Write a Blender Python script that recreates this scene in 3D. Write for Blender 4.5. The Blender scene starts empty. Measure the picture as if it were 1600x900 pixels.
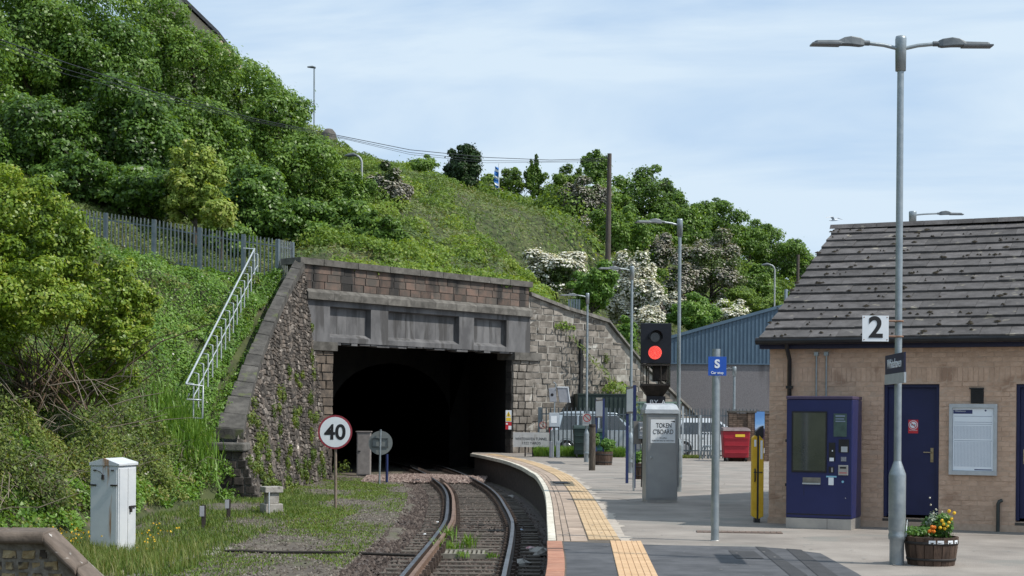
import bpy, bmesh, math, random
import numpy as np
from mathutils import Vector, Matrix

# ------------------------------------------------------------------ camera, world, sun
SC = bpy.context.scene
COL = SC.collection
F = 2400.0            # focal length in photograph pixels (1600 wide)
ROLL = 0.008
HOR = 648.0
CAMZ = 1.7
cam_d = bpy.data.cameras.new('camera'); cam = bpy.data.objects.new('camera', cam_d); COL.objects.link(cam)
cam_d.sensor_width = 36.0; cam_d.lens = F / 1600.0 * 36.0
cam_d.shift_y = (HOR - 450.0) / 1600.0
cam_d.clip_start = 0.1; cam_d.clip_end = 6000
cam.matrix_world = Matrix.Translation((0, 0, CAMZ)) @ Matrix.Rotation(math.radians(90), 4, 'X') @ Matrix.Rotation(ROLL, 4, 'Z')
SC.camera = cam
SUN_EL = math.radians(50)
sun_h = Vector((0.95, -0.31)).normalized()
sun_dir = Vector((sun_h.x * math.cos(SUN_EL), sun_h.y * math.cos(SUN_EL), math.sin(SUN_EL)))
sd = bpy.data.lights.new('sun', 'SUN'); sd.energy = 4.1; sd.angle = math.radians(0.5); sd.color = (1.0, 0.95, 0.87)
so = bpy.data.objects.new('sun', sd); COL.objects.link(so)
so.rotation_euler = (-sun_dir).to_track_quat('-Z', 'Y').to_euler()
so.location = (30, -10, 40)
W = bpy.data.worlds.new('World'); SC.world = W; W.use_nodes = True
nt = W.node_tree; nt.nodes.clear()
wo = nt.nodes.new('ShaderNodeOutputWorld'); bg = nt.nodes.new('ShaderNodeBackground'); bg.inputs[1].default_value = 0.1
sky = nt.nodes.new('ShaderNodeTexSky'); sky.sky_type = 'NISHITA'; sky.sun_disc = False
sky.sun_elevation = SUN_EL; sky.sun_rotation = math.atan2(sun_h.x, sun_h.y)
sky.air_density = 1.0; sky.dust_density = 0.6; sky.ozone_density = 1.0
tc = nt.nodes.new('ShaderNodeTexCoord'); mp = nt.nodes.new('ShaderNodeMapping'); mp.inputs['Scale'].default_value = (1.6, 1.2, 8)
mp.inputs['Rotation'].default_value = (0.0, 0.10, 0.3)
nz = nt.nodes.new('ShaderNodeTexNoise'); nz.inputs['Scale'].default_value = 1.6; nz.inputs['Detail'].default_value = 8; nz.inputs['Roughness'].default_value = 0.52; nz.inputs['Distortion'].default_value = 0.5
rp = nt.nodes.new('ShaderNodeValToRGB'); rp.color_ramp.elements[0].position = 0.34; rp.color_ramp.elements[1].position = 0.56
rp.color_ramp.elements[0].color = (0.15, 0.15, 0.15, 1); rp.color_ramp.elements[1].color = (1, 1, 1, 1)
mx = nt.nodes.new('ShaderNodeMix'); mx.data_type = 'RGBA'
mx.inputs[7].default_value = (6.45, 7.75, 9.0, 1)
mb0 = nt.nodes.new('ShaderNodeMix'); mb0.data_type = 'RGBA'; mb0.inputs[0].default_value = .65; mb0.inputs[7].default_value = (4.0, 6.2, 9.4, 1)
nt.links.new(tc.outputs['Generated'], mp.inputs[0]); nt.links.new(mp.outputs[0], nz.inputs['Vector'])
nt.links.new(nz.outputs['Fac'], rp.inputs[0]); nt.links.new(rp.outputs[0], mx.inputs[0])
nt.links.new(sky.outputs[0], mb0.inputs[6]); nt.links.new(mb0.outputs[2], mx.inputs[6]); nt.links.new(mx.outputs[2], bg.inputs[0]); nt.links.new(bg.outputs[0], wo.inputs[0])
SC.view_settings.view_transform = 'Standard'; SC.view_settings.look = 'None'
SC.view_settings.exposure = 0.10; SC.view_settings.gamma = 1.0
SC.cycles.max_bounces = 6; SC.cycles.transparent_max_bounces = 4

# ------------------------------------------------------------------ measuring helpers
def ray(px, py):
    u = px - 800.0; v = HOR - py
    return (u - ROLL * v) / F, (v + ROLL * u) / F
def P(px, py, D):
    a, b = ray(px, py); return Vector((a * D, D, CAMZ + b * D))
def G(px, py, z=0.0):
    a, b = ray(px, py); D = (z - CAMZ) / b; return Vector((a * D, D, z))

class Frame:
    """a vertical plane: origin, unit direction along it, outward normal"""
    def __init__(s, o, d, flip=False):
        s.o = Vector((o[0], o[1], 0)); s.d = Vector((d[0], d[1], 0)).normalized()
        s.n = Vector((s.d.y, -s.d.x, 0))
        if flip: s.n = -s.n
    def pt(s, t, out, z): return s.o + s.d * t + s.n * out + Vector((0, 0, z))
    def hit(s, px, py):
        a, b = ray(px, py)
        # o + t d = D*(a,1)
        D = (s.o.x * s.d.y - s.o.y * s.d.x) / (a * s.d.y - s.d.x)
        q = Vector((a * D, D, 0)) - s.o
        return q.dot(s.d), CAMZ + b * D
    def mat(s, t, out, z):
        m = Matrix((( s.d.x, 0, s.n.x, 0), (s.d.y, 0, s.n.y, 0), (0, 1, 0, 0), (0, 0, 0, 1)))
        m.translation = s.pt(t, out, z); return m      # text plane: x along, y up, z outward

# ------------------------------------------------------------------ materials
MATS = {}
def mat(name, c1, c2=None, scale=4.0, rough=0.8, metal=0.0, bump=0.0, bscale=None, rnd=0.0, c3=None, p=(0.35, 0.65), detail=6, stretch=(1, 1, 1), spec=0.4, emis=None, streak=None, coat=0.0, soft=.08):
    if name in MATS: return MATS[name]
    m = bpy.data.materials.new(name); m.use_nodes = True; n = m.node_tree; L = n.links
    b = n.nodes['Principled BSDF']
    b.inputs['Roughness'].default_value = rough; b.inputs['Metallic'].default_value = metal
    b.inputs['Specular IOR Level'].default_value = spec; b.inputs['Coat Weight'].default_value = coat
    c2 = c2 or tuple(x * 0.8 for x in c1)
    tcn = n.nodes.new('ShaderNodeNewGeometry'); oi = n.nodes.new('ShaderNodeObjectInfo')
    mul = n.nodes.new('ShaderNodeMath'); mul.operation = 'MULTIPLY'; mul.inputs[1].default_value = 37.0
    L.new(oi.outputs['Random'], mul.inputs[0])
    mpp = n.nodes.new('ShaderNodeMapping'); mpp.inputs['Scale'].default_value = stretch
    add = n.nodes.new('ShaderNodeVectorMath'); add.operation = 'ADD'
    L.new(tcn.outputs['Position'], mpp.inputs[0]); L.new(mpp.outputs[0], add.inputs[0]); L.new(mul.outputs[0], add.inputs[1])
    nn = n.nodes.new('ShaderNodeTexNoise'); nn.inputs['Scale'].default_value = scale; nn.inputs['Detail'].default_value = detail; nn.inputs['Roughness'].default_value = 0.6
    L.new(add.outputs[0], nn.inputs['Vector'])
    r = n.nodes.new('ShaderNodeValToRGB'); e = r.color_ramp.elements
    e[0].position = p[0]; e[0].color = (*c1, 1); e[1].position = p[1]; e[1].color = (*c2, 1)
    if c3: k = e.new(min(0.99, p[1] + 0.12)); k.color = (*c3, 1)
    L.new(nn.outputs['Fac'], r.inputs[0]); out = r.outputs[0]
    if streak:      # second layer of stains with a shape of their own: (colour, scale, threshold, stretch)
        sc, ss, th, st = streak
        m2 = n.nodes.new('ShaderNodeMapping'); m2.inputs['Scale'].default_value = st; L.new(tcn.outputs['Position'], m2.inputs[0])
        n2 = n.nodes.new('ShaderNodeTexNoise'); n2.inputs['Scale'].default_value = ss; n2.inputs['Detail'].default_value = 5; L.new(m2.outputs[0], n2.inputs['Vector'])
        r2 = n.nodes.new('ShaderNodeValToRGB'); r2.color_ramp.elements[0].position = th; r2.color_ramp.elements[1].position = th + soft; L.new(n2.outputs['Fac'], r2.inputs[0])
        x = n.nodes.new('ShaderNodeMix'); x.data_type = 'RGBA'; L.new(r2.outputs[0], x.inputs[0]); L.new(out, x.inputs[6]); x.inputs[7].default_value = (*sc, 1); out = x.outputs[2]
    if rnd:
        mr = n.nodes.new('ShaderNodeMapRange'); mr.inputs[3].default_value = 1 - rnd; mr.inputs[4].default_value = 1 + rnd; L.new(oi.outputs['Random'], mr.inputs[0])
        x = n.nodes.new('ShaderNodeVectorMath'); x.operation = 'SCALE'; L.new(out, x.inputs[0]); L.new(mr.outputs[0], x.inputs['Scale']); out = x.outputs[0]
    L.new(out, b.inputs['Base Color'])
    if bump:
        nb = n.nodes.new('ShaderNodeTexNoise'); nb.inputs['Scale'].default_value = bscale or scale * 4; nb.inputs['Detail'].default_value = 5; L.new(add.outputs[0], nb.inputs['Vector'])
        bp = n.nodes.new('ShaderNodeBump'); bp.inputs['Strength'].default_value = bump; bp.inputs['Distance'].default_value = 0.02; L.new(nb.outputs['Fac'], bp.inputs['Height']); L.new(bp.outputs[0], b.inputs['Normal'])
    if emis: b.inputs['Emission Color'].default_value = (*emis[0], 1); b.inputs['Emission Strength'].default_value = emis[1]
    MATS[name] = m; return m

def leafmat(name, cols, trans=0.3, rough=0.45, spec=0.35):
    m = bpy.data.materials.new(name); m.use_nodes = True; n = m.node_tree; L = n.links
    b = n.nodes['Principled BSDF']; b.inputs['Roughness'].default_value = rough; b.inputs['Specular IOR Level'].default_value = spec
    at = n.nodes.new('ShaderNodeAttribute'); at.attribute_name = 'tint'
    r = n.nodes.new('ShaderNodeValToRGB'); e = r.color_ramp.elements
    e[0].color = (*cols[0], 1); e[1].color = (*cols[-1], 1); e[0].position = 0.0; e[1].position = 1.0
    for i, c in enumerate(cols[1:-1]): k = e.new((i + 1) / (len(cols) - 1)); k.color = (*c, 1)
    L.new(at.outputs['Fac'], r.inputs[0]); L.new(r.outputs[0], b.inputs['Base Color'])
    t = n.nodes.new('ShaderNodeBsdfTranslucent'); mxx = n.nodes.new('ShaderNodeMixShader'); mxx.inputs[0].default_value = trans
    x = n.nodes.new('ShaderNodeVectorMath'); x.operation = 'MULTIPLY'; x.inputs[1].default_value = (1.25, 1.15, 0.5); L.new(r.outputs[0], x.inputs[0]); L.new(x.outputs[0], t.inputs[0])
    L.new(b.outputs[0], mxx.inputs[1]); L.new(t.outputs[0], mxx.inputs[2]); L.new(mxx.outputs[0], n.nodes['Material Output'].inputs[0])
    return m

# ------------------------------------------------------------------ objects
def root(name, label, cat, loc, group=None, kind=None):
    o = bpy.data.objects.new(name, None); COL.objects.link(o); o.location = loc; o.empty_display_size = 0.2
    if label: o['label'] = label
    if cat: o['category'] = cat
    if group: o['group'] = group
    if kind: o['kind'] = kind
    return o
def tag(o, label=None, cat=None, group=None, kind=None):
    for k, v in (('label', label), ('category', cat), ('group', group), ('kind', kind)):
        if v: o[k] = v
    return o
def base_of(parent):
    v = Vector((0, 0, 0))
    while parent is not None: v = v + Vector(parent.location); parent = parent.parent
    return v
def link_mesh(name, me, m=None, parent=None):
    """link a mesh given in world coordinates"""
    o = bpy.data.objects.new(name, me); COL.objects.link(o)
    if m is not None and not me.materials: me.materials.append(m)
    if parent is not None:
        me.transform(Matrix.Translation(-base_of(parent))); o.parent = parent
    return o

class MB:
    def __init__(s): s.v = []; s.f = []; s.sm = []; s.tint = None
    def add(s, vs, fs, smooth=False):
        k = len(s.v); s.v.extend(tuple(x) for x in vs); s.f.extend(tuple(i + k for i in f) for f in fs); s.sm.extend([smooth] * len(fs)); return s
    def box(s, a, b, c, d, e, f, g, h):      # 8 corners bottom 4, top 4
        return s.add((a, b, c, d, e, f, g, h), ((3, 2, 1, 0), (4, 5, 6, 7), (0, 1, 5, 4), (1, 2, 6, 5), (2, 3, 7, 6), (3, 0, 4, 7)))
    def aabb(s, x0, x1, y0, y1, z0, z1):
        return s.box((x0, y0, z0), (x1, y0, z0), (x1, y1, z0), (x0, y1, z0), (x0, y0, z1), (x1, y0, z1), (x1, y1, z1), (x0, y1, z1))
    def fbox(s, fr, t0, t1, o0, o1, z0, z1):
        q = fr.pt; return s.box(q(t0, o1, z0), q(t1, o1, z0), q(t1, o0, z0), q(t0, o0, z0), q(t0, o1, z1), q(t1, o1, z1), q(t1, o0, z1), q(t0, o0, z1))
    def rbox(s, c, sx, sy, sz, rz=0.0, taper=1.0):
        ca, sa = math.cos(rz), math.sin(rz); vs = []
        for z, k in ((0, 1.0), (sz, taper)):
            for x, y in ((-1, -1), (1, -1), (1, 1), (-1, 1)):
                X = x * sx / 2 * k; Y = y * sy / 2 * k; vs.append((c[0] + X * ca - Y * sa, c[1] + X * sa + Y * ca, c[2] + z))
        return s.box(*vs)
    def prism(s, fr, poly, o0, o1):          # polygon in (t,z) extruded between out o0..o1
        n = len(poly); vs = [fr.pt(t, o0, z) for t, z in poly] + [fr.pt(t, o1, z) for t, z in poly]
        fs = [tuple(range(n)), tuple(range(2 * n - 1, n - 1, -1))] + [(i, i + n, (i + 1) % n + n, (i + 1) % n) for i in range(n)]
        return s.add(vs, fs)
    def tube(s, pts, rad, seg=10, cap=True):
        pts = [Vector(p) for p in pts]; n = len(pts)
        if not hasattr(rad, '__len__'): rad = [rad] * n
        vs = []; prev = None
        for i, p in enumerate(pts):
            t = (pts[min(i + 1, n - 1)] - pts[max(i - 1, 0)]).normalized()
            a = prev if prev is not None else (Vector((1, 0, 0)) if abs(t.x) < 0.8 else Vector((0, 1, 0)))
            a = (a - t * a.dot(t)).normalized(); prev = a; b = t.cross(a)
            for k in range(seg):
                w = 2 * math.pi * k / seg; vs.append(p + (a * math.cos(w) + b * math.sin(w)) * rad[i])
        fs = [(i * seg + k, i * seg + (k + 1) % seg, (i + 1) * seg + (k + 1) % seg, (i + 1) * seg + k) for i in range(n - 1) for k in range(seg)]
        s.add(vs, fs, True)
        if cap: s.add(vs[:seg], [tuple(range(seg - 1, -1, -1))]); s.add(vs[-seg:], [tuple(range(seg))])
        return s
    def lathe(s, c, prof, seg=20, sx=1.0, sy=1.0):   # prof: (r,z)
        vs = [(c[0] + r * sx * math.cos(2 * math.pi * k / seg), c[1] + r * sy * math.sin(2 * math.pi * k / seg), c[2] + z) for r, z in prof for k in range(seg)]
        n = len(prof)
        fs = [(i * seg + k, i * seg + (k + 1) % seg, (i + 1) * seg + (k + 1) % seg, (i + 1) * seg + k) for i in range(n - 1) for k in range(seg)]
        s.add(vs, fs, True); s.add(vs[:seg], [tuple(range(seg - 1, -1, -1))]); s.add(vs[-seg:], [tuple(range(seg))]); return s
    def block(s, M, rng, jit=0.06, rnd=0.16):         # rough stone block: unit box with a pillowed front, matrix M
        vs = unit_block_verts(rng, jit, rnd); return s.add([M @ v for v in vs], BLOCK_F)
    def build(s, name, m=None, parent=None, bevel=0.0, flat=False):
        me = bpy.data.meshes.new(name); me.from_pydata(s.v, [], s.f)
        if any(s.sm) and not flat: me.polygons.foreach_set('use_smooth', s.sm)
        if s.tint: at = me.attributes.new('tint', 'FLOAT', 'FACE'); at.data.foreach_set('value', s.tint)
        me.update(); o = link_mesh(name, me, m, parent)
        if bevel: b = o.modifiers.new('bevel', 'BEVEL'); b.width = bevel; b.segments = 2; b.limit_method = 'ANGLE'
        return o

# unit block: x,y in -.5..+.5 , z depth from -1 (buried) to 0 (face)
BLOCK_F = [(0, 1, 5, 4), (1, 2, 6, 5), (2, 3, 7, 6), (3, 0, 4, 7), (4, 5, 9, 8), (5, 6, 10, 9), (6, 7, 11, 10), (7, 4, 8, 11), (8, 9, 10, 11), (3, 2, 1, 0)]
def unit_block_verts(rng, jit, rnd, zj=1.0):
    c = ((-.5, -.5), (.5, -.5), (.5, .5), (-.5, .5)); vs = []
    J = [(rng.uniform(-jit, 0) * (1 if x > 0 else -1), rng.uniform(-jit, 0) * (1 if y > 0 else -1)) for x, y in c]
    for z, k in ((-1, 1), (-.25 * max(zj, .3), 1), (0, 1 - rnd)):
        for (x, y), (jx, jy) in zip(c, J):
            vs.append(Vector(((x + jx) * k, (y + jy) * (k if z == 0 else 1), z + (rng.uniform(-.12, .05) * zj if z == 0 else 0))))
    return vs
def block_variants(n, seed, jit=0.06, rnd=0.1, m=None, zj=1.0):
    r = random.Random(seed); out = []
    for i in range(n):
        me = bpy.data.meshes.new('block_%d' % i); me.from_pydata([tuple(v) for v in unit_block_verts(r, jit, rnd, zj)], [], BLOCK_F); me.update()
        if m: me.materials.append(m)
        out.append(me)
    return out
def block_matrix(fr, t0, t1, z0, z1, out, depth, gap):
    m = Matrix(((fr.d.x, 0, fr.n.x, 0), (fr.d.y, 0, fr.n.y, 0), (0, 1, 0, 0), (0, 0, 0, 1)))
    m.translation = fr.pt((t0 + t1) / 2, out, (z0 + z1) / 2)
    return m @ Matrix.Diagonal((max(.01, t1 - t0 - gap), max(.01, z1 - z0 - gap), depth, 1))
def place(name, me, M, parent, label=None):
    o = bpy.data.objects.new(name, me); COL.objects.link(o); o.parent = parent
    o.matrix_basis = Matrix.Translation(-base_of(parent)) @ M
    if label: o['label'] = label
    return o

_TXT = {}
def text_mesh(txt, M, size, m, parent, name='lettering', width=None, extrude=0.002, bold=0.0, align='CENTER'):
    c = bpy.data.curves.new('t', 'FONT'); c.body = txt; c.size = size; c.extrude = extrude; c.align_x = align; c.align_y = 'CENTER'; c.offset = bold
    o = bpy.data.objects.new('t', c); COL.objects.link(o); bpy.context.view_layer.update()
    me = bpy.data.meshes.new_from_object(o.evaluated_get(bpy.context.evaluated_depsgraph_get())); me.materials.clear()
    bpy.data.objects.remove(o); bpy.data.curves.remove(c)
    xs = [v.co.x for v in me.vertices]; w = max(xs) - min(xs)
    S = Matrix.Identity(4)
    if width: S = Matrix.Diagonal((width / w, 1, 1, 1))
    me.transform(M @ S); me.materials.append(m); return link_mesh(name, me, None, parent)

# ------------------------------------------------------------------ foliage
def quad_cloud(name, V, tint, m, parent=None):
    n = len(V); me = bpy.data.meshes.new(name)
    b = base_of(parent); V = V.reshape(-1, 3) - np.array(b)
    me.vertices.add(4 * n); me.vertices.foreach_set('co', V.astype(np.float32).ravel())
    me.loops.add(4 * n); me.loops.foreach_set('vertex_index', np.arange(4 * n, dtype=np.int32))
    me.polygons.add(n); me.polygons.foreach_set('loop_start', np.arange(0, 4 * n, 4, dtype=np.int32))
    a = me.attributes.new('tint', 'FLOAT', 'FACE'); a.data.foreach_set('value', tint.astype(np.float32))
    me.materials.append(m); me.update(calc_edges=True)
    o = bpy.data.objects.new(name, me); COL.objects.link(o)
    if parent is not None: o.parent = parent
    return o
def unit(a): return a / (np.linalg.norm(a, axis=1, keepdims=True) + 1e-9)
def leaves(p, nrm, size, R, asp=0.6):
    n = len(p); a = unit(np.cross(nrm, R.normal(size=(n, 3)))); b = np.cross(nrm, a)
    L = size * R.uniform(0.6, 1.3, (n, 1)); Wd = L * asp * R.uniform(0.7, 1.2, (n, 1)); droop = np.array([0, 0, -1.0]) * L * R.uniform(0, .5, (n, 1))
    return np.stack([p + a * L, p + b * Wd, p - a * L * .8 + droop * .3, p - b * Wd], axis=1)
def blob_points(c, r, n, k, R, spread=0.62, br=(0.32, 0.5), updir=0.25, flat=0.8):
    c = np.array(c, float); r = np.array(r, float)
    cs = unit(R.normal(size=(k, 3))) * R.uniform(0.35, 1, (k, 1)) ** 0.5 * spread
    if k > 3: cs[0] = 0
    rr = R.uniform(br[0], br[1], k)
    if k > 3: rr[0] = 0.62
    idx = R.choice(k, size=n, p=rr ** 2 / (rr ** 2).sum())
    d = R.normal(size=(n, 3)); d[:, 2] += updir; d = unit(d)
    lump = np.sin(d[:, :1] * 9 + idx[:, None]) * np.cos(d[:, 1:2] * 8 + 2.0 * idx[:, None]) * .5 + np.sin(d[:, 2:3] * 11 + idx[:, None]) * .5
    rad = 1.0 - np.abs(R.normal(0, 0.20, (n, 1))) + .16 * lump + R.exponential(.13, (n, 1)) * (R.uniform(0, 1, (n, 1)) < .35)
    q = cs[idx] + d * rr[idx][:, None] * rad * np.array([1, 1, flat])
    keep = np.ones(n, bool)
    for j in range(k):
        dd = np.linalg.norm((q - cs[j]) / np.array([1, 1, flat]), axis=1); keep &= (dd > rr[j] * 0.72) | (idx == j)
    q = q[keep]; d = d[keep]; idx = idx[keep]
    nrm = unit(d * 0.9 + R.normal(size=q.shape) * 0.42 + np.array([0.15, -.1, 0.40]))
    return c + q * r, nrm, idx, q
def crown_mesh(c, r, n, size, k, seed, m, parent=None, name='crown', tb=0.5, tv=0.2, **kw):
    R = np.random.default_rng(seed); p, nrm, idx, q = blob_points(c, r, n, k, R, **kw)
    bt = R.normal(tb, tv * 0.6, k); t = np.clip(bt[idx] + R.normal(0, tv, len(p)), 0, 1)
    return quad_cloud(name, leaves(p, nrm, size, R), t, m, parent)

def terrain_noise(x, y, s=1.0):
    return (np.sin(x * .9 * s + 1.3) * np.cos(y * .7 * s + .4) + .5 * np.sin(x * 2.1 * s + y * 1.3 * s) + .3 * np.sin(x * 4.3 * s - y * 3.7 * s + 2))
def yline(x): return np.clip(58.8 + 1.14 * (x + 8.0), 59.0, 69.0)
def Hgt(x, y):
    x = np.asarray(x, float); y = np.asarray(y, float)
    a = np.clip(.467 * (y - 43.5), 0, None) + 5 * np.clip(y - 59, 0, None)
    cross = -.85 + a + .95 * np.clip(-8.6 - x, 0, None)
    d = np.clip(y - yline(x), 0, None); d = np.where(d > 52, 52 + .06 * (d - 52), d)
    g = .26 + .06 * np.clip((-9 - x) / 12, 0, 1)
    plat = np.interp(x, [-10, -7.6], [6.5, 7.0]) + .30 * np.clip(-12 - x, 0, 40) + g * d
    cap = np.interp(x * 115.0 / np.maximum(y, 60), [-60, -28, -20, -14, -11, -7.7, -4, 2.5, 8, 20, 40, 90], [34, 29, 25.5, 22.0, 20.6, 19.6, 18.3, 16.6, 14.5, 11.0, 8.5, 5]) * np.maximum(y, 100) / 115.0 * np.where(y > 130, 130 / np.maximum(y, 1), 1)
    cap = np.where(y > 75, cap, 99); plat = np.minimum(plat, cap)
    z = np.where(x < -8.4, np.minimum(cross, plat), np.where(y < 58.9, -.9, plat))
    xt = np.interp(y, [60, 70, 85, 100, 130, 180, 350], [7.6, 7.6, 9.5, 18, 31, 60, 130])
    z = np.minimum(z, 1.0 * (xt - x) - .05)
    z = z + .10 * terrain_noise(x, y, .6) * np.clip(z / 2, 0, 1)
    return np.maximum(z, -.95)
def hgt(x, y): return float(Hgt(x, y))
def interp_curve(pts, step):
    pts = [Vector(p) for p in pts]; out = []
    for i in range(len(pts) - 1):
        p0 = pts[max(i - 1, 0)]; p1 = pts[i]; p2 = pts[i + 1]; p3 = pts[min(i + 2, len(pts) - 1)]
        for j in range(20):
            t = j / 20; out.append(0.5 * ((2 * p1) + (p2 - p0) * t + (2 * p0 - 5 * p1 + 4 * p2 - p3) * t * t + (3 * p1 - p0 - 3 * p2 + p3) * t ** 3))
    out.append(pts[-1]); res = [out[0]]; acc = 0
    for a, b in zip(out[:-1], out[1:]):
        L = (b - a).length; q = step - acc
        while q <= L: res.append(a + (b - a) * (q / L)); q += step
        acc = (acc + L) % step if L else acc
    return res
def offset_curve(c, d):
    out = []
    for i, p in enumerate(c):
        t = (c[min(i + 1, len(c) - 1)] - c[max(i - 1, 0)]).normalized(); out.append(p + Vector((t.y, -t.x)) * d)
    return out
RNG = random.Random(7); NR = np.random.default_rng(11)
def V3(p, z): return (p[0], p[1], z)
# ------------------------------------------------------------------ materials of the setting
M_gravel = mat('trackside_earth', (.06, .048, .04), (.16, .14, .115), 3.5, .95, bump=.9, bscale=26, p=(.3, .7), streak=((.08, .088, .04), 1.1, .46, (1, 1, 1)), soft=.3, detail=12)
M_ballast = mat('ballast_bed', (.05, .042, .038), (.13, .11, .10), 9, .95, bump=.8, bscale=30)
M_conc = mat('platform_concrete', (.20, .178, .158), (.33, .295, .262), 1.0, .9, bump=.5, bscale=60, p=(.3, .7), detail=14, streak=((.22, .21, .19), .8, .56, (1, 1, 1)))
M_asphalt = mat('dark_asphalt', (.060, .062, .068), (.105, .107, .115), 2.5, .85, bump=.25, bscale=90, spec=.35)
M_asph2 = mat('darker_asphalt', (.04, .04, .043), (.055, .055, .058), 5, .8, bump=.2, bscale=90)
M_carpark = mat('car_park_surface', (.16, .155, .15), (.24, .23, .22), 1.5, .9, bump=.2, bscale=40)
# ------------------------------------------------------------------ ground sheet
def sheet(name, xs, ys, zf, m, clipf=None):
    X, Y = np.meshgrid(xs, ys); Z = zf(X, Y); nx, ny = len(xs), len(ys)
    me = bpy.data.meshes.new(name); v = np.stack([X, Y, Z], -1).reshape(-1, 3)
    f = [(j * nx + i, j * nx + i + 1, (j + 1) * nx + i + 1, (j + 1) * nx + i) for j in range(ny - 1) for i in range(nx - 1)]
    me.from_pydata(v.tolist(), [], f); me.polygons.foreach_set('use_smooth', [True] * len(f)); me.update(); return link_mesh(name, me, m)
gx = np.concatenate([[-2500, -600, -120, -40], np.arange(-20, 1.01, .35), [6, 40, 150, 600, 2500]])
gy = np.concatenate([[-2500, -300, -40, 0, 12], np.arange(16, 64, .35), [90, 200, 600, 3000]])
def ground_z(X, Y):
    z = -.86 + .035 * terrain_noise(X, Y, 1.7) * ((X > -20) & (X < -2.6) & (Y > 12) & (Y < 64))
    cxl = np.interp(Y, [-10, 23, 34, 45, 55, 62, 70], [-1.5, -.86, -.72, -1.13, -1.9, -2.7, -3.9])
    tr = (X > cxl - 1.75) & (X < 1.1) & (Y > -10) & (Y < 70); z = np.where(tr, -1.0, z); return np.where(X > 1.0, -1.05, z)
tag(sheet('ground', gx, gy, ground_z, M_gravel), kind='structure')

# ------------------------------------------------------------------ railway track
RR = interp_curve([(-.75, -12), (-.48, 0), (-.28, 10), (-.17, 18), (-.10, 23.1), (0, 29.2), (.03, 33.9), (-.03, 36.7), (-.15, 40), (-.38, 45.4), (-.72, 50.5), (-1.12, 54.7), (-1.94, 62.0), (-3.1, 70), (-4.7, 78), (-6.8, 87)], .33)
CL = offset_curve(RR, -.755)
M_railtop = mat('rail_steel', (.16, .175, .20), (.28, .30, .34), 3, .28, metal=.7, bump=.1, spec=.5)
M_rail = mat('rail_side', (.035, .026, .022), (.07, .045, .032), 5, .7, bump=.3)
M_rust = mat('check_rail_rust', (.13, .082, .060), (.21, .14, .105), 6, .75, bump=.3)
M_sleep = mat('sleeper_timber', (.055, .046, .038), (.135, .115, .095), 5, .9, bump=.6, rnd=.3, stretch=(1, 6, 1))
M_chair = mat('rail_chair_iron', (.035, .025, .02), (.08, .055, .042), 14, .85, bump=.4, rnd=.2)
TZ = -.70
track = root('railway_track', 'single railway track curving left into the tunnel mouth, with rusty check rail', 'railway track', (CL[60].x, CL[60].y, -.9))
def sweep(curve, prof, z0):
    vs = []; n = len(prof)
    for i, p in enumerate(curve):
        t = (curve[min(i + 1, len(curve) - 1)] - curve[max(i - 1, 0)]).normalized(); nn = Vector((t.y, -t.x))
        for a, b in prof: vs.append((p.x + nn.x * a, p.y + nn.y * a, z0 + b))
    fs = [(i * n + k, i * n + (k + 1) % n, (i + 1) * n + (k + 1) % n, (i + 1) * n + k) for i in range(len(curve) - 1) for k in range(n)]
    return vs, fs
RP = [(-.035, 0), (-.035, -.035), (-.01, -.045), (-.01, -.12), (-.065, -.135), (-.065, -.15), (.065, -.15), (.065, -.135), (.01, -.12), (.01, -.045), (.035, -.035), (.035, 0)]
def rail(curve, m, mtop, zt, label):
    mb = MB(); mb.add(*sweep(curve, RP, zt)); o = mb.build('rail', m, track); o['label'] = label
    me = o.data; me.materials.append(mtop)
    for p in me.polygons:
        if p.index % 12 == 11: p.material_index = 1
    return o
rail(RR, M_rail, M_railtop, TZ, 'shiny right running rail beside the platform')
LR = offset_curve(RR, -1.51); rail(LR, M_rail, M_railtop, TZ, 'shiny left running rail')
CK = offset_curve(RR, -1.51 + .155)[30:200]; rail(CK, M_rust, M_rust, TZ + .02, 'rusty brown check rail inside the left rail')
chair_me = None
i = 40
cmb = MB(); cmb.rbox((0, 0, 0), .36, .17, .04); cmb.rbox((.115, 0, .04), .075, .13, .10, taper=.75); cmb.rbox((-.115, 0, .04), .06, .12, .08, taper=.75)
chair_me = bpy.data.meshes.new('chair'); chair_me.from_pydata(cmb.v, [], cmb.f); chair_me.materials.append(M_chair)
cmb = MB(); cmb.rbox((0, 0, 0), .14, .19, .05); cmb.rbox((.03, 0, .05), .10, .15, .14, taper=.6)
chair2_me = bpy.data.meshes.new('check_chair'); chair2_me.from_pydata(cmb.v, [], cmb.f); chair2_me.materials.append(M_chair)
smb = MB(); smb.rbox((0, 0, -.13), 2.6, .25, .13)
sl_me = bpy.data.meshes.new('sleeper'); sl_me.from_pydata(smb.v, [], smb.f); sl_me.materials.append(M_sleep)
while i < len(CL) - 45:
    p = CL[i]; t = (CL[i + 1] - CL[i - 1]).normalized(); ang = math.atan2(-t.x, t.y)
    nn = Vector((t.y, -t.x)); j = RNG.uniform(-.02, .02)
    place('sleeper', sl_me, Matrix.Translation((p.x, p.y, TZ - .185 + j * .5)) @ Matrix.Rotation(ang + j, 4, 'Z'), track)
    for off, me in ((.755, chair_me), (-.755, chair_me), (-.51, chair2_me)):
        q = p + nn * off
        place('rail_chair', me, Matrix.Translation((q.x, q.y, TZ - .185)) @ Matrix.Rotation(ang + (0 if me is chair2_me else 0), 4, 'Z'), track)
    i += 2
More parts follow.
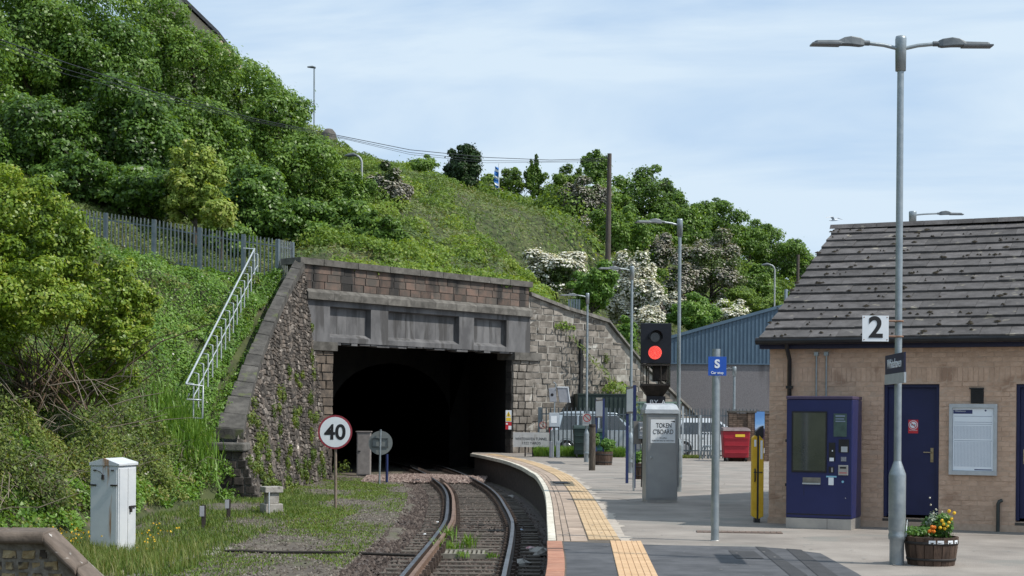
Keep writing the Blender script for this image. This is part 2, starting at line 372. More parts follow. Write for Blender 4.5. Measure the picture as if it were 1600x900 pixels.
# ballast bed sheet + stones
mb = MB(); mb.add(*[a for a in sweep(CL, [(-2.15, -.165), (-1.6, -.24), (.0, -.255), (1.3, -.27), (1.75, -.30), (1.75, -.5), (-2.0, -.5)], TZ)]); tag(mb.build('ballast_bed', M_ballast), kind='structure')
def stones(name, n, posf, size, m, kind='stuff', parent=None):
    p = posf(n); n = len(p); oc = np.array([(1, 0, 0), (0, 1, 0), (-1, 0, 0), (0, -1, 0), (0, 0, 1.0), (0, 0, -.6)]); ff = np.array([(0, 1, 4), (1, 2, 4), (2, 3, 4), (3, 0, 4)])
    s = size * NR.uniform(.45, 1.3, (n, 1, 1)); v = oc[None] * s * NR.uniform(.55, 1.25, (n, 6, 3)); a = NR.uniform(0, 6.28, n); ca, sa = np.cos(a), np.sin(a)
    tl = NR.uniform(-.5, .5, (n, 1)); v[:, :, 2] += v[:, :, 0] * tl
    x = v[:, :, 0] * ca[:, None] - v[:, :, 1] * sa[:, None]; y = v[:, :, 0] * sa[:, None] + v[:, :, 1] * ca[:, None]; v[:, :, 0] = x; v[:, :, 1] = y
    v += p[:, None, :]; me = bpy.data.meshes.new(name); me.vertices.add(6 * n); me.vertices.foreach_set('co', v.astype(np.float32).ravel())
    idx = (ff[None] + 6 * np.arange(n)[:, None, None]).ravel(); me.loops.add(len(idx)); me.loops.foreach_set('vertex_index', idx.astype(np.int32))
    me.polygons.add(4 * n); me.polygons.foreach_set('loop_start', np.arange(0, 12 * n, 3, dtype=np.int32))
    at = me.attributes.new('tint', 'FLOAT', 'FACE'); at.data.foreach_set('value', np.repeat(NR.uniform(0, 1, n), 4).astype(np.float32))
    me.materials.append(m); me.update(calc_edges=True); o = bpy.data.objects.new(name, me); COL.objects.link(o); tag(o, kind=kind); return o
def tintmat(name, cols, rough=.9):
    m = leafmat(name, cols, trans=0.0, rough=rough, spec=.2); return m
M_stone = tintmat('ballast_stone', [(.025, .019, .017), (.065, .050, .043), (.050, .037, .032), (.13, .105, .09), (.085, .068, .06)])
M_pink = tintmat('pink_ballast', [(.10, .07, .06), (.20, .145, .125), (.30, .24, .21)])
M_grit = tintmat('trackside_grit', [(.05, .042, .036), (.10, .085, .07), (.14, .12, .10), (.24, .22, .19)])
cla = np.array([(p.x, p.y) for p in CL]); cla = cla[(cla[:, 1] > 17) & (cla[:, 1] < 67)]
cnx = np.gradient(cla, axis=0); cnx = unit(cnx); cn = np.stack([cnx[:, 1], -cnx[:, 0]], 1)
def ballast_pos(n):
    k = (NR.uniform(0, 1, n) ** 1.35 * (len(cla) - 1)).astype(int); off = NR.uniform(-1.95, 1.6, n); q = cla[k] + cnx[k] * NR.uniform(-.17, .17, (n, 1)) + cn[k] * off[:, None]
    z = TZ - .243 + .028 * NR.uniform(-1, 1, n) - np.clip(off - 1.0, 0, 1) * .18 + np.clip(-1.75 - off, 0, 1) * .28
    bad = (np.abs(off + .68) < .16) | (np.abs(off - .755) < .07); return np.stack([q[:, 0], q[:, 1], z], 1)[~bad]
stones('ballast', 42000, ballast_pos, .050, M_stone)
def pink_pos(n):
    x = NR.uniform(-5.6, -1.0, n); t = NR.uniform(0, 1, n); y = 57.0 + t * 5; y = np.minimum(y, 58.8 + 1.14 * (x + 8) - .3 + 1.0)
    z = -.84 + .15 * np.sin(t * 3.14) * np.exp(-((x + 3.6) / 2.6) ** 2) + NR.uniform(-.03, .03, n)
    rail_d = np.min(np.abs(x[:, None] - np.array([-2.2, -.7])[None]), axis=1); return np.stack([x, y, z], 1)
stones('fresh_pink_ballast', 9000, pink_pos, .05, M_pink)
def grit_pos(n):
    y = 17 + 45 * NR.uniform(0, 1, n) ** 1.3; x = np.interp(y, cla[:, 1], cla[:, 0]) - 1.9 - 4.6 * NR.uniform(0, 1, n) ** 1.2; k = x > -8.5; x, y = x[k], y[k]
    return np.stack([x, y, ground_z(x, y) + .005], 1)
stones('trackside_gravel', 22000, grit_pos, .026, M_grit)
# timber walk way and grating between the rails
gr = MB(); g0 = G(712, 858, TZ - .1)
for k in range(9): gr.rbox((CL[0].x * 0 - 1.18 + k * .085, 28.0, TZ - .17), .045, .85, .06)
gr.rbox((-.84, 27.56, TZ - .19), .85, .07, .09); gr.rbox((-.84, 28.45, TZ - .19), .85, .07, .09)
tag(gr.build('anti_trespass_grating', mat('grating_wood', (.16, .15, .12), (.26, .24, .20), 8, .9)), 'small ribbed timber grating lying between the rails', 'grating')

# ------------------------------------------------------------------ platform
E0 = interp_curve([(-1.1, -12), (-.45, 0), (-.02, 8), (.385, 16.2), (.50, 20.5), (.59, 25), (.67, 29), (.73, 33.3), (.74, 37.3), (.68, 42.7), (.55, 45.5), (.27, 50.4), (-.31, 56.7), (-1.31, 63.6), (-1.75, 66.0)], .2)
plat = root('platform', None, None, (5, 30, -.9), kind='structure')
JOIN = 20.75
def strip(mb, curve, a, b, z, y0, y1):
    A = offset_curve(curve, a) if not isinstance(a, list) else a; B = offset_curve(curve, b) if not isinstance(b, list) else b
    for i in range(len(curve) - 1):
        if y0 <= curve[i].y < y1: mb.add([V3(A[i], z), V3(B[i], z), V3(B[i + 1], z), V3(A[i + 1], z)], [(0, 1, 2, 3)])
FAR = [Vector((60 if p.y < 60 else 60, p.y)) for p in E0]
mb = MB(); strip(mb, E0, .10, FAR, 0.0, -12, 70); mb.add([(-1.75, 66.0, 0), (60, 66.0, 0), (60, 69.5, 0), (-1.75, 69.5, 0)], [(0, 1, 2, 3)])
o = mb.build('platform_surface', M_conc, plat)
mb = MB(); mb.add([(2.0, 69.5, 0), (200, 69.5, 0), (200, 260, 0), (2.0, 260, 0)], [(0, 1, 2, 3)]); mb.add([(60, -12, 0), (200, -12, 0), (200, 69.5, 0), (60, 69.5, 0)], [(0, 1, 2, 3)])
tag(mb.build('car_park', M_carpark), kind='structure')
# resurfaced dark asphalt in the foreground
a_pts = [(-1.0, -12), (-.35, 0)]
mb = MB(); top = [G(870, 846.5), G(1030, 852), G(1190, 855), G(1222, 857.5), G(1282, 865), G(1339, 896), G(1400, 935)]
poly = [V3(p, .005) for p in top] + [(6.5, -12, .005)] + [V3(p, .005) for p in offset_curve(E0, .20) if p.y < 20.6]
mb.add(poly, [tuple(range(len(poly)))]); mb.build('asphalt_patch', M_asphalt, plat)
for q in ([(1138, 861), (1178, 862), (1194, 874), (1151, 874)], [(1180, 855), (1196, 856), (1262, 900), (1240, 905)], [(1228, 858), (1252, 860), (1312, 903), (1283, 905)]):
    mb = MB(); mb.add([V3(G(*a), .010) for a in q], [(0, 1, 2, 3)]); mb.build('asphalt_trench_patch', M_asph2, plat)
# platform wall below the edge
M_pwall = mat('platform_wall_brick', (.045, .035, .03), (.09, .07, .06), 7, .9, bump=.5)
mb = MB(); ins = offset_curve(E0, .12)
for a, b in zip(ins[:-1], ins[1:]): mb.add([V3(a, -1.05), V3(b, -1.05), V3(b, -.08), V3(a, -.08)], [(0, 1, 2, 3)])
mb.build('platform_face', M_pwall, plat)
# coping stones, paving slabs, tactile slabs : one mesh each, copied along the curved edge
def unit_slab(name, w, l, h, m, grooves=0):
    mb = MB()
    if grooves:
        step = w / grooves
        for k in range(grooves): mb.aabb(-w / 2 + k * step + .006, -w / 2 + (k + 1) * step - .006, -l / 2, l / 2, -h, 0)
        mb.aabb(-w / 2 + .002, w / 2 - .002, -l / 2 + .003, l / 2 - .003, -h, -.006)
    else:
        c = .006; vs = []
        for z, k in ((-h, 0), (-c, 0), (0, c)):
            for x, y in ((-1, -1), (1, -1), (1, 1), (-1, 1)): vs.append((x * (w / 2 - k), y * (l / 2 - k), z))
        mb.add(vs, [(0, 1, 5, 4), (1, 2, 6, 5), (2, 3, 7, 6), (3, 0, 4, 7), (4, 5, 9, 8), (5, 6, 10, 9), (6, 7, 11, 10), (7, 4, 8, 11), (8, 9, 10, 11)])
    me = bpy.data.meshes.new(name); me.from_pydata(mb.v, [], mb.f); me.materials.append(m); return me
M_white = mat('white_edge_paint', (.40, .36, .29), (.66, .62, .53), 6, .8, bump=.3, rnd=.08, p=(.25, .6), streak=((.33, .24, .17), 3, .66, (1, 1, 1)))
M_terra = mat('terracotta_edge', (.34, .155, .10), (.43, .22, .145), 7, .8, bump=.2, rnd=.1)
M_slab = mat('pinkish_paving', (.30, .23, .18), (.42, .33, .26), 3, .9, bump=.2, rnd=.14)
M_tact = mat('buff_tactile_paving', (.44, .31, .18), (.56, .41, .25), 4, .85, bump=.15, rnd=.09)
M_tact2 = mat('new_tactile_paving', (.53, .345, .19), (.62, .42, .25), 5, .85, bump=.15, rnd=.05)
M_joint = mat('paving_joint', (.09, .075, .06), (.13, .11, .09), 6, .95)
mb = MB(); strip(mb, E0, .10, .99, .003, -12, 67); mb.build('paving_bed', M_joint, plat)
def along(curve, step, y0, y1):
    L = 0; nxt = 0
    for a, b in zip(curve[:-1], curve[1:]):
        d = (b - a).length
        while nxt <= L + d:
            p = a + (b - a) * ((nxt - L) / d); nxt += step
            if y0 <= p.y < y1: yield p, math.atan2(-(b - a).x, (b - a).y)
        L += d
def lay(name, off, step, me, z, y0, y1, jz=.002):
    for p, ang in along(offset_curve(E0, off), step, y0, y1):
        place(name, me, Matrix.Translation((p.x, p.y, z + RNG.uniform(-jz, jz))) @ Matrix.Rotation(ang + RNG.uniform(-.004, .004), 4, 'Z'), plat)
cop = unit_slab('coping', .11, .595, .12, M_white); lay('edge_coping', .045, .60, cop, .02, JOIN, 66.5)
for w, off in ((.085, .155), (.085, .25)): lay('paving_strip_slab', off, .60, unit_slab('pav', w, .59, .04, M_slab), .012, JOIN, 66.5)
lay('paving_slab', .415, .60, unit_slab('pav', .225, .59, .04, M_slab), .012, JOIN, 66.5)
lay('tactile_slab', .76, .40, unit_slab('tact', .43, .394, .04, M_tact, 5), .014, JOIN, 66.5)
cop2 = unit_slab('coping2', .20, .30, .14, M_terra); lay('edge_coping', .17 - .09, .303, cop2, .02, 6, JOIN - .1)
# newer tactile strip runs a step further in across the dark asphalt
for k in range(24):
    y = JOIN - .25 - k * .402; c = G(0, 0) if False else None
    x = 1.545 - .044 * (JOIN - y)
    place('tactile_slab', unit_slab('tact2', .42, .396, .04, M_tact2, 6) if k == 0 else t2, Matrix.Translation((x, y, .017)) @ Matrix.Rotation(-.044, 4, 'Z'), plat)
    if k == 0: t2 = [o for o in COL.objects if o.name.startswith('tactile_slab')][-1].data if False else bpy.data.meshes['tact2']
mb = MB(); mb.aabb(.95, 1.30, 35.2, 36.3, .016, .022)
place('access_cover', (lambda me: me)(unit_slab('cov', .36, .9, .02, M_asph2)), Matrix.Translation((G(877, 755.5).x, G(877, 755.5).y, .032)) @ Matrix.Rotation(.06, 4, 'Z'), plat)
place('drain_grille', unit_slab('drain', 1.25, .30, .02, mat('drain_iron', (.13, .09, .075), (.2, .15, .12), 30, .8), 14), Matrix.Translation((*G(1155, 832).xy, .014)) @ Matrix.Rotation(-.1, 4, 'Z'), plat)
# worn pale mortar beside the tactile strip
mb = MB(); A = offset_curve(E0, .985)
rr = [.985 + .10 + .07 * math.sin(i * .5) + .05 * math.sin(i * 1.7) for i in range(len(E0))]
for i in range(len(E0) - 1):
    if JOIN < E0[i].y < 60:
        n0 = offset_curve(E0[max(0, i - 1):i + 2], rr[i])[1]; n1 = offset_curve(E0[i:i + 3] if i + 3 <= len(E0) else E0[i - 1:i + 2], rr[i + 1])[1]
        mb.add([V3(A[i], .0045), V3(n0, .0045), V3(n1, .0045), V3(A[i + 1], .0045)], [(0, 1, 2, 3)])
mb.build('worn_mortar', mat('worn_mortar_pink', (.36, .31, .26), (.48, .43, .37), 5, .9, bump=.4), plat)

# cracks, chewing gum and small repairs on the platform
cr = random.Random(12); mb = MB()
for k in range(16):
    p = Vector((cr.uniform(1.9, 5.5), cr.uniform(22, 44))); a = cr.uniform(-.5, .5) + (1.57 if cr.random() < .3 else 0)
    for j in range(cr.randint(5, 12)):
        a += cr.uniform(-.4, .4); L = cr.uniform(.15, .4); q_ = p + Vector((math.cos(a), math.sin(a))) * L; nn = Vector((-math.sin(a), math.cos(a))) * cr.uniform(.004, .012)
        mb.add([V3(p - nn, .002), V3(q_ - nn, .002), V3(q_ + nn, .002), V3(p + nn, .002)], [(0, 1, 2, 3)]); p = q_
mb.build('surface_cracks', M_joint, plat)['kind'] = 'stuff'
mb = MB()
for k in range(420):
    x, y = cr.uniform(.8, 7), cr.uniform(14, 44) ; r = cr.uniform(.008, .024); z = .013 if y < 21 else .0025
    if y > 20.5 and x < 1.85: z = .024
    mb.add([(x + r * math.cos(w) * cr.uniform(.7, 1.2), y + 1.3 * r * math.sin(w), z) for w in (0, 1.05, 2.1, 3.14, 4.2, 5.2)], [(0, 1, 2, 3, 4, 5)])
mb.build('gum_spots', mat('chewing_gum', (.34, .33, .31), (.12, .115, .11), 3, .8), plat)['kind'] = 'stuff'
mb = MB(); g1 = [G(936, 800), G(945, 796), G(958, 806), G(968, 822), G(976, 838), G(966, 844), G(955, 835), G(948, 815)]
mb.add([V3(p, .006) for p in g1], [tuple(range(8))]); mb.build('worn_repair', mat('worn_mortar_pink', (.36, .31, .26)), plat)
# ------------------------------------------------------------------ tunnel portal and wing walls
M_sand = mat('sooty_sandstone', (.155, .105, .083), (.082, .071, .061), 1.6, .92, bump=.6, bscale=22, rnd=.25, p=(.38, .6), streak=((.035, .032, .03), 1.1, .52, (1, 1, .25)))
M_cope = mat('weathered_coping', (.075, .07, .062), (.16, .15, .135), 3, .92, bump=.6, bscale=30, rnd=.2, streak=((.34, .33, .31), 9, .68, (1, 1, 1)))
M_conc2 = mat('grey_concrete', (.085, .084, .087), (.165, .163, .166), 1.4, .9, bump=.35, bscale=30, streak=((.07, .068, .068), 2.2, .54, (1, 1, .16)), stretch=(1, 1, .5))
M_grey = mat('wing_wall_stone', (.105, .092, .077), (.24, .215, .188), 2.2, .92, bump=.7, bscale=18, rnd=.32, p=(.35, .62), streak=((.44, .425, .39), 1.5, .64, (1, 1, 1)))
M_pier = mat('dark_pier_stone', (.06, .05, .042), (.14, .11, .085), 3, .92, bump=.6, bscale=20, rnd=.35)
M_mort = mat('dark_mortar', (.09, .08, .07), (.17, .155, .14), 5, .95, bump=.4)
M_mortl = mat('pale_lime_mortar', (.20, .18, .155), (.42, .40, .36), 2.5, .95, bump=.4)
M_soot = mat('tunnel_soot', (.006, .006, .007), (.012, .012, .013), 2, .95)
M_jamb = mat('dark_jamb_stone', (.018, .017, .016), (.045, .04, .036), 3, .95, bump=.4, rnd=.3)  # darker than the pier stone, used only on the right jamb face
PF = Frame((-8.04, 58.8), (1, 1.14)); PL = Vector((8.84, 10.08)).length
portal = root('tunnel_portal', 'stone and concrete railway tunnel portal with three recessed panels above a black opening', 'tunnel portal', (-3.5, 64.0, -.86))
tX = lambda px, py=520: PF.hit(px, py)[0]
t_end = tX(827, 450); tO0, tO1 = tX(520, 600), tX(801, 600)
Z_lin, Z_conc, Z_str, Z_par, Z_cop = 4.47, 6.05, 6.5, 7.40, 7.66
core = MB()
core.fbox(PF, 0, t_end, -.9, -.03, Z_conc, Z_par)                                # backing of the parapet
core.fbox(PF, 0, tO0, -.9, -.05, -1.0, Z_lin); core.fbox(PF, tO1 + .01, t_end + .05, -.38, -.05, -1.0, Z_lin)
core.build('backing', M_mort, portal)
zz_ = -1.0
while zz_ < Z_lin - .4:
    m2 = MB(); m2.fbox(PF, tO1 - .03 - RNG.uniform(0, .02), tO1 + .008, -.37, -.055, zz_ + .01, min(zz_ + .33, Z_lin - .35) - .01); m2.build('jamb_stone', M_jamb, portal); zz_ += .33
def stones_row(fr, z0, z1, t0, t1, ln, out, variants, parent, name='stone', depth=.3, gap=.02, rng=RNG, jo=.03, off=0.0, keep=None):
    t = t0; first = True
    while t < t1 - .02:
        L = ln * rng.uniform(.75, 1.25) * (rng.uniform(.4, .9) if first else 1); first = False
        e = min(t + L, t1)
        if t1 - e < ln * .35: e = t1
        if keep is None or keep(t, e, z0, z1):
            M = block_matrix(fr, t, e, z0, z1, out + rng.uniform(-jo, jo), depth, gap)
            if callable(parent): parent(M)
            else: place(name, rng.choice(variants), M, parent)
        t = e
VB = {k: block_variants(6, i, m=m, rnd=.02 if k == 'sand' else .05, jit=.02 if k == 'sand' else .06, zj=.12 if k == 'sand' else .6) for i, (k, m) in enumerate((('sand', M_sand), ('cope', M_cope), ('grey', M_grey), ('pier', M_pier)))}
VS = {k: block_variants(4, i + 9, jit=.001, rnd=.01, m=m, zj=.02) for i, (k, m) in enumerate((('cope', M_cope),))}
for a, b in ((6.5, 6.79), (6.79, 7.09), (7.09, 7.40)): stones_row(PF, a, b, 0.0, t_end, .72, 0.0, VB['sand'], portal, 'parapet_stone', gap=.018, jo=.012)
stones_row(PF, Z_par, Z_cop, -.25, t_end + .12, 1.5, .13, VS['cope'], portal, 'coping_stone', depth=1.15, gap=.012, jo=.0)
# string course with a sloping top
t = .06
while t < t_end:
    e = min(t + RNG.uniform(1.0, 1.5), t_end + .02); mb = MB()
    a = [(PF.pt(x, -.15, z), PF.pt(x, o, z)) for x in (t + .006, e - .006) for z, o in ((Z_conc + .03, .24), (Z_conc + .28, .24), (Z_str, .0))]
    q = PF.pt
    vs = [q(x, o, z) for x in (t + .006, e - .006) for z, o in ((Z_conc + .03, -.15), (Z_conc + .03, .24), (Z_conc + .29, .24), (Z_str, .01), (Z_str, -.15))]
    mb.add(vs, [(4, 3, 2, 1, 0), (5, 6, 7, 8, 9)] + [(i, (i + 1) % 5, (i + 1) % 5 + 5, i + 5) for i in range(5)]); mb.build('string_course_stone', M_cope, portal); t = e
# concrete beam with three bevelled recesses
pans = [(tX(514, 500), tX(578, 500)), (tX(605, 505), tX(716, 510)), (tX(739, 515), tX(790, 515))]
zb, zt = 4.66, 5.86; mb = MB(); q = PF.pt
def wallq(t0, t1, z0, z1, o=.06): mb.add([q(t0, o, z0), q(t1, o, z0), q(t1, o, z1), q(t0, o, z1)], [(0, 1, 2, 3)])
edges = [0.02] + [v for p in pans for v in p] + [t_end + .02]
for k in range(0, 8, 2): wallq(edges[k], edges[k + 1], Z_lin, Z_conc + .03)
for a, b in pans:
    wallq(a, b, Z_lin, zb); wallq(a, b, zt, Z_conc + .03)
    dp = -.22
    o4 = [q(a, .06, zb), q(b, .06, zb), q(b, .06, zt), q(a, .06, zt)]; i4 = [q(a + .06, dp, zb + .17), q(b - .03, dp, zb + .17), q(b - .03, dp, zt - .03), q(a + .06, dp, zt - .03)]
    mb.add(o4 + i4, [(0, 1, 5, 4), (1, 2, 6, 5), (2, 3, 7, 6), (3, 0, 4, 7)])
mb.add([q(0.02, .06, Z_lin), q(0.02, -.9, Z_lin), q(t_end, -.9, Z_lin), q(t_end, .06, Z_lin)], [(0, 1, 2, 3)])
mb.add([q(t_end + .02, .06, Z_lin), q(t_end + .02, -.3, Z_lin), q(t_end + .02, -.3, Z_conc), q(t_end + .02, .06, Z_conc)], [(0, 1, 2, 3)])
mb.build('concrete_beam', M_conc2, portal)
for (a, b), nn in zip(pans, (4, 7, 5)):
    w = (b - a - .10) / nn
    for k in range(nn):
        m2 = MB(); m2.fbox(PF, a + .065 + k * w + .004, a + .065 + (k + 1) * w - .004, -.24, -.19, zb + .15, zt - .035); m2.build('recessed_panel', M_conc2, portal)
# ragged broken lower edge
m2 = MB(); t = tO0 + .1
while t < tO1 + .4:
    e = t + RNG.uniform(.15, .7); m2.fbox(PF, t, e, -.5, .05 - RNG.uniform(0, .06), Z_lin - RNG.uniform(.015, .11), Z_lin + .01); t = e + RNG.uniform(0, .15)
o = m2.build('broken_lower_edge', M_conc2, portal); o['kind'] = 'stuff'
# pier caps and pier stones (the fronts and the visible jambs)
for a, b in ((0.0, tO0 + .12), (tO1 - .02, t_end + .75)):
    m2 = MB(); m2.fbox(PF, a, b, -.9, .14, Z_lin - .34, Z_lin - .004); m2.build('pier_cap', M_cope, portal)
TD = Vector((-.22, 1)).normalized()
z = -1.0
while z < Z_lin - .4:
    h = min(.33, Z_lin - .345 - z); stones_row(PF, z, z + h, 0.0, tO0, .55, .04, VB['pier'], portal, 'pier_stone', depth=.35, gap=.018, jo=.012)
    stones_row(PF, z, z + h, tO1, t_end + .55, .55, .04, VB['grey'], portal, 'pier_stone', depth=.35, gap=.018, jo=.02)
    z += h
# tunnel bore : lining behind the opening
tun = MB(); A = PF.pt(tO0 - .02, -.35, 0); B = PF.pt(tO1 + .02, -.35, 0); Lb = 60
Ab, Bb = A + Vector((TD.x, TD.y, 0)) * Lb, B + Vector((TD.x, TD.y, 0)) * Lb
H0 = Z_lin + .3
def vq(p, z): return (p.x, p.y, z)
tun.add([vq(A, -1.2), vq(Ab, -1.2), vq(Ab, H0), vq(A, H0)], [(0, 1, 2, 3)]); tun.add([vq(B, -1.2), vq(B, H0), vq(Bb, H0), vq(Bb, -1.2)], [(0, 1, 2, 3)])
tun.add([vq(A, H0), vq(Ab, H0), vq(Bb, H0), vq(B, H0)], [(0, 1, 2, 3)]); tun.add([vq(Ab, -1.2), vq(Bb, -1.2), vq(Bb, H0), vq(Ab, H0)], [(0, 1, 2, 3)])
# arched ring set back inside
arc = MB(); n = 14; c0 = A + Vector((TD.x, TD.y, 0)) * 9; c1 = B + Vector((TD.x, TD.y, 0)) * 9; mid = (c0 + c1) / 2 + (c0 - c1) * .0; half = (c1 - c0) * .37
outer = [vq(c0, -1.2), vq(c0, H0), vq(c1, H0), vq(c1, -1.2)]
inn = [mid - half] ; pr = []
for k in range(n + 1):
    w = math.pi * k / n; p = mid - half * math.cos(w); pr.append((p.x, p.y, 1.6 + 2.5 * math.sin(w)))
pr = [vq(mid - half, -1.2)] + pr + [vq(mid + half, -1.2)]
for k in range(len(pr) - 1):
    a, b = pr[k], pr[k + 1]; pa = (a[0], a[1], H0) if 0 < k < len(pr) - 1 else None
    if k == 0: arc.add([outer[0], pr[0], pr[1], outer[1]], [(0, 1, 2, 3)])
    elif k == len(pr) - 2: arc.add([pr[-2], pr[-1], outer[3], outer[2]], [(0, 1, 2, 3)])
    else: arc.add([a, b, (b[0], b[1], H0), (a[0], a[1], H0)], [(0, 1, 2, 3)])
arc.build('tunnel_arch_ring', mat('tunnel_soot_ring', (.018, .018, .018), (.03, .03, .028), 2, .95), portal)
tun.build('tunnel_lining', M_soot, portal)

# right wing wall -------------------------------------------------------------
WF = Frame(PF.pt(t_end + .03, 0, 0).xy, (5.4, 5.0))
wing = root('right_wing_wall', 'coursed grey stone wing wall right of the tunnel, its coping sloping down to the signal', 'wall', (4, 71.5, -.05))
cp = [WF.hit(*p) for p in ((826, 458), (887, 481), (921, 491), (949.5, 500), (965, 520), (984, 543), (1004, 567), (1040, 602), (1075, 636), (1100, 660))]
cp[0] = (0.0, cp[0][1])
def topz(t):
    for (a, za), (b, zb2) in zip(cp[:-1], cp[1:]):
        if a <= t <= b: return za + (zb2 - za) * (t - a) / (b - a)
    return cp[-1][1] if t > cp[-1][0] else cp[0][1]
mb = MB(); mb.prism(WF, [(0, -.3), (cp[-1][0], -.3)] + [(t, z - .1) for t, z in reversed(cp)], -.8, -.035); mb.build('backing', M_mortl, wing)
cells = []
z = -.02
while z < 7.4:
    h = RNG.uniform(.24, .33); t = .02; t -= 0
    while t < cp[-1][0]:
        L = RNG.uniform(.40, .85); e = min(t + L, cp[-1][0]); tz = min(topz(t + .02), topz(e - .02)) - .12
        if tz > z + .08: cells.append((t, e, z, min(z + h, tz)))
        t = e
    z += h
hid = lambda c: (c[1] < .55 and c[3] < Z_lin) or (c[0] > 2.6 and c[3] < 2.0)      # behind pier cap or behind the parked container
cells = [c for c in cells if not (c[1] < .5 and c[3] < Z_lin - .3)]
order = sorted(cells, key=lambda c: (hid(c), c[0] > 7.2, -(c[1] - c[0]) * (c[3] - c[2])))
wb = MB()
for k, c in enumerate(order):
    M = block_matrix(WF, c[0], c[1], c[2], c[3], RNG.uniform(-.03, .03), .25, .022)
    if k < 290: place('stone', RNG.choice(VB['grey']), M, wing)
    else: wb.block(M, RNG, .06, .1)
o = wb.build('small_stones', M_grey, wing); o['kind'] = 'stuff'
for (a, za), (b, zb2) in zip(cp[:-1], cp[1:]):
    nseg = max(1, int((b - a) / .7))
    for k in range(nseg):
        t0, t1 = a + (b - a) * k / nseg, a + (b - a) * (k + 1) / nseg; z0, z1 = topz(t0 + 1e-4) - .12, topz(t1 - 1e-4) - .12
        m2 = MB(); q = WF.pt; g = .008
        m2.box(q(t0 + g, .16, z0), q(t1 - g, .16, z1), q(t1 - g, -.9, z1), q(t0 + g, -.9, z0), q(t0 + g, .10, z0 + .17), q(t1 - g, .10, z1 + .17), q(t1 - g, -.85, z1 + .24), q(t0 + g, -.85, z0 + .24)); m2.build('coping_stone', M_cope, wing)
mb = MB(); p0 = WF.hit(907, 620); mb.fbox(WF, WF.hit(905, 540)[0], WF.hit(909, 540)[0], .0, .10, 0, WF.hit(907, 530)[1]); o = mb.build('dark_drain_pipe', mat('black_pipe', (.02, .02, .02), (.03, .03, .03), 5, .6), wing)

# left battered retaining wall --------------------------------------------------
lw = root('left_wing_wall', 'battered rubble retaining wall left of the tunnel with a sloping dark stone coping', 'wall', (-8, 52, -.86))
def lw_top(s):   # s 0 at portal .. 1 at end pier
    D = 58.9 - 13.1 * s; z = 7.45 - 6.65 * s; x = (1 - s) * (-8.02) + s * (-8.10) - .33 * 4 * s * (1 - s); return Vector((x, D, z))
def lw_bot(s):
    D = 60.0 - 14.6 * s; x = (1 - s) * (-7.0) + s * (-7.47) - .15 * 4 * s * (1 - s); return Vector((x, D, -.95))
wb = MB(); NS = 64
for i in range(NS): # backing
    s0, s1 = i / NS, (i + 1) / NS; d = Vector((-.10, 0, 0)); wb.add([lw_bot(s0) + d, lw_bot(s1) + d, lw_top(s1) + d, lw_top(s0) + d], [(3, 2, 1, 0)])
wb.build('backing', M_mort, lw)
wb = MB(); tn = []
def at(Aq, Bq, z): k = (z - Aq.z) / (Bq.z - Aq.z); return Aq + (Bq - Aq) * k, k
wav = lambda s_, r_: .07 * math.sin(s_ * 23 + r_ * .7) + .05 * math.sin(s_ * 57 + r_ * 1.9)
z_lo = -1.05; r = 0
while z_lo < 7.7:
    hh = RNG.uniform(.10, .21); s = 0.0
    while s < 1:
        s1 = min(1, s + RNG.choice((.006, .010, .014, .019, .024)) * RNG.uniform(.8, 1.2)); split = RNG.random() < .25
        for part in ((0, .5), (.5, 1)) if split else ((0, 1),):
            A0, A1, B0, B1 = lw_bot(s), lw_bot(s1), lw_top(s), lw_top(s1); cz = [z_lo + hh * part[i] + wav(q_, z_lo) for i, q_ in ((0, s), (0, s1), (1, s1), (1, s))]
            p00, k0 = at(A0, B0, cz[0]); p10, k1 = at(A1, B1, cz[1]); p11, k2 = at(A1, B1, cz[2]); p01, k3 = at(A0, B0, cz[3])
            if max(k2, k3) <= 1.02:
                cc = (p00 + p10 + p11 + p01) / 4; bump = RNG.uniform(-.015, .035); nrm = Vector((.97, 0, .15))
                sh = [c + (cc - c) * RNG.uniform(.03, .22) for c in (p00, p10, p11, p01)]; inn = [c + (cc - c) * RNG.uniform(.15, .4) + nrm * (.02 + bump * RNG.uniform(.4, 1.4)) for c in sh]; bk = [c - nrm * .12 for c in sh]
                wb.add(bk + sh + inn, [(4, 5, 1, 0), (5, 6, 2, 1), (6, 7, 3, 2), (7, 4, 0, 3), (8, 9, 5, 4), (9, 10, 6, 5), (10, 11, 7, 6), (11, 8, 4, 7), (11, 10, 9, 8)]); tn += [RNG.random() ** 1.3] * 9
        s = s1
    z_lo += hh
wb.tint = tn
M_rubble = mat('rubble_stone', (.060, .054, .048), (.155, .14, .125), 2.2, .92, bump=.9, bscale=14, p=(.36, .62), streak=((.40, .37, .34), 3.2, .64, (1, 1, 1)))
_n = M_rubble.node_tree; _b = _n.nodes['Principled BSDF']; _l = _b.inputs['Base Color'].links[0].from_socket; _a = _n.nodes.new('ShaderNodeAttribute'); _a.attribute_name = 'tint'; _r = _n.nodes.new('ShaderNodeValToRGB')
_r.color_ramp.elements[0].color = (.40, .38, .37, 1); _r.color_ramp.elements[1].color = (1.9, 1.85, 1.8, 1); _k = _r.color_ramp.elements.new(.4); _k.color = (.75, .72, .69, 1); _k = _r.color_ramp.elements.new(.7); _k.color = (1.1, .98, .90, 1)
_v = _n.nodes.new('ShaderNodeVectorMath'); _v.operation = 'MULTIPLY'; _n.links.new(_a.outputs['Fac'], _r.inputs[0]); _n.links.new(_l, _v.inputs[0]); _n.links.new(_r.outputs[0], _v.inputs[1]); _n.links.new(_v.outputs[0], _b.inputs['Base Color'])
o = wb.build('rubble_stones', M_rubble, lw); o['kind'] = 'stuff'
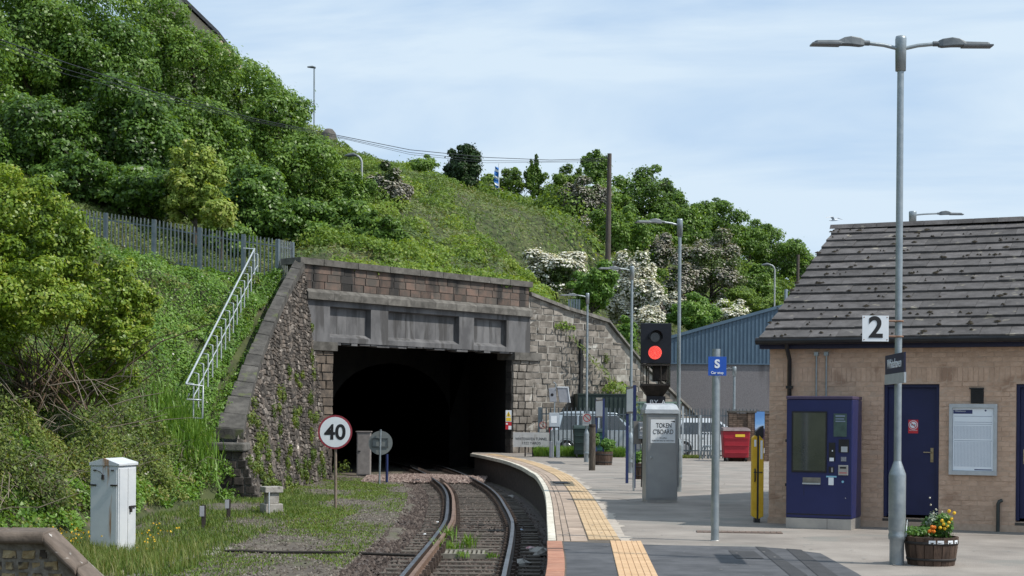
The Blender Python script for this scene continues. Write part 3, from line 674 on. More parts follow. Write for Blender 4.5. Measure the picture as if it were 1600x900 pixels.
M_cope3 = mat('dark_sloping_coping', (.045, .042, .038), (.105, .098, .088), 2.5, .95, bump=.8, bscale=14, rnd=.15, streak=((.09, .10, .05), 2, .60, (1, 1, 1)))
s = 0.0
while s < .965:
    s1 = min(s + RNG.uniform(.055, .085), .965); m2 = MB(); a, b = lw_top(s + .0015), lw_top(s1 - .0015); w = .30 + .55 * ((s + s1) / 2) ** 3; dz = RNG.uniform(-.015, .015)
    L, U = Vector((-w, 0, .04)), Vector((0, 0, .16 + dz)); r_ = Vector((.06, 0, -.03)); dn = Vector((0, 0, -.16))
    m2.box(a + r_ + dn, a + L + dn, b + L + dn, b + r_ + dn, a + r_ + U, a + L + U, b + L + U, b + r_ + U); m2.build('coping_stone', M_cope3, lw, bevel=.02); s = s1
# end pier
e0 = lw_top(1.0); LF = Frame((-9.5, 45.35), (1, 0.0)); mpr = mat('pier_dark_stone', (.028, .024, .022), (.065, .055, .048), 4, .92, bump=.5, rnd=.3)
VP = block_variants(4, 77, m=mpr)
z = -.95; mb = MB(); mb.prism(LF, [(.15, -1), (2.05, -1), (1.50, .55), (.15, .55)], -.9, -.06); mb.build('backing', M_mort, lw)
while z < .5:
    k = (z + .95) / 1.5; stones_row(LF, z, min(z + .25, .55), .15, 2.02 - .52 * k, .42, .0, VP, lw, 'pier_stone', gap=.015, jo=.03); z += .25
m2 = MB(); m2.fbox(LF, -.10, 1.62, -1.0, .12, .55, .80); o = m2.build('pier_cap', M_cope, lw, bevel=.05)

# ------------------------------------------------------------------ left foreground ramp wall
NF = Frame((-14, 21.7), (1, 0.0)); ramp = root('platform_end_wall', 'rubble stone wall with heavy rounded coping at the bottom left corner', 'wall', (-7.5, 21.7, -.86))
M_ochre = mat('ochre_rubble', (.20, .145, .07), (.36, .29, .18), 7, .92, bump=.9, bscale=30, rnd=.35, streak=((.075, .062, .05), 5, .55, (1, 1, 1)))
VO = block_variants(8, 5, jit=.14, rnd=.14, m=M_ochre)
tk = NF.hit(69, 840)[0]; tslope = lambda t: (.0 if t < tk else -(t - tk) * 1.0)
mb = MB(); mb.prism(NF, [(0, -1.1), (tk + 1.1, -1.1), (tk, -.08), (0, -.08)], -.7, -.03); mb.build('backing', mat('pale_rubble_mortar', (.14, .12, .095), (.27, .25, .22), 9, .95, bump=.6), ramp)
z = -1.0
while z < -.15:
    h = RNG.uniform(.11, .18); t = tk - 3.2
    while t < tk + 1:
        e = t + RNG.uniform(.14, .34)
        if z + h < tslope(e) - .14: place('stone', RNG.choice(VO), block_matrix(NF, t, e, z, z + h + RNG.uniform(-.02, .02), RNG.uniform(-.02, .03), .3, .02), ramp)
        t = e
    z += h
M_cop2 = mat('flaking_coping', (.10, .078, .062), (.17, .135, .11), 4, .85, bump=.4, streak=((.62, .60, .57), 5, .66, (.6, 1, 1.6)))
def cope_seg(a, b, za, zb2, r0=.0):
    prof = [(.13, -.17), (.17, -.13), (.17, -.05), (.13, .0), (-.45, .02), (-.5, -.02), (-.5, -.17)]; q = NF.pt; n = len(prof)
    vs = [q(a, o, za + z) for o, z in prof] + [q(b, o, zb2 + z) for o, z in prof]; m2 = MB()
    m2.add(vs, [tuple(range(n)), tuple(range(2 * n - 1, n - 1, -1))] + [(i, i + n, (i + 1) % n + n, (i + 1) % n) for i in range(n)]); m2.build('coping_stone', M_cop2, ramp, bevel=.025)
for a, b in ((tk - 3.4, tk - 1.75), (tk - 1.74, tk - .62), (tk - .61, tk + .05)): cope_seg(a, b, 0, 0)
cope_seg(tk + .03, tk + .50, -.01, -.47); cope_seg(tk + .51, tk + 1.2, -.49, -1.16)
# ------------------------------------------------------------------ station building
BF = Frame((4.115, 24.6), (1, -.45)); BN = BF.n
M_brick = mat('buff_brick', (.46, .315, .225), (.56, .395, .29), 9, .9, bump=.35, bscale=60, rnd=.09, streak=((.36, .235, .165), 2.5, .62, (1, 1, 1)))
M_bmort = mat('brick_mortar', (.42, .30, .22), (.50, .37, .28), 14, .95)
M_tile = mat('concrete_roof_tile', (.062, .057, .056), (.108, .101, .100), 5, .9, bump=.5, bscale=25, rnd=.26, streak=((.24, .22, .18), 4.5, .64, (1, 1, 1)))
M_moss = mat('dark_moss', (.018, .014, .010), (.04, .032, .018), 20, .98, bump=.5)
M_blackp = mat('black_gutter', (.012, .012, .014), (.02, .02, .022), 6, .4)
M_navy = mat('navy_paint', (.010, .014, .060), (.013, .018, .072), 4, .45, bump=.05)
M_navyd = mat('dark_navy_fascia', (.012, .014, .04), (.018, .02, .055), 4, .5)
M_galv = mat('galvanised_steel', (.26, .30, .325), (.36, .40, .42), 8, .42, metal=.55, bump=.08, spec=.5, streak=((.22, .25, .26), 2, .6, (1, 1, .2)))
M_alu = mat('brushed_aluminium', (.42, .45, .48), (.52, .55, .57), 6, .4, metal=.4)
M_stain = mat('stainless_panel', (.34, .33, .32), (.45, .43, .40), 3, .45, metal=.5, streak=((.25, .19, .14), 3, .64, (1, 1, .3)))
M_whitep = mat('white_sign', (.72, .76, .80), (.78, .81, .84), 5, .5)
M_blackt = mat('black_lettering', (.012, .012, .014), (.016, .016, .018), 5, .6)
M_redp = mat('red_sign', (.50, .02, .03), (.56, .03, .04), 5, .5)
M_yel = mat('yellow_sign', (.75, .50, .03), (.8, .55, .05), 5, .5)
bld = root('station_building', 'single-storey buff brick station building with dark tiled roof and navy doors at the right edge', 'building', BF.pt(3.0, -2, 0))
TEND = 9.0; EZ = 2.97
d1 = [BF.hit(1380, 700)[0], BF.hit(1467, 700)[0]]; d2 = [BF.hit(1587, 700)[0], BF.hit(1587, 700)[0] + .95]
dz1 = BF.hit(1467, 600)[1]; dz0 = .17
vent = (BF.hit(1517, 620)[0], BF.hit(1537, 620)[0], BF.hit(1527, 630)[1], BF.hit(1527, 608)[1])
mb = MB(); c0, c1, c2, c3 = BF.pt(.02, -.02, 0), BF.pt(TEND, -.02, 0), BF.pt(TEND, -9.2, 0), BF.pt(.02, -9.2, 0)
# wall as pieces round the door openings
for a, b, z0, z1 in ((.0, d1[0], -.1, EZ), (d1[0], d1[1], dz1, EZ), (d1[0], d1[1], -.1, dz0 - .02), (d1[1], d2[0], -.1, EZ), (d2[0], d2[1], dz1, EZ), (d2[0], d2[1], -.1, dz0 - .02), (d2[1], TEND, -.1, EZ)):
    mb.fbox(BF, a + (.012 if a == 0 else 0), b, -.30, -.0055, z0, z1)
GB = 5.2; RZ = 5.36 - .12
mb.prism(Frame(BF.pt(.012, -.3, 0).xy, (-BN.x, -BN.y)), [(0, -.1), (2 * GB - .3, -.1), (2 * GB - .3, EZ), (GB - .3, RZ - .05), (0, EZ)], 0, .28)
mb.prism(Frame(BF.pt(TEND - .3, -.3, 0).xy, (-BN.x, -BN.y)), [(0, -.1), (2 * GB - .3, -.1), (2 * GB - .3, EZ), (GB - .3, RZ - .05), (0, EZ)], -.28, 0)
mb.fbox(BF, .02, TEND, -2 * GB, -2 * GB + .3, -.1, EZ); mb.build('wall', M_bmort, bld)
bricks = []
ph = .0752; ncourse = int((EZ - .02) / ph)
for r in range(ncourse):
    z0 = .0 + r * ph
    sold = dz1 + .01 < z0 < dz1 + .235
    if sold: continue
    t = 0 if r % 2 else -.115
    while t < 5.6:
        e = t + .2305; a, b = max(t, 0), e
        for u0, u1 in (d1, d2):
            if z0 + ph > dz0 - .02 and z0 < dz1:
                if a < u0 < b: b = u0
                if a < u1 < b: a = u1
                if a >= u0 and b <= u1: a = b
        if z0 + ph > vent[2] and z0 < vent[3] and a < vent[1] and b > vent[0]:
            if a < vent[0]: b = vent[0]
            elif b > vent[1]: a = vent[1]
            else: a = b
        if b - a > .03: bricks.append((a, b, z0, z0 + ph))
        t = e
rz = [r * ph for r in range(ncourse) if dz1 + .01 < r * ph < dz1 + .235]; zs0, zs1 = rz[0], rz[-1] + ph
t = 0
while t < 5.6: bricks.append((t, t + .077, zs0, zs1)); t += .077
vbr = block_variants(5, 3, jit=.012, rnd=.015, m=M_brick)
bricks.sort(key=lambda c: (c[0] > 4.6, -(c[1] - c[0]) * (c[3] - c[2]) - .0002 * c[0]))
bs = MB()
for k, c in enumerate(bricks):
    o_ = RNG.uniform(-.0015, .002); M = block_matrix(BF, c[0], c[1], c[2], c[3], o_, .08, .007)
    if k < 298: place('brick', RNG.choice(vbr), M, bld)
    else: bs.block(M, RNG, .012, .015)
o = bs.build('brick_courses', M_brick, bld); o['kind'] = 'stuff'
# plinth step
mb = MB(); mb.fbox(BF, .0, 5.8, .0, .035, -.05, .10); mb.build('plinth', M_bmort, bld)
# doors
def door(t0, t1, hinge_left=True):
    m2 = MB(); m2.fbox(BF, t0 + .05, t1 - .05, -.16, -.115, dz0 + .03, dz1 - .05); d = m2.build('door', M_navy, bld, bevel=.004)
    m2 = MB(); m2.fbox(BF, t0 + .002, t0 + .05, -.17, -.06, dz0, dz1 - .002); m2.fbox(BF, t1 - .05, t1 - .002, -.17, -.06, dz0, dz1 - .002); m2.fbox(BF, t0 + .05, t1 - .05, -.17, -.06, dz1 - .05, dz1 - .002); m2.build('frame', M_navy, d)
    m2 = MB(); hx = t1 - .12 if hinge_left else t0 + .12; sg = -1 if hinge_left else 1
    m2.fbox(BF, hx - .022, hx + .022, -.115, -.105, 1.02, 1.24); m2.tube([BF.pt(hx, -.105, 1.17), BF.pt(hx, -.06, 1.17), BF.pt(hx + sg * .12, -.055, 1.172)], .009, 8)
    m2.lathe(BF.pt(hx, -.1, 1.05), [(.012, -.01), (.012, .01)], 8); m2.build('handle', mat('brass_handle', (.35, .28, .17), (.45, .37, .24), 9, .35, metal=.8), d)
    m2 = MB(); m2.fbox(BF, t0, t1, -.3, .02, -.05, dz0 - .03); m2.build('door_step', mat('step_concrete', (.05, .045, .04), (.09, .08, .07), 6, .9), bld)
    return d
dr = door(*d1); door(*d2, hinge_left=False)
# no smoking notice on the door
na, nz_ = BF.hit(1425, 665); sgn = MB(); sgn.fbox(BF, na - .075, na + .075, -.114, -.110, nz_ - .12, nz_ + .09); s1 = sgn.build('no_smoking_notice', M_redp, dr)
def disc(fr, t, z, r, out, m, name, parent, r_in=None, th=.003):
    m2 = MB(); n = 28; q = fr.pt
    if r_in is None:
        vs = [q(t + r * math.cos(2 * math.pi * k / n), out, z + r * math.sin(2 * math.pi * k / n)) for k in range(n)] + [q(t + r * math.cos(2 * math.pi * k / n), out - th, z + r * math.sin(2 * math.pi * k / n)) for k in range(n)]
        m2.add(vs, [tuple(range(n)), tuple(range(2 * n - 1, n - 1, -1))] + [(k, k + n, (k + 1) % n + n, (k + 1) % n) for k in range(n)])
    else:
        vs = []
        for rr_ in (r, r_in): vs += [q(t + rr_ * math.cos(2 * math.pi * k / n), out, z + rr_ * math.sin(2 * math.pi * k / n)) for k in range(n)]
        m2.add(vs, [(k, (k + 1) % n, (k + 1) % n + n, k + n) for k in range(n)])
    return m2.build(name, m, parent)
def bar(fr, t, z, L, w, ang, out, m, name, parent, th=.002):
    ca, sa = math.cos(ang), math.sin(ang); m2 = MB(); q = fr.pt
    c = [(-L / 2, -w / 2), (L / 2, -w / 2), (L / 2, w / 2), (-L / 2, w / 2)]; c = [(t + x * ca - y * sa, z + x * sa + y * ca) for x, y in c]
    m2.add([q(a, out, b) for a, b in c] + [q(a, out - th, b) for a, b in c], [(0, 1, 2, 3), (7, 6, 5, 4), (0, 4, 5, 1), (1, 5, 6, 2), (2, 6, 7, 3), (3, 7, 4, 0)]); return m2.build(name, m, parent)
m2 = MB(); disc(BF, na, nz_ + .01, .07, -.108, M_whitep, 'notice_disc', dr); disc(BF, na, nz_ + .01, .062, -.1065, M_redp, 'notice_ring', dr, .05)
bar(BF, na, nz_ + .01, .07, .012, 0, -.1055, M_blackt, 'cigarette_mark', dr); bar(BF, na, nz_ + .01, .11, .01, -.78, -.1045, M_redp, 'notice_bar', dr)
text_mesh('NO SMOKING', BF.mat(na, -.108, nz_ - .075), .022, M_whitep, dr, width=.12)
# vent
mb = MB(); mb.fbox(BF, vent[0], vent[1], -.06, .012, vent[2], vent[3]); v_ = mb.build('air_vent', M_blackp, bld)
for k in range(6): m2 = MB(); z = vent[2] + .02 + k * .033; m2.fbox(BF, vent[0] + .01, vent[1] - .01, .012, .03, z, z + .012); m2.build('slat', M_blackp, v_)
m2 = MB(); m2.fbox(BF, vent[0] - .02, vent[1] + .005, .0, .035, vent[3], vent[3] + .02); m2.build('vent_hood', M_blackp, v_)
# roof : slope frame ; s up the slope
pitch_len = math.hypot(GB + .28, RZ - EZ + .12); se, ce = (RZ - EZ + .12) / pitch_len, (GB + .28) / pitch_len
e_out = .28
def rp(t, s, h=0.0):    # point on the roof: t along, s up the slope, h above
    return BF.pt(t, e_out - s * ce - h * se * -1 * -1 * -1 if False else e_out - s * ce + h * se, EZ - .06 + s * se + h * ce)
mb = MB()
mb.box(rp(-.04, 0, -.06), rp(TEND + .1, 0, -.06), rp(TEND + .1, pitch_len, -.06), rp(-.04, pitch_len, -.06), rp(-.04, 0, -.01), rp(TEND + .1, 0, -.01), rp(TEND + .1, pitch_len, -.01), rp(-.04, pitch_len, -.01))
# back slope
yb = lambda t, s, h=0: BF.pt(t, -2 * GB - e_out + s * ce - h * se, EZ - .06 + s * se + h * ce)
mb.box(yb(TEND + .1, 0, -.06), yb(-.10, 0, -.06), yb(-.10, pitch_len, -.06), yb(TEND + .1, pitch_len, -.06), yb(TEND + .1, 0, .03), yb(-.10, 0, .03), yb(-.10, pitch_len, .03), yb(TEND + .1, pitch_len, .03))
roof = mb.build('roof', M_moss, bld)
TR = 14; gs = pitch_len / TR; tw = .43
tv = []
for k in range(6):
    r_ = random.Random(k + 50); vs = []; m2 = MB()
    L, w = gs + .07, tw - .006; a = r_.uniform(-.004, .004)
    m2.box((0, 0, -.008), (w, 0, -.008), (w, L, -.008), (0, L, -.008), (0, 0 + a, .031), (w, 0 - a, .029), (w, L, .010), (0, L, .010)); m2.add([(w * .2, -.002, .031), (w * .8, .001, .031), (w * .8, .03, .033), (w * .2, .03, .033)], [(0, 1, 2, 3)])
    me = bpy.data.meshes.new('tile_%d' % k); me.from_pydata(m2.v, [], m2.f); me.materials.append(M_tile); tv.append(me)
X_ = BF.d; Y_ = (rp(0, 1) - rp(0, 0)).normalized(); Z_ = X_.cross(Y_)
sag = lambda t, s: -.035 * math.sin(min(1, max(0, t / 5)) * math.pi) * (s / pitch_len)
moss = []; rest = MB(); nt_ = 0
for row in range(TR):
    t = -.16 + (tw * .5 if row % 2 else 0) - (0 if row % 2 == 0 else tw); k = 0
    while t < TEND:
        t0 = max(t, -.09)
        M = Matrix(((X_.x, Y_.x, Z_.x, 0), (X_.y, Y_.y, Z_.y, 0), (X_.z, Y_.z, Z_.z, 0), (0, 0, 0, 1))); M.translation = rp(t0, row * gs - .02 + RNG.uniform(-.008, .008), .030 + sag(t0, row * gs) + RNG.uniform(-.003, .003))
        M = M @ Matrix.Rotation(RNG.uniform(-.006, .006), 4, 'Z') @ Matrix.Rotation(-.045, 4, 'X')
        if t0 > t: M = M @ Matrix.Diagonal(((t + tw - t0) / tw, 1, 1, 1))
        if t + tw > -.1:
            if t < 5.9: place('roof_tile', RNG.choice(tv), M, roof); nt_ += 1
            else:
                me = RNG.choice(tv); rest.add([M @ v.co for v in me.vertices], [tuple(p.vertices) for p in me.polygons])
            if t < 6.2:
                for _ in range(max(0, int(1.4 + 3.4 * math.sin(t0 * 2.3 + row * .9) * math.cos(row * 1.7 - t0) + RNG.uniform(-1, 1.5)))):
                    moss.append((t0 + RNG.choice((0, 0, RNG.uniform(0, tw), RNG.uniform(0, tw))) + RNG.gauss(0, .02), row * gs + abs(RNG.gauss(0, .12)), RNG.choice((.016, .02, .026, .034, .05)) * RNG.uniform(.7, 1.2)))
        t += tw
o = rest.build('far_roof_tiles', M_tile, roof); o['kind'] = 'stuff'
mb = MB()
for t, s, r_ in moss:
    h = .081 - .030 * min(1, (s % gs) / gs) + sag(t, s); n = 7; cen = [rp(t + RNG.uniform(.7, 1.6) * r_ * math.cos(6.283 * k / n), s + RNG.uniform(.6, 1.2) * r_ * .9 * math.sin(6.283 * k / n), h - .012) for k in range(n)]
    mb.add(cen + [rp(t, s, h + .012)], [(k, (k + 1) % n, n) for k in range(n)])
o = mb.build('moss_cushions', M_moss, roof); o['kind'] = 'stuff'
t = -.18
while t < 6.2:
    m2 = MB(); a, b = t, t + .44; pr = [rp(a, pitch_len - .14, .05), rp(a, pitch_len - .03, .10), BF.pt(a, -GB, RZ + .13), yb(a, pitch_len - .1, .09)]; pr2 = [p + BF.d * (b - a - .008) for p in pr]
    m2.add(pr + pr2, [(0, 4, 5, 1), (1, 5, 6, 2), (2, 6, 7, 3), (0, 1, 2, 3), (7, 6, 5, 4)]); m2.build('ridge_tile', M_tile, roof); t = b
# fascia, gutter, downpipe, conduits
mb = MB(); mb.fbox(BF, -.12, TEND, .005, .16, EZ - .19, EZ - .07); mb.build('fascia', M_navyd, bld)
mb = MB(); mb.tube([BF.pt(-.15, .27, EZ - .07), BF.pt(TEND, .27, EZ - .07)], .058, 12); mb.build('gutter', M_blackp, bld)
td = BF.hit(1234, 700)[0]; mb = MB(); mb.tube([BF.pt(td, .26, EZ - .08), BF.pt(td, .22, EZ - .2), BF.pt(td, .06, EZ - .36), BF.pt(td, .05, .06)], .034, 10)
for z in (.6, 1.3, 2.15): mb.fbox(BF, td - .05, td + .05, .0, .09, z, z + .045)
mb.build('downpipe', M_blackp, bld)
for px in (1276, 1291.5):
    tq = BF.hit(px, 600)[0]; mb = MB(); mb.tube([BF.pt(tq, .03, .9), BF.pt(tq, .03, EZ - .26)], .013, 8); mb.fbox(BF, tq - .033, tq + .033, .0, .06, EZ - .30, EZ - .24)
    mb.build('conduit', M_galv, bld)
tq = BF.hit(1560, 800)[0]; mb = MB(); zt_ = BF.hit(1560, 783)[1]; mb.tube([BF.pt(tq, .05, 0), BF.pt(tq, .05, zt_ - .04), BF.pt(tq + .02, .05, zt_), BF.pt(tq + .05, .02, zt_ + .01)], .028, 10); mb.build('waste_pipe', mat('dark_green_pipe', (.03, .035, .035), (.05, .055, .05), 6, .6), bld)
# timetable board -------------------------------------------------------------
a0, z1_ = BF.hit(1484, 631); a1, z0_ = BF.hit(1558, 743)
tb = root('timetable_case', 'aluminium framed timetable poster case on the brick wall between the two doors', 'notice board', BF.pt((a0 + a1) / 2, .03, z0_))
mb = MB(); mb.fbox(BF, a0, a1, .005, .03, z0_, z1_); mb.build('back_panel', M_alu, tb)
for x0, x1, zz0, zz1 in ((a0, a0 + .05, z0_, z1_), (a1 - .05, a1, z0_, z1_), (a0 + .05, a1 - .05, z0_, z0_ + .06), (a0 + .05, a1 - .05, z1_ - .06, z1_)):
    mb = MB(); mb.fbox(BF, x0, x1, .031, .065, zz0, zz1); mb.build('frame', M_alu, tb)
M_paper = mat('poster_paper', (.74, .80, .86), (.78, .83, .88), 2, .25, spec=.6)
mb = MB(); mb.fbox(BF, a0 + .055, a1 - .055, .031, .036, z0_ + .065, z1_ - .065); pp = mb.build('poster', M_paper, tb)
M_ink = mat('faint_ink', (.20, .25, .34), (.24, .29, .38), 5, .4); M_ink2 = mat('navy_ink', (.03, .04, .12), (.035, .045, .13), 5, .4)
mb = MB(); mb.fbox(BF, a0 + .06, a0 + .34, .036, .038, z1_ - .15, z1_ - .09); mb.build('heading_flag', M_ink2, pp)
text_mesh('Whitehaven', BF.mat(a0 + .16, .0385, z1_ - .11), .03, M_whitep, pp, width=.16)
inkb = MB(); W0, W1 = a0 + .075, a1 - .075
for zz in (z1_ - .19, z1_ - .28, z1_ - .31): inkb.fbox(BF, W0, W1, .036, .0375, zz, zz + .006)
zz = z1_ - .34
while zz > z0_ + .13:
    if abs(zz - (z0_ + .52)) > .02:
        x = W0
        while x < W1 - .02: inkb.fbox(BF, x, x + .014, .036, .0374, zz, zz + .005); x += .021
    zz -= .0135
inkb.fbox(BF, W0, W1, .036, .0376, z0_ + .515, z0_ + .522); inkb.build('timetable_print', M_ink, pp)['kind'] = 'stuff'
mb = MB(); mb.fbox(BF, W0 + .30, W1, .036, .0378, z0_ + .075, z0_ + .09); mb.build('footer_line', M_ink2, pp); disc(BF, a1 - .17, z1_ - .10, .014, .038, M_ink2, 'logo_dot', pp)
# ticket machine --------------------------------------------------------------
MF = Frame((4.205, 23.52), (1, -.42)); M_tvm = mat('ticket_machine_blue', (.010, .016, .085), (.013, .020, .10), 3, .38, spec=.5)
tm = root('ticket_machine', 'tall navy blue ticket vending machine with dark screen against the brick wall', 'ticket machine', MF.pt(.5, -.4, 0))
mw, mdp, mh = 1.00, .80, 2.0
mb = MB(); mb.fbox(MF, 0, mw, -mdp, 0, .165, mh - .03); body = mb.build('cabinet', M_tvm, tm, bevel=.012)
mb = MB(); mb.fbox(MF, -.005, mw + .005, -mdp, .015, mh - .028, mh + .02); mb.build('top_cap', mat('tvm_top', (.06, .045, .09), (.08, .06, .11), 4, .5), tm, bevel=.008)
mb = MB(); mb.fbox(MF, .0, mw * .995, -mdp + .02, .006, .0, .16); mb.build('base_plinth', M_stain, tm, bevel=.004)
mb = MB(); mb.fbox(MF, mw * .63, mw * .635, .001, .0075, .0, .16); mb.build('plinth_joint', M_blackt, tm)
def mp_(px, py): return (px - 115) / (502 - 115) * mw, mh - (py - 78) / (850 - 78) * mh
def mrect(x0, y0, x1, y1, o0, o1, m, name, parent=None, bev=0):
    ta, za = mp_(x0, y1); tb_, zb_ = mp_(x1, y0); m2 = MB(); m2.fbox(MF, ta, tb_, o0, o1, za, zb_); return m2.build(name, m, parent or tm, bevel=bev)
M_glass = mat('dark_reflective_glass', (.035, .04, .04), (.06, .065, .06), 2, .08, spec=1.0, coat=1.0)
mrect(148, 160, 355, 518, .002, .016, M_blackp, 'screen_frame'); sc = mrect(157, 168, 347, 508, .0165, .020, M_glass, 'screen')
mrect(394, 172, 470, 306, .002, .012, mat('timetable_screen', (.05, .08, .075), (.07, .115, .10), 12, .3), 'information_panel')
mrect(367, 342, 404, 450, .002, .010, M_blackp, 'card_slot'); mrect(372, 430, 397, 450, .0105, .02, M_whitep, 'card_slot_label'); mrect(385, 385, 391, 394, .0105, .013, M_whitep, 'card_slot_mark')
mrect(424, 322, 484, 398, .002, .010, M_blackp, 'keypad_recess'); mrect(440, 364, 475, 396, .0105, .035, M_alu, 'keypad');
mrect(367, 482, 398, 518, .002, .010, M_blackp, 'coin_slot'); mrect(383, 488, 392, 514, .0105, .018, M_stain, 'coin_slot_plate')
mrect(438, 424, 468, 450, .002, .016, mat('reader', (.15, .16, .19), (.3, .3, .33), 60, .5), 'contactless_reader')
o = mrect(424, 472, 480, 531, .002, .03, M_stain, 'note_acceptor', bev=.004); mrect(434, 482, 470, 492, .0305, .033, M_blackp, 'note_slot'); mrect(430, 515, 474, 519, .0305, .033, M_redp, 'note_slot_line')
mrect(214, 548, 320, 580, -.02, .004, mat('tray_inside', (.16, .145, .12), (.24, .22, .19), 8, .6), 'ticket_tray'); mrect(214, 580, 320, 588, .002, .035, M_alu, 'tray_lip')
mrect(352, 536, 413, 545, .002, .006, mat('light_blue_label', (.2, .45, .6), (.25, .5, .65), 6, .5), 'label_band'); mrect(366, 546, 396, 590, .002, .006, M_whitep, 'label_sheet')
disc(MF, *mp_(449, 569), .018, .004, mat('light_blue_label', (.2, .45, .6)), 'round_sticker', tm); disc(MF, *mp_(466, 664), .008, .008, M_alu, 'lock', tm)
mrect(120, 762, 500, 768, .001, .005, M_blackp, 'door_gap'); mrect(220, 590, 223, 655, .001, .003, M_navyd, 'door_seam')
# folded yellow ramp cabinet on the gable ------------------------------------------------
YF = Frame((3.865, 24.65), (1, -.05)); yb_ = root('yellow_ramp_cabinet', 'narrow yellow folded wheelchair ramp standing against the corner of the brick building', 'access ramp', YF.pt(.09, 0, 0))
M_yp = mat('yellow_ramp_paint', (.62, .36, .015), (.72, .45, .03), 7, .5, bump=.1)
for a, b in ((.0, .075), (.105, .18)):
    m2 = MB(); m2.prism(YF, [(a, .10), (b, .06), (b, 1.38), ((a + b) / 2 if a == 0 else b - .0, 1.40), (a, 1.36)] if a == 0 else [(a, .06), (b, .10), (b, 1.32), (a, 1.40)], -.22, 0); m2.build('ramp_leaf', M_yp, yb_, bevel=.006)
m2 = MB(); m2.fbox(YF, .075, .105, -.2, -.012, .06, 1.40); m2.build('dark_gap', M_blackp, yb_)
m2 = MB(); m2.fbox(YF, .04, .13, -.18, -.01, .0, .06); m2.build('foot', M_blackp, yb_); m2 = MB(); m2.prism(YF, [(.05, 1.36), (.18, 1.36), (.18, 1.56), (.13, 1.54), (.05, 1.46)], -.2, -.03); m2.build('folded_cover', M_blackp, yb_, bevel=.01)
m2 = MB(); m2.fbox(YF, .02, .16, .001, .014, .80, .815); m2.tube([YF.pt(.04, .0, .86), YF.pt(.04, .04, .84), YF.pt(.04, .04, .68), YF.pt(.04, .0, .66)], .011, 8); m2.build('handle', M_blackp, yb_)
for a, z0, z1 in ((.025, 1.22, 1.33), (.125, 1.02, 1.32)): m2 = MB(); m2.fbox(YF, a, a + .035, .001, .003, z0, z1); m2.build('instruction_label', M_whitep, yb_)
# flower tub --------------------------------------------------------------------------------
M_barrel = mat('barrel_wood', (.045, .028, .02), (.11, .07, .05), 5, .85, bump=.4, rnd=.2, stretch=(3, 3, .5))
M_hoop = mat('dark_hoop_iron', (.02, .018, .017), (.035, .03, .028), 10, .7); M_soil = mat('soil', (.02, .015, .01), (.035, .025, .018), 20, 1)
def barrel(name, label, c, r0, r1, h, group=None, patches=False):
    rt = root(name, label, 'planter', c, group); n = 18
    for k in range(n):
        a0_, a1_ = 2 * math.pi * k / n + .012, 2 * math.pi * (k + 1) / n - .012; m2 = MB(); vs = []
        for z, r in ((0, r0), (h * .5, (r0 + r1) / 2 * 1.02), (h, r1)):
            for a in (a0_, a1_):
                for rr_ in (r, r - .025): vs.append((c[0] + rr_ * math.cos(a), c[1] + rr_ * math.sin(a), c[2] + z))
        fs = []
        for i in (0, 4): fs += [(i, i + 2, i + 6, i + 4), (i + 1, i + 5, i + 7, i + 3), (i, i + 4, i + 5, i + 1), (i + 2, i + 3, i + 7, i + 6)]
        fs += [(8, 10, 11, 9)]; m2.add(vs, fs); m2.build('stave', M_barrel, rt)
    for z0, z1 in ((.18, .26), (.74, .84)):
        m2 = MB(); f = lambda z: r0 + (r1 - r0) * z + .004; m2.lathe(c, [(f(z0), z0 * h), (f(z0) + .004, z0 * h), (f(z1) + .004, z1 * h), (f(z1), z1 * h)], 28); m2.build('hoop', M_hoop, rt)
    m2 = MB(); m2.lathe(c, [(r1 - .03, h * .9), (.01, h * .92)], 18); m2.build('soil', M_soil, rt); return rt
LM_g = leafmat('planter_leaf', [(.05, .12, .02), (.10, .22, .035), (.16, .28, .06)]); LM_or = leafmat('orange_petal', [(.75, .22, .02), (.85, .30, .04)], .2); LM_ye = leafmat('yellow_petal', [(.80, .52, .03), (.90, .65, .06)], .2)
LM_wh = leafmat('white_petal', [(.55, .52, .44), (.78, .76, .68)], .15); LM_grey = leafmat('lavender_leaf', [(.16, .22, .15), (.30, .36, .28)], .2)
tubc = G(1463, 886)
tub = barrel('flower_tub', 'half barrel tub of orange and yellow flowers beside the tall double lamp post', (tubc.x + .02, tubc.y + .3, 0), .265, .31, .33)
TCx, TCy = tubc.x + .02, tubc.y + .3
R_ = np.random.default_rng(5)
crown_mesh((TCx - .08, TCy, .38), (.28, .22, .10), 2200, .022, 8, 1, LM_g, tub, 'foliage', .6, .25); crown_mesh((TCx + .12, TCy, .42), (.22, .2, .22), 2600, .022, 8, 2, LM_g, tub, 'foliage', .45, .3)
crown_mesh((TCx + .02, TCy, .50), (.09, .08, .22), 600, .02, 5, 3, LM_grey, tub, 'grey_spikes', .6, .3)
def flowers(cs, m, r, parent, name='flower'):
    for c in cs:
        n = 46; d = unit(R_.normal(size=(n, 3))); quad_cloud(name, leaves(np.array(c) + d * r * .7, d, r * .42, R_, .9), R_.uniform(0, 1, n), m, parent)
flowers([(TCx - .045 + dx, TCy - .2, .40 + dz) for dx, dz in ((-.03, .0), (.02, .0), (0, .05), (.025, .045), (-.01, .01))], LM_or, .028, tub)
flowers([(TCx + .06 + dx, TCy - .16, .44 + dz) for dx, dz in ((0, 0), (.05, -.01), (.10, .06), (.02, .08), (.13, .10), (.10, .19), (.16, .17), (.04, .04), (.08, .02))], LM_ye, .026, tub)
flowers([(TCx + .02 + dx, TCy - .12, .5 + dz) for dx, dz in ((0, .15), (-.03, .1), (.07, .12), (-.06, .2), (-.07, .28))], LM_wh, .014, tub, 'white_bud')
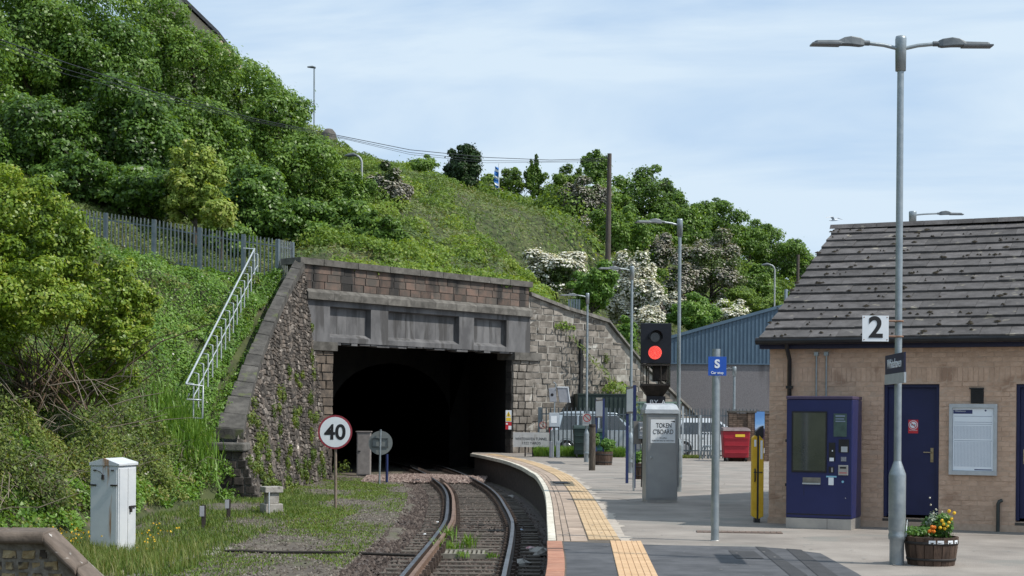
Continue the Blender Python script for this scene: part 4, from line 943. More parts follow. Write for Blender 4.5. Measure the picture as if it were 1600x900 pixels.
mb = MB(); mb.tube([(TCx - .32, TCy - .1, .33), (TCx - .30, TCy - .08, .52), (TCx - .24, TCy, .36)], .006, 5); mb.build('wire_stake', M_galv, tub)
for i, (a, rr_) in enumerate(((200, .05), (235, .04), (262, .05), (290, .045))):
    pass
m2 = MB()
for a in (250, 268, 292, 312):
    w = math.radians(a); w2 = math.radians(a + 14); r = .31; vs = [(TCx + r * 1.0 * math.cos(x), TCy + r * math.sin(x), z) for x in (w, w2) for z in (.262, .30)]; m2.add([vs[0], vs[2], vs[3], vs[1]], [(0, 1, 2, 3)])
m2.build('white_paint_patch', M_whitep, tub)

mrect(405, 182, 460, 190, .0125, .0145, M_ink, 'panel_text_line'); mrect(405, 200, 455, 206, .0125, .0145, M_ink, 'panel_text_line'); mrect(405, 214, 462, 220, .0125, .0145, M_ink, 'panel_text_line')
# ------------------------------------------------------------------ lamps, posts, signs
M_lamp = mat('grey_lamp_head', (.10, .115, .125), (.16, .175, .185), 6, .45, metal=.3); M_lens = mat('lamp_lens', (.10, .11, .12), (.15, .16, .17), 6, .25)
def lamp(name, label, x, y, h, arms=((-1, 0),), z0=0.0, r=.043, base=True, group=None, arm=1.05, scale=1.0, cat='lamp post', tilt=.008):
    rt = root(name, label, cat, (x, y, z0), group)
    if base:
        m2 = MB(); m2.lathe((x, y, z0), [(.083, 0), (.083, .28), (.098, .30), (.100, .34), (.090, .37), (.097, .40), (.098, 1.03), (.096, 1.05), (r + .006, 1.18), (r, 1.20)], 24); m2.build('base_sleeve', M_galv, rt)
        zb_ = 1.18
    else: zb_ = 0
    m2 = MB(); m2.tube([(x, y, z0 + zb_), (x, y, z0 + h - .2)], [r, r * .88], 16); m2.build('pole', M_galv, rt)
    m2 = MB(); m2.lathe((x, y, z0), [(r * .9, h - .40), (r * 1.4, h - .40), (r * 1.5, h - .03), (r * 1.35, h), (.01, h)], 18); m2.build('pole_top', M_galv, rt)
    for ax, ay in arms:
        L = arm; d = Vector((ax, ay, 0)).normalized(); p = Vector((x, y, z0 + h - .14)); s = Vector((-d.y, d.x, 0)); U = Vector((0, 0, 1)); sc = scale
        m2 = MB(); m2.tube([p + d * r, p + d * L * .3 + U * .035, p + d * L * .62 + U * .055], .022 * sc, 10); a_ = m2.build('arm', M_galv, rt)
        q = p + d * L * .62 + U * .055
        m2 = MB(); m2.tube([q - d * .04, q + d * .1], .03 * sc, 10); m2.build('arm_clamp', M_lamp, a_)
        m2 = MB(); hp = []
        for l, w, zt_, zb2 in ((.02, .03, .035, -.035), (.07, .05, .055, -.04), (.18, .06, .07, -.03), (.26, .065, .055, -.028), (.33, .07, .020, -.030), (.58, .07, .014, -.032), (.61, .05, .006, -.024)):
            c = q + d * l * sc
            hp.append([c + s * w * sc + U * zb2 * sc, c + s * w * .75 * sc + U * zt_ * sc, c - s * w * .75 * sc + U * zt_ * sc, c - s * w * sc + U * zb2 * sc])
        vs = [v for row in hp for v in row]; fs = [(i * 4 + k, i * 4 + (k + 1) % 4, (i + 1) * 4 + (k + 1) % 4, (i + 1) * 4 + k) for i in range(len(hp) - 1) for k in range(4)] + [(3, 2, 1, 0), tuple(len(vs) - 4 + k for k in range(4))]
        m2.add(vs, fs); hd = m2.build('lamp_head', M_lamp, rt, bevel=.01)
        m2 = MB(); c0_, c1_ = q + d * .30 * sc, q + d * .64 * sc; m2.box(*[v + U * z * sc for z in (-.035, -.018) for v in (c0_ + s * .08 * sc, c1_ + s * .08 * sc, c1_ - s * .08 * sc, c0_ - s * .08 * sc)]); m2.build('lens', M_lens, hd)
    return rt
LP = G(1401, 882); lx, ly = LP.x, LP.y
L1 = lamp('lamp_post', 'tallest double-armed grey lamp post carrying the number 2 sign beside the flower tub', lx + .0, ly, 6.12, ((-1, -.05), (1, -.02)), arm=.66, group='platform lamp posts')
lamps = [('grey platform lamp post carrying the round prohibition sign, shortest in the photo', 916, 722, 458, 2.6), ('grey platform lamp post rising between the two blue board posts', 985, 739, 415, 2.8), ('tall grey lamp post directly behind the token cabinet', 1059, 768, 345, 3.0)]
for lab, px, by, ty, _ in lamps:
    g = G(px, by); lamp('lamp_post', lab, g.x, g.y, 6.14, ((-1, -.25),), group='platform lamp posts', arm=.66)
# sign: number 2
def plate(fr, t0, t1, z0, z1, o0, o1, m, name, parent, bev=0.0): m2 = MB(); m2.fbox(fr, t0, t1, o0, o1, z0, z1); return m2.build(name, m, parent, bevel=bev)
SF = Frame((lx, ly), (1, 0)); a0 = (1344 - 1405.5) / 136.; a1 = (1385.5 - 1405.5) / 136.; z0 = 1.7 + (652.8 - 533) / 136.; z1 = 1.7 + (652.8 - 492.5) / 136.
s2 = root('platform_number_sign', 'square white sign with black number 2 bracketed to the tall lamp post', 'sign', (lx - .3, ly, z0))
a0 += .02; a1 += .02
plate(SF, a0, a1, z0, z1, .05, .056, M_whitep, 'plate', s2); text_mesh('2', SF.mat((a0 + a1) / 2 + .002, .058, (z0 + z1) / 2 + .003), .34, M_blackt, s2, 'numeral', bold=.008)
M_rb = mat('rusty_bracket', (.20, .10, .06), (.28, .17, .12), 12, .8)
for z in (z0 + .06, z1 - .06): m2 = MB(); m2.tube([(lx + a0 + .05, ly - .035, z), (lx + .0, ly - .035, z)], .010, 8); m2.tube([(lx + .05 * math.cos(w), ly + .05 * math.sin(w), z) for w in np.linspace(0, 6.28, 14)], .011, 6); m2.build('bracket', M_rb, s2)
for a in (a0 + .02, a1 - .02):
    for z in (z0 + .02, z1 - .02): disc(SF, a, z, .007, .058, M_rb, 'rivet', s2)
# name sign, seen almost edge on, facing the track
pA = P(1383, 578, 18.25); pB = P(1412.5, 574, 17.10); NFm = Frame(pA.xy, (pB - pA).xy); Ln = (pB - pA).xy.length
ns = root('station_name_sign', 'navy station name board reading Whitehaven, nearly edge on, on the tall lamp post', 'sign', (lx - .06, ly, 2.1))
zT = 1.7 + (652.6 - 553) / 2400 * 17.7; zB = 1.7 + (652.6 - 599.5) / 2400 * 17.7; zM = zB + .12
plate(NFm, 0, Ln, zM, zT, -.02, 0, mat('navy_sign', (.010, .013, .045), (.012, .015, .05), 3, .5), 'name_panel', ns); plate(NFm, -.02, Ln + .02, zB, zM - .002, -.021, .002, M_alu, 'lower_panel', ns)
text_mesh('Whitehaven', NFm.mat(Ln * .5, .002, (zM + zT) / 2), .155, M_whitep, ns, width=Ln * .74)
m2 = MB(); m2.fbox(NFm, Ln * .42, Ln * .5, -.06, -.02, zB + .05, zT - .05); m2.build('bracket', M_galv, ns)
# car stop sign
cs = G(1117, 845); CFm = Frame((cs.x, cs.y), (1, .0)); car = root('car_stop_sign', 'blue square car stop sign with white letter S on a thick galvanised pole', 'sign', cs)
m2 = MB(); m2.tube([(cs.x, cs.y, 0), (cs.x, cs.y, 2.62)], .055, 20); m2.build('pole', M_galv, car)
m2 = MB(); m2.lathe((cs.x, cs.y, 0), [(.07, 0), (.07, .008), (.06, .012)], 20); m2.build('base_collar', M_stain, car)
M_sb = mat('sign_blue', (.015, .085, .42), (.018, .10, .46), 4, .45); sc_ = 2400 / cs.y; zz1 = 1.7 + (650.5 - 557.5) / sc_; zz0 = 1.7 + (650.5 - 587) / sc_
plate(CFm, -.118, .13, zz0, zz1, .058, .062, M_sb, 'plate', car, .001); text_mesh('S', CFm.mat(.004, .064, zz0 + .155), .155, M_whitep, car, 'letter', bold=.006); text_mesh('Car stop', CFm.mat(.005, .064, zz0 + .038), .05, M_whitep, car, width=.17, bold=.001)
for z in (zz0 + .05, zz1 - .05): m2 = MB(); m2.lathe((cs.x, cs.y, z), [(.058, -.012), (.058, .012)], 16); m2.build('band', M_alu, car)
# token cabinet
tk_ = G(1034, 785.5); TF = Frame((tk_.x - .315, tk_.y), (1, .06)); cab = root('token_cabinet', 'tall stainless steel token cupboard standing in front of the red signal', 'cabinet', (tk_.x, tk_.y + .25, 0))
M_ss = mat('token_steel', (.27, .28, .29), (.36, .37, .375), 1.2, .42, metal=.45, bump=.03, streak=((.24, .235, .22), 6, .70, (1, 1, .4)))
w_ = .625; m2 = MB(); m2.fbox(TF, 0, w_, -.5, 0, .05, 1.74); m2.build('body', M_ss, cab, bevel=.006)
m2 = MB(); m2.fbox(TF, .01, w_ - .01, -.49, -.01, 0, .05); m2.build('plinth', M_stain, cab)
m2 = MB(); q = TF.pt; m2.box(q(-.03, .035, 1.745), q(w_ + .03, .035, 1.745), q(w_ + .03, -.53, 1.745), q(-.03, -.53, 1.745), q(-.03, .03, 1.81), q(w_ + .03, .03, 1.81), q(w_ + .03, -.53, 1.84), q(-.03, -.53, 1.84))
m2.box(q(-.02, .0, 1.82), q(w_ + .02, .0, 1.82), q(w_ + .02, -.53, 1.84), q(-.02, -.53, 1.84), q(.02, -.08, 1.92), q(w_ - .02, -.08, 1.92), q(w_ - .02, -.45, 1.95), q(.02, -.45, 1.95)); m2.build('roof_cap', M_alu, cab, bevel=.004)
m2 = MB(); m2.fbox(TF, .03, w_ - .03, .001, .012, .09, 1.70); dd = m2.build('door', M_ss, cab, bevel=.003)
m2 = MB(); m2.lathe(q(.10, .02, .885), [(.02, -.02), (.022, .02)], 12); m2.build('lock', M_alu, dd)
m2 = MB(); m2.fbox(TF, .085, .57, .0125, .016, 1.17, 1.63); m2.build('notice_plate', M_whitep, dd)
text_mesh('TOKEN', TF.mat(.345, .0175, 1.51), .13, M_blackt, dd, width=.30); text_mesh("C'BOARD", TF.mat(.33, .0175, 1.385), .13, M_blackt, dd, width=.40)
text_mesh('TO OPEN', TF.mat(.33, .0175, 1.265), .03, M_blackt, dd, width=.14); text_mesh('TURN KEY ONLY & TURN ONLY', TF.mat(.33, .0175, 1.215), .034, M_blackt, dd, width=.44)
m2 = MB(); m2.prism(TF, [(.47, 1.60), (.56, 1.605), (.56, 1.57), (.53, 1.585)], .0165, .0175); m2.build('emblem', M_blackt, dd)
m2 = MB(); m2.tube([q(w_ + .03, -.1, .3), q(w_ + .035, -.1, 1.25), q(w_ + .0, -.1, 1.27)], .014, 8); m2.build('conduit', M_galv, cab)
# signal
sg = Vector((2.92, 33.2, 0)); GF = Frame((sg.x, sg.y), (1, 0)); sig = root('railway_signal', 'black colour light signal showing red, on a rusty caged platform behind the token cabinet', 'signal', sg)
M_bk = mat('signal_black', (.008, .009, .014), (.012, .013, .02), 4, .35); k_ = sg.y / 2400
zof = lambda py, px=1025: 1.7 + ((HOR - py) + ROLL * (px - 800)) * k_
xof = lambda px, py=540: (px - 800 - ROLL * (HOR - py)) * k_ - sg.x
m2 = MB(); m2.fbox(GF, xof(1001), xof(1049), -.02, .0, zof(568), zof(505)); m2.build('backboard', M_bk, sig, bevel=.04)
m2 = MB(); m2.fbox(GF, xof(1010), xof(1042), -.3, -.02, zof(564), zof(510)); m2.build('lamp_housing', M_bk, sig, bevel=.02)
xl, zr, zg = xof(1023.5), zof(551), zof(527)
M_red = mat('lit_red_lens', (.6, .02, .02), (.7, .03, .03), 30, .3, emis=((1.0, .025, .015), .55));
ln_ = disc(GF, xl, zr, .145, .02, M_red, 'red_aspect', sig, th=.02)
led = MB()
for rr_, nn in ((.02, 5), (.05, 10), (.08, 17), (.11, 23), (.135, 28)):
    for k in range(nn):
        w = 6.283 * k / nn + rr_ * 9; x, z = xl + rr_ * math.cos(w), zr + rr_ * math.sin(w); s = .008
        led.add([GF.pt(x - s, .0215, z), GF.pt(x, .0215, z - s), GF.pt(x + s, .0215, z), GF.pt(x, .0215, z + s)], [(0, 1, 2, 3)])
o = led.build('led_points', mat('lit_led', (1, .3, .2), (1, .35, .25), 5, .4, emis=((1.0, .28, .22), 1.0)), ln_); o['kind'] = 'stuff'
def hood(zc, r, name):
    m2 = MB(); n = 18; vs = []
    for oo, rk in ((0, 1.0), (.30, .95)):
        for i in range(n + 1): w = math.radians(-15 + 210 * i / n); vs.append(GF.pt(xl + r * rk * math.cos(w), oo, zc + r * rk * math.sin(w)))
    m2.add(vs, [(i, i + 1, i + n + 2, i + n + 1) for i in range(n)]); o = m2.build(name, M_bk, sig); s = o.modifiers.new('thick', 'SOLIDIFY'); s.thickness = .006
hood(zg, .155, 'hood'); disc(GF, xl, zg, .10, .01, mat('dark_lens', (.02, .018, .015), (.05, .045, .04), 12, .15, spec=.8), 'unlit_aspect', sig, th=.01)
M_iron = mat('rusty_black_iron', (.015, .013, .012), (.040, .032, .027), 9, .8, bump=.5)
zt_, zb_ = zof(570), zof(601); m2 = MB()
for x in (xof(1005), xof(1014), xof(1033), xof(1045)): m2.tube([GF.pt(x, .0, zb_), GF.pt(x, .0, zt_)], .014, 6); m2.tube([GF.pt(x, -.5, zb_), GF.pt(x, -.5, zt_)], .014, 6)
m2.fbox(GF, xof(1004), xof(1048), -.52, .02, zt_ - .02, zt_ + .02); m2.fbox(GF, xof(1004), xof(1047), -.54, .03, zb_ - .02, zb_ + .02); m2.build('cage', M_iron, sig)
m2 = MB(); m2.fbox(GF, xof(1022), xof(1044), -.4, -.1, zb_ + .08, zb_ + .42); m2.build('relay_box', M_iron, sig, bevel=.02)
m2 = MB()
a, b = xof(1002), xof(1048); c, d = xof(1015), xof(1036); q = GF.pt
m2.box(q(c, -.15, zof(622)), q(d, -.15, zof(622)), q(d, -.35, zof(622)), q(c, -.35, zof(622)), q(a, .04, zb_ - .02), q(b, .04, zb_ - .02), q(b, -.55, zb_ - .02), q(a, -.55, zb_ - .02)); m2.build('bracket_cone', M_iron, sig)
m2 = MB(); m2.fbox(GF, xof(1019), xof(1032), -.33, -.17, 0, zof(615)); m2.build('post', M_iron, sig)
m2 = MB(); m2.fbox(GF, xof(1011), xof(1041), -.10, -.085, zof(640), zof(619)); pl = m2.build('number_plate', M_bk, sig)
text_mesh('BY', GF.mat(xof(1023), -.083, zof(628.5)), .135, M_whitep, pl, width=.18); text_mesh('A', GF.mat(xof(1038), -.083, zof(628.5)), .135, M_whitep, pl, width=.09)
# edge-on blue post boards
M_bp = mat('blue_post', (.018, .03, .10), (.022, .036, .12), 4, .45)
def postboard(name, label, p1, p2, ztop, zbot, side, thick=.05, mboard=None):
    v = (p2 - p1); fr = Frame(p1.xy, v.xy); L = v.xy.length; rt = root(name, label, 'notice board', (p1 + p2) / 2)
    for t in (0, L): m2 = MB(); m2.fbox(fr, t - .035, t + .035, -.035, .035, 0, ztop); m2.build('post', M_bp, rt)
    m2 = MB(); m2.fbox(fr, .04, L - .04, -thick / 2, thick / 2, zbot, ztop - .02); m2.build('board', mboard or M_galv, rt)
    m2 = MB(); m2.fbox(fr, .08, L - .08, thick / 2, thick / 2 + .004, zbot + .05, ztop - .07); m2.build('poster', M_whitep, rt); return rt
postboard('running_in_board', 'tall double blue post notice board seen edge on, left of the grey telephone box', G(979.5, 755), G(990.5, 762.5), 2.42, 1.75, 1, mboard=mat('grey_board_back', (.17, .15, .13), (.24, .21, .19), 5, .8))
postboard('running_in_board', 'further double blue post notice board, seen edge on above the barrel planter', G(931, 722), G(942.5, 726), 2.28, 1.62, 1, mboard=mat('grey_board_back', (.17, .15, .13)))
# wooden post
wp = G(925, 735); m2 = MB(); rt = root('wooden_post', 'weathered dark round wooden post standing on the platform in front of the barrel planter', 'post', wp)
m2.tube([(wp.x, wp.y, 0), (wp.x + .01, wp.y, 1.0), (wp.x, wp.y, 1.42)], [.10, .095, .10], 10); m2.build('post', mat('weathered_timber', (.05, .04, .03), (.12, .10, .08), 6, .9, bump=.6, stretch=(4, 4, .6)), rt)
m2 = MB(); m2.tube([(wp.x - .1, wp.y, 1.03), (wp.x + .15, wp.y - .02, 1.04)], .02, 6); m2.lathe((wp.x, wp.y, 1.34), [(.108, 0), (.115, .05), (.10, .09)], 10); m2.build('iron_band', M_iron, rt)
# barrel planters
b1 = G(943, 727); bb = barrel('barrel_planter', 'brown barrel planter with leafy plant behind the wooden post and blue post', (b1.x, b1.y + .3, 0), .30, .34, .46)
crown_mesh((b1.x - .25, b1.y + .3, .85), (.16, .2, .38), 900, .04, 6, 21, LM_g, bb, 'foliage', .5, .3); crown_mesh((b1.x + .17, b1.y + .3, .70), (.30, .3, .26), 1500, .045, 8, 22, LM_g, bb, 'foliage', .6, .3)
b2 = G(1001, 749); bb = barrel('barrel_planter', 'small dark barrel planter with light green plant left of the token cupboard', (b2.x, b2.y + .2, 0), .17, .215, .42)
crown_mesh((b2.x, b2.y + .2, .62), (.26, .2, .26), 1800, .035, 8, 23, LM_g, bb, 'foliage', .75, .25)
# telephone box
tp = G(1000, 762); TPF = Frame((xof(0) * 0 + (988 - 800) / 2400 * 34.5, 34.5), (1, 0)); rt = root('telephone_box', 'grey weatherproof railway telephone box with striped emblem left of the token cupboard', 'telephone', TPF.pt(.25, 0, 0))
wz = lambda py: 1.7 + (649.6 - py) / 2400 * 34.5; wx = lambda px: (px - 988) / 2400 * 34.5
m2 = MB(); m2.fbox(TPF, wx(991), wx(1013), -.10, -.06, wz(694), wz(658)); m2.build('back_board', mat('grey_back_board', (.15, .145, .14), (.2, .195, .19), 6, .7), rt)
m2 = MB(); m2.fbox(TPF, wx(1011), wx(1015), -.12, -.05, 0, wz(658)); m2.fbox(TPF, wx(990), wx(993), -.12, -.10, 0, wz(658)); m2.build('post', M_galv, rt)
m2 = MB(); m2.fbox(TPF, wx(997.5), wx(1009), -.06, .12, wz(686), wz(660)); pb = m2.build('telephone_case', mat('phone_case_grey', (.16, .19, .23), (.20, .23, .27), 5, .5), rt, bevel=.015)
m2 = MB(); m2.fbox(TPF, wx(999.3), wx(1007.2), .121, .123, wz(674), wz(667)); m2.build('emblem_ground', M_whitep, pb)
for k in range(4): bar(TPF, wx(1000.6 + k * 1.75), wz(670.5), .10, .012, .78, .125, M_blackt, 'emblem_stripe', pb)
text_mesh('PHONE', TPF.mat(wx(1003.2), .122, wz(680.5)), .05, M_whitep, pb, width=.12)
m2 = MB(); m2.tube([TPF.pt(wx(1003), .0, wz(686)), TPF.pt(wx(1004), .02, wz(694)), TPF.pt(wx(1003), .0, .1)], .014, 6); m2.build('cable', M_blackp, pb)
# prohibition sign on lamp
g = G(916, 722); KF = Frame((g.x, g.y), (1, 0)); rt = root('prohibition_sign', 'small white sign with red barred circle fixed to the shortest platform lamp post', 'sign', (g.x, g.y, 1.8))
kz = lambda py: 1.7 + (648.9 - py) / 2400 * g.y; kx = lambda px: (px - 916) / 2400 * g.y
plate(KF, kx(909.5), kx(923), kz(665), kz(646), .13, .136, mat('off_white_sign', (.50, .50, .48), (.58, .58, .56), 5, .6), 'plate', rt); disc(KF, kx(916.4), kz(653), .145, .138, M_redp, 'red_ring', rt, .115); bar(KF, kx(916.4), kz(653), .25, .028, -.78, .1375, M_redp, 'red_bar', rt)
m2 = MB()
for k in range(2): m2.fbox(KF, kx(911), kx(921.5), .1365, .138, kz(662) + k * .035, kz(662) + k * .035 + .012)
m2.build('small_print', M_ink, rt)
# driver monitors and box
D_ = 61.0; mx_ = lambda px: (px - 800) / 2400 * D_; mz = lambda py: 1.7 + (648.6 - py) / 2400 * D_
QF = Frame((0, D_), (1, 0)); rt = root('driver_monitor', 'two tilted grey driver monitor screens on a thin leaning pole by the fence', 'monitor', (mx_(866), D_, 0))
m2 = MB(); m2.tube([(mx_(864), D_ + .05, 0), (mx_(866), D_ + .05, mz(640)), (mx_(868), D_ + .05, mz(600)), (mx_(864.5), D_, mz(597))], .028, 8); m2.build('pole', M_galv, rt)
M_scr = mat('grey_housing', (.26, .27, .30), (.33, .34, .37), 6, .5)
m2 = MB(); m2.prism(QF, [(mx_(859), mz(628)), (mx_(869.5), mz(628)), (mx_(868), mz(605.5)), (mx_(857), mz(606.5))], -.25, -.02); m2.build('monitor', M_scr, rt, bevel=.01)
m2 = MB(); m2.prism(QF, [(mx_(874), mz(628.5)), (mx_(890.5), mz(629)), (mx_(887), mz(605)), (mx_(870.5), mz(605.5))], -.30, .0); m2.build('monitor', M_scr, rt, bevel=.01)
m2 = MB(); m2.prism(QF, [(mx_(890), mz(629)), (mx_(891.5), mz(629)), (mx_(888), mz(605)), (mx_(886.5), mz(605))], -.32, .02); m2.prism(QF, [(mx_(870.5), mz(604)), (mx_(888), mz(604)), (mx_(888), mz(605.5)), (mx_(870.5), mz(605.5))], -.32, .02); m2.build('monitor_rim', M_whitep, rt)
disc(QF, mx_(862.5), mz(617), .06, -.015, M_blackp, 'lens_opening', rt)
m2 = MB(); m2.fbox(QF, mx_(858), mx_(873.5), -.18, .10, mz(667), mz(645)); bx = m2.build('control_box', mat('pale_control_box', (.36, .41, .46), (.44, .48, .52), 6, .5), rt, bevel=.012)
m2 = MB(); m2.fbox(QF, mx_(861), mx_(870), .101, .104, mz(661), mz(650)); m2.build('faded_notice', M_whitep, bx)
m2 = MB(); m2.fbox(QF, mx_(857.5), mx_(874), -.2, .11, mz(668.5), mz(667)); m2.build('box_sill', M_blackp, bx)
rt = root('grey_bollard', 'short pale grey cable cabinet pair standing in grass by the fence', 'cabinet', (mx_(873), D_, 0))
for a, b, zt2 in ((859, 866, 690), (869.5, 875.5, 689)): m2 = MB(); m2.fbox(QF, mx_(a), mx_(b), -.3, -.1, -.0, mz(zt2)); m2.build('cabinet', M_scr if a < 860 else M_galv, rt, bevel=.015)
# tunnel name sign
D2 = 62.5; TX = lambda px: (px - 800) / 2400 * D2; TZ2 = lambda py: 1.7 + (648.2 - py) / 2400 * D2
UF = Frame((0, D2), (1, 0)); rt = root('tunnel_name_board', 'long pale grey board naming the tunnel and its length in yards beside the tunnel mouth', 'sign', (TX(829), D2, 0))
plate(UF, TX(802), TX(858.5), TZ2(698.5), TZ2(675.5), 0, .012, mat('faded_sign_board', (.42, .42, .42), (.50, .50, .49), 3, .7, streak=((.36, .35, .34), 5, .6, (1, 1, .3))), 'board', rt)
text_mesh('WHITEHAVEN TUNNEL', UF.mat(TX(830.5), .014, TZ2(686)), .16, M_blackt, rt, width=1.30); text_mesh('1322 YARDS', UF.mat(TX(830.5), .014, TZ2(692.5)), .15, M_blackt, rt, width=.74)
for px in (821, 833, 846): m2 = MB(); m2.fbox(UF, TX(px) - .03, TX(px) + .03, -.07, -.01, 0, TZ2(663 if px == 821 else 680)); m2.build('post', M_iron, rt)
rt = root('no_trespass_sign', 'small round pedestrian prohibition sign on a thin post behind the tunnel name board', 'sign', (TX(848), D2 + .4, 0)); VF2 = Frame((0, D2 + .4), (1, 0))
m2 = MB(); m2.tube([(TX(848), D2 + .43, 0), (TX(848), D2 + .43, TZ2(655))], .022, 6); m2.build('post', M_galv, rt); disc(VF2, TX(848.5), TZ2(664), .145, .0, mat('faded_white', (.45, .42, .38), (.5, .47, .43), 6, .7), 'disc', rt, th=.01)
disc(VF2, TX(848.5), TZ2(664), .145, .004, mat('faded_red', (.35, .12, .10), (.4, .15, .12), 6, .7), 'red_ring', rt, .118); bar(VF2, TX(848.5), TZ2(664), .25, .02, -.78, .006, mat('faded_red', (.35, .12, .1)), 'red_bar', rt); disc(VF2, TX(849), TZ2(660.6), .025, .003, M_blackt, 'figure_head', rt)
bar(VF2, TX(849), TZ2(664), .12, .03, 1.35, .003, M_blackt, 'figure_body', rt); bar(VF2, TX(847.8), TZ2(667), .10, .02, .9, .003, M_blackt, 'figure_leg', rt); bar(VF2, TX(850), TZ2(667), .10, .02, 2.1, .003, M_blackt, 'figure_leg', rt)
plate(VF2, TX(843.5), TX(853.5), TZ2(675), TZ2(670.5), -.01, .003, mat('faded_white', (.45, .42, .38)), 'text_plate', rt)
# warning plates on the tunnel jamb (facing the camera)
Bj = P(794.5, 655, 66.6); JF = Frame((Bj.x, Bj.y), (1, 0)); jx = lambda px: (px - 794.5) / 2400 * 66.6; jz = lambda py: 1.7 + (648 - py) / 2400 * 66.6
rt = root('warning_plates', 'yellow warning triangle plate above a red and white chequered plate on the right tunnel jamb', 'sign', (Bj.x, Bj.y, 1.1))
plate(JF, jx(790), jx(799.2), jz(659), jz(641), 0, .01, M_whitep, 'white_plate', rt); m2 = MB(); m2.prism(JF, [(jx(790.8), jz(651)), (jx(798.4), jz(651)), (jx(794.6), jz(642.5))], .011, .014); m2.build('warning_triangle', M_yel, rt)
m2 = MB(); m2.prism(JF, [(jx(794.1), jz(650)), (jx(795.1), jz(650)), (jx(794.9), jz(645)), (jx(794.3), jz(645))], .015, .017); m2.build('exclamation_mark', M_blackt, rt); plate(JF, jx(790.8), jx(798.5), jz(658), jz(652.5), .011, .014, M_yel, 'yellow_panel', rt)
for i, (a, b, c, d, m_) in enumerate(((790, 794.6, 665.2, 659.6, M_redp), (794.6, 799.2, 665.2, 659.6, M_redp), (790, 794.6, 671, 665.3, M_redp), (794.6, 799.2, 671, 665.3, M_whitep))): plate(JF, jx(a), jx(b), jz(c), jz(d), 0, .01, m_, 'chequer', rt)
plate(JF, jx(790.6), jx(793.5), jz(663.5), jz(661), .0105, .013, M_whitep, 'white_square', rt)
# speed sign 40
s4 = G(524, 796, -.86); rt = root('speed_limit_sign', 'round white 40 speed sign with dark red rim on a brown post', 'sign', s4); F4 = Frame((s4.x, s4.y), (1, .02)); sc4 = s4.y / 2400
z4 = 1.7 + (645.7 - 675) * sc4; x4 = (522.7 - 524) * sc4
m2 = MB(); m2.tube([(s4.x, s4.y + .05, -.9), (s4.x - .02, s4.y + .05, z4 + .2)], .038, 10); m2.build('post', mat('brown_post', (.16, .12, .09), (.24, .19, .15), 8, .8), rt)
disc(F4, x4, z4, .455, .012, mat('dark_red_rim', (.26, .03, .045), (.32, .045, .06), 6, .5), 'disc', rt, th=.014); disc(F4, x4, z4, .405, .015, M_whitep, 'white_face', rt, th=.002); text_mesh('40', F4.mat(x4, .0175, z4 - .02), .56, M_blackt, rt, 'numerals', bold=.014, width=.57)
# round sign seen from behind
s5 = G(593, 757, -.86); rt = root('round_sign_back', 'round sign seen from behind, grey disc with rectangular bracket on a thin post', 'sign', s5); F5 = Frame((s5.x, s5.y), (1, 0)); sc5 = s5.y / 2400
z5 = 1.7 + (646.3 - 692) * sc5; m2 = MB(); m2.tube([(s5.x, s5.y - .06, -.9), (s5.x + .03, s5.y - .06, 1.7 + (646.3 - 671) * sc5)], .036, 8); m2.build('post', M_galv, rt)
disc(F5, .02, z5, .435, -.03, mat('sign_back_grey', (.15, .165, .16), (.2, .215, .21), 5, .6), 'disc', rt, th=.012)
for x0, x1, za, zb3 in ((-.30, .30, z5 + .14, z5 + .18), (-.30, .30, z5 - .16, z5 - .12), (-.30, -.265, z5 - .12, z5 + .14), (.265, .30, z5 - .12, z5 + .14)): plate(F5, x0, x1, za, zb3, -.03, -.005, mat('bracket_grey', (.07, .08, .08), (.1, .11, .11), 5, .6), 'bracket', rt)
m2 = MB(); m2.tube([(s5.x + .14, s5.y + 1.5, -.9), (s5.x + .14, s5.y + 1.5, .2)], .05, 8); o = tag(m2.build('blue_post', M_bp), 'short dark blue post standing at the tunnel mouth behind the round sign back', 'post')
# tunnel cabinet
cc_ = (-6.42, 63.6); CF2 = Frame((cc_[0], cc_[1]), (1, .0)); rt = root('tunnel_cabinet', 'narrow grey door cabinet just inside the tunnel mouth on the left', 'cabinet', (cc_[0] + .3, cc_[1], -.86))
m2 = MB(); m2.fbox(CF2, 0, .56, -.5, 0, -.86, .93); m2.build('body', mat('cabinet_brown_grey', (.22, .20, .19), (.3, .275, .26), 5, .7), rt, bevel=.01); m2 = MB(); m2.fbox(CF2, .04, .52, .001, .015, -.8, .88); m2.build('door', mat('cabinet_brown_grey', (.22, .20, .19)), rt); plate(CF2, .06, .16, .12, .16, .015, .04, M_blackt, 'latch', rt); plate(CF2, -.04, .6, .931, .97, -.52, .04, mat('cabinet_brown_grey', (.22, .20, .19)), 'lid', rt)
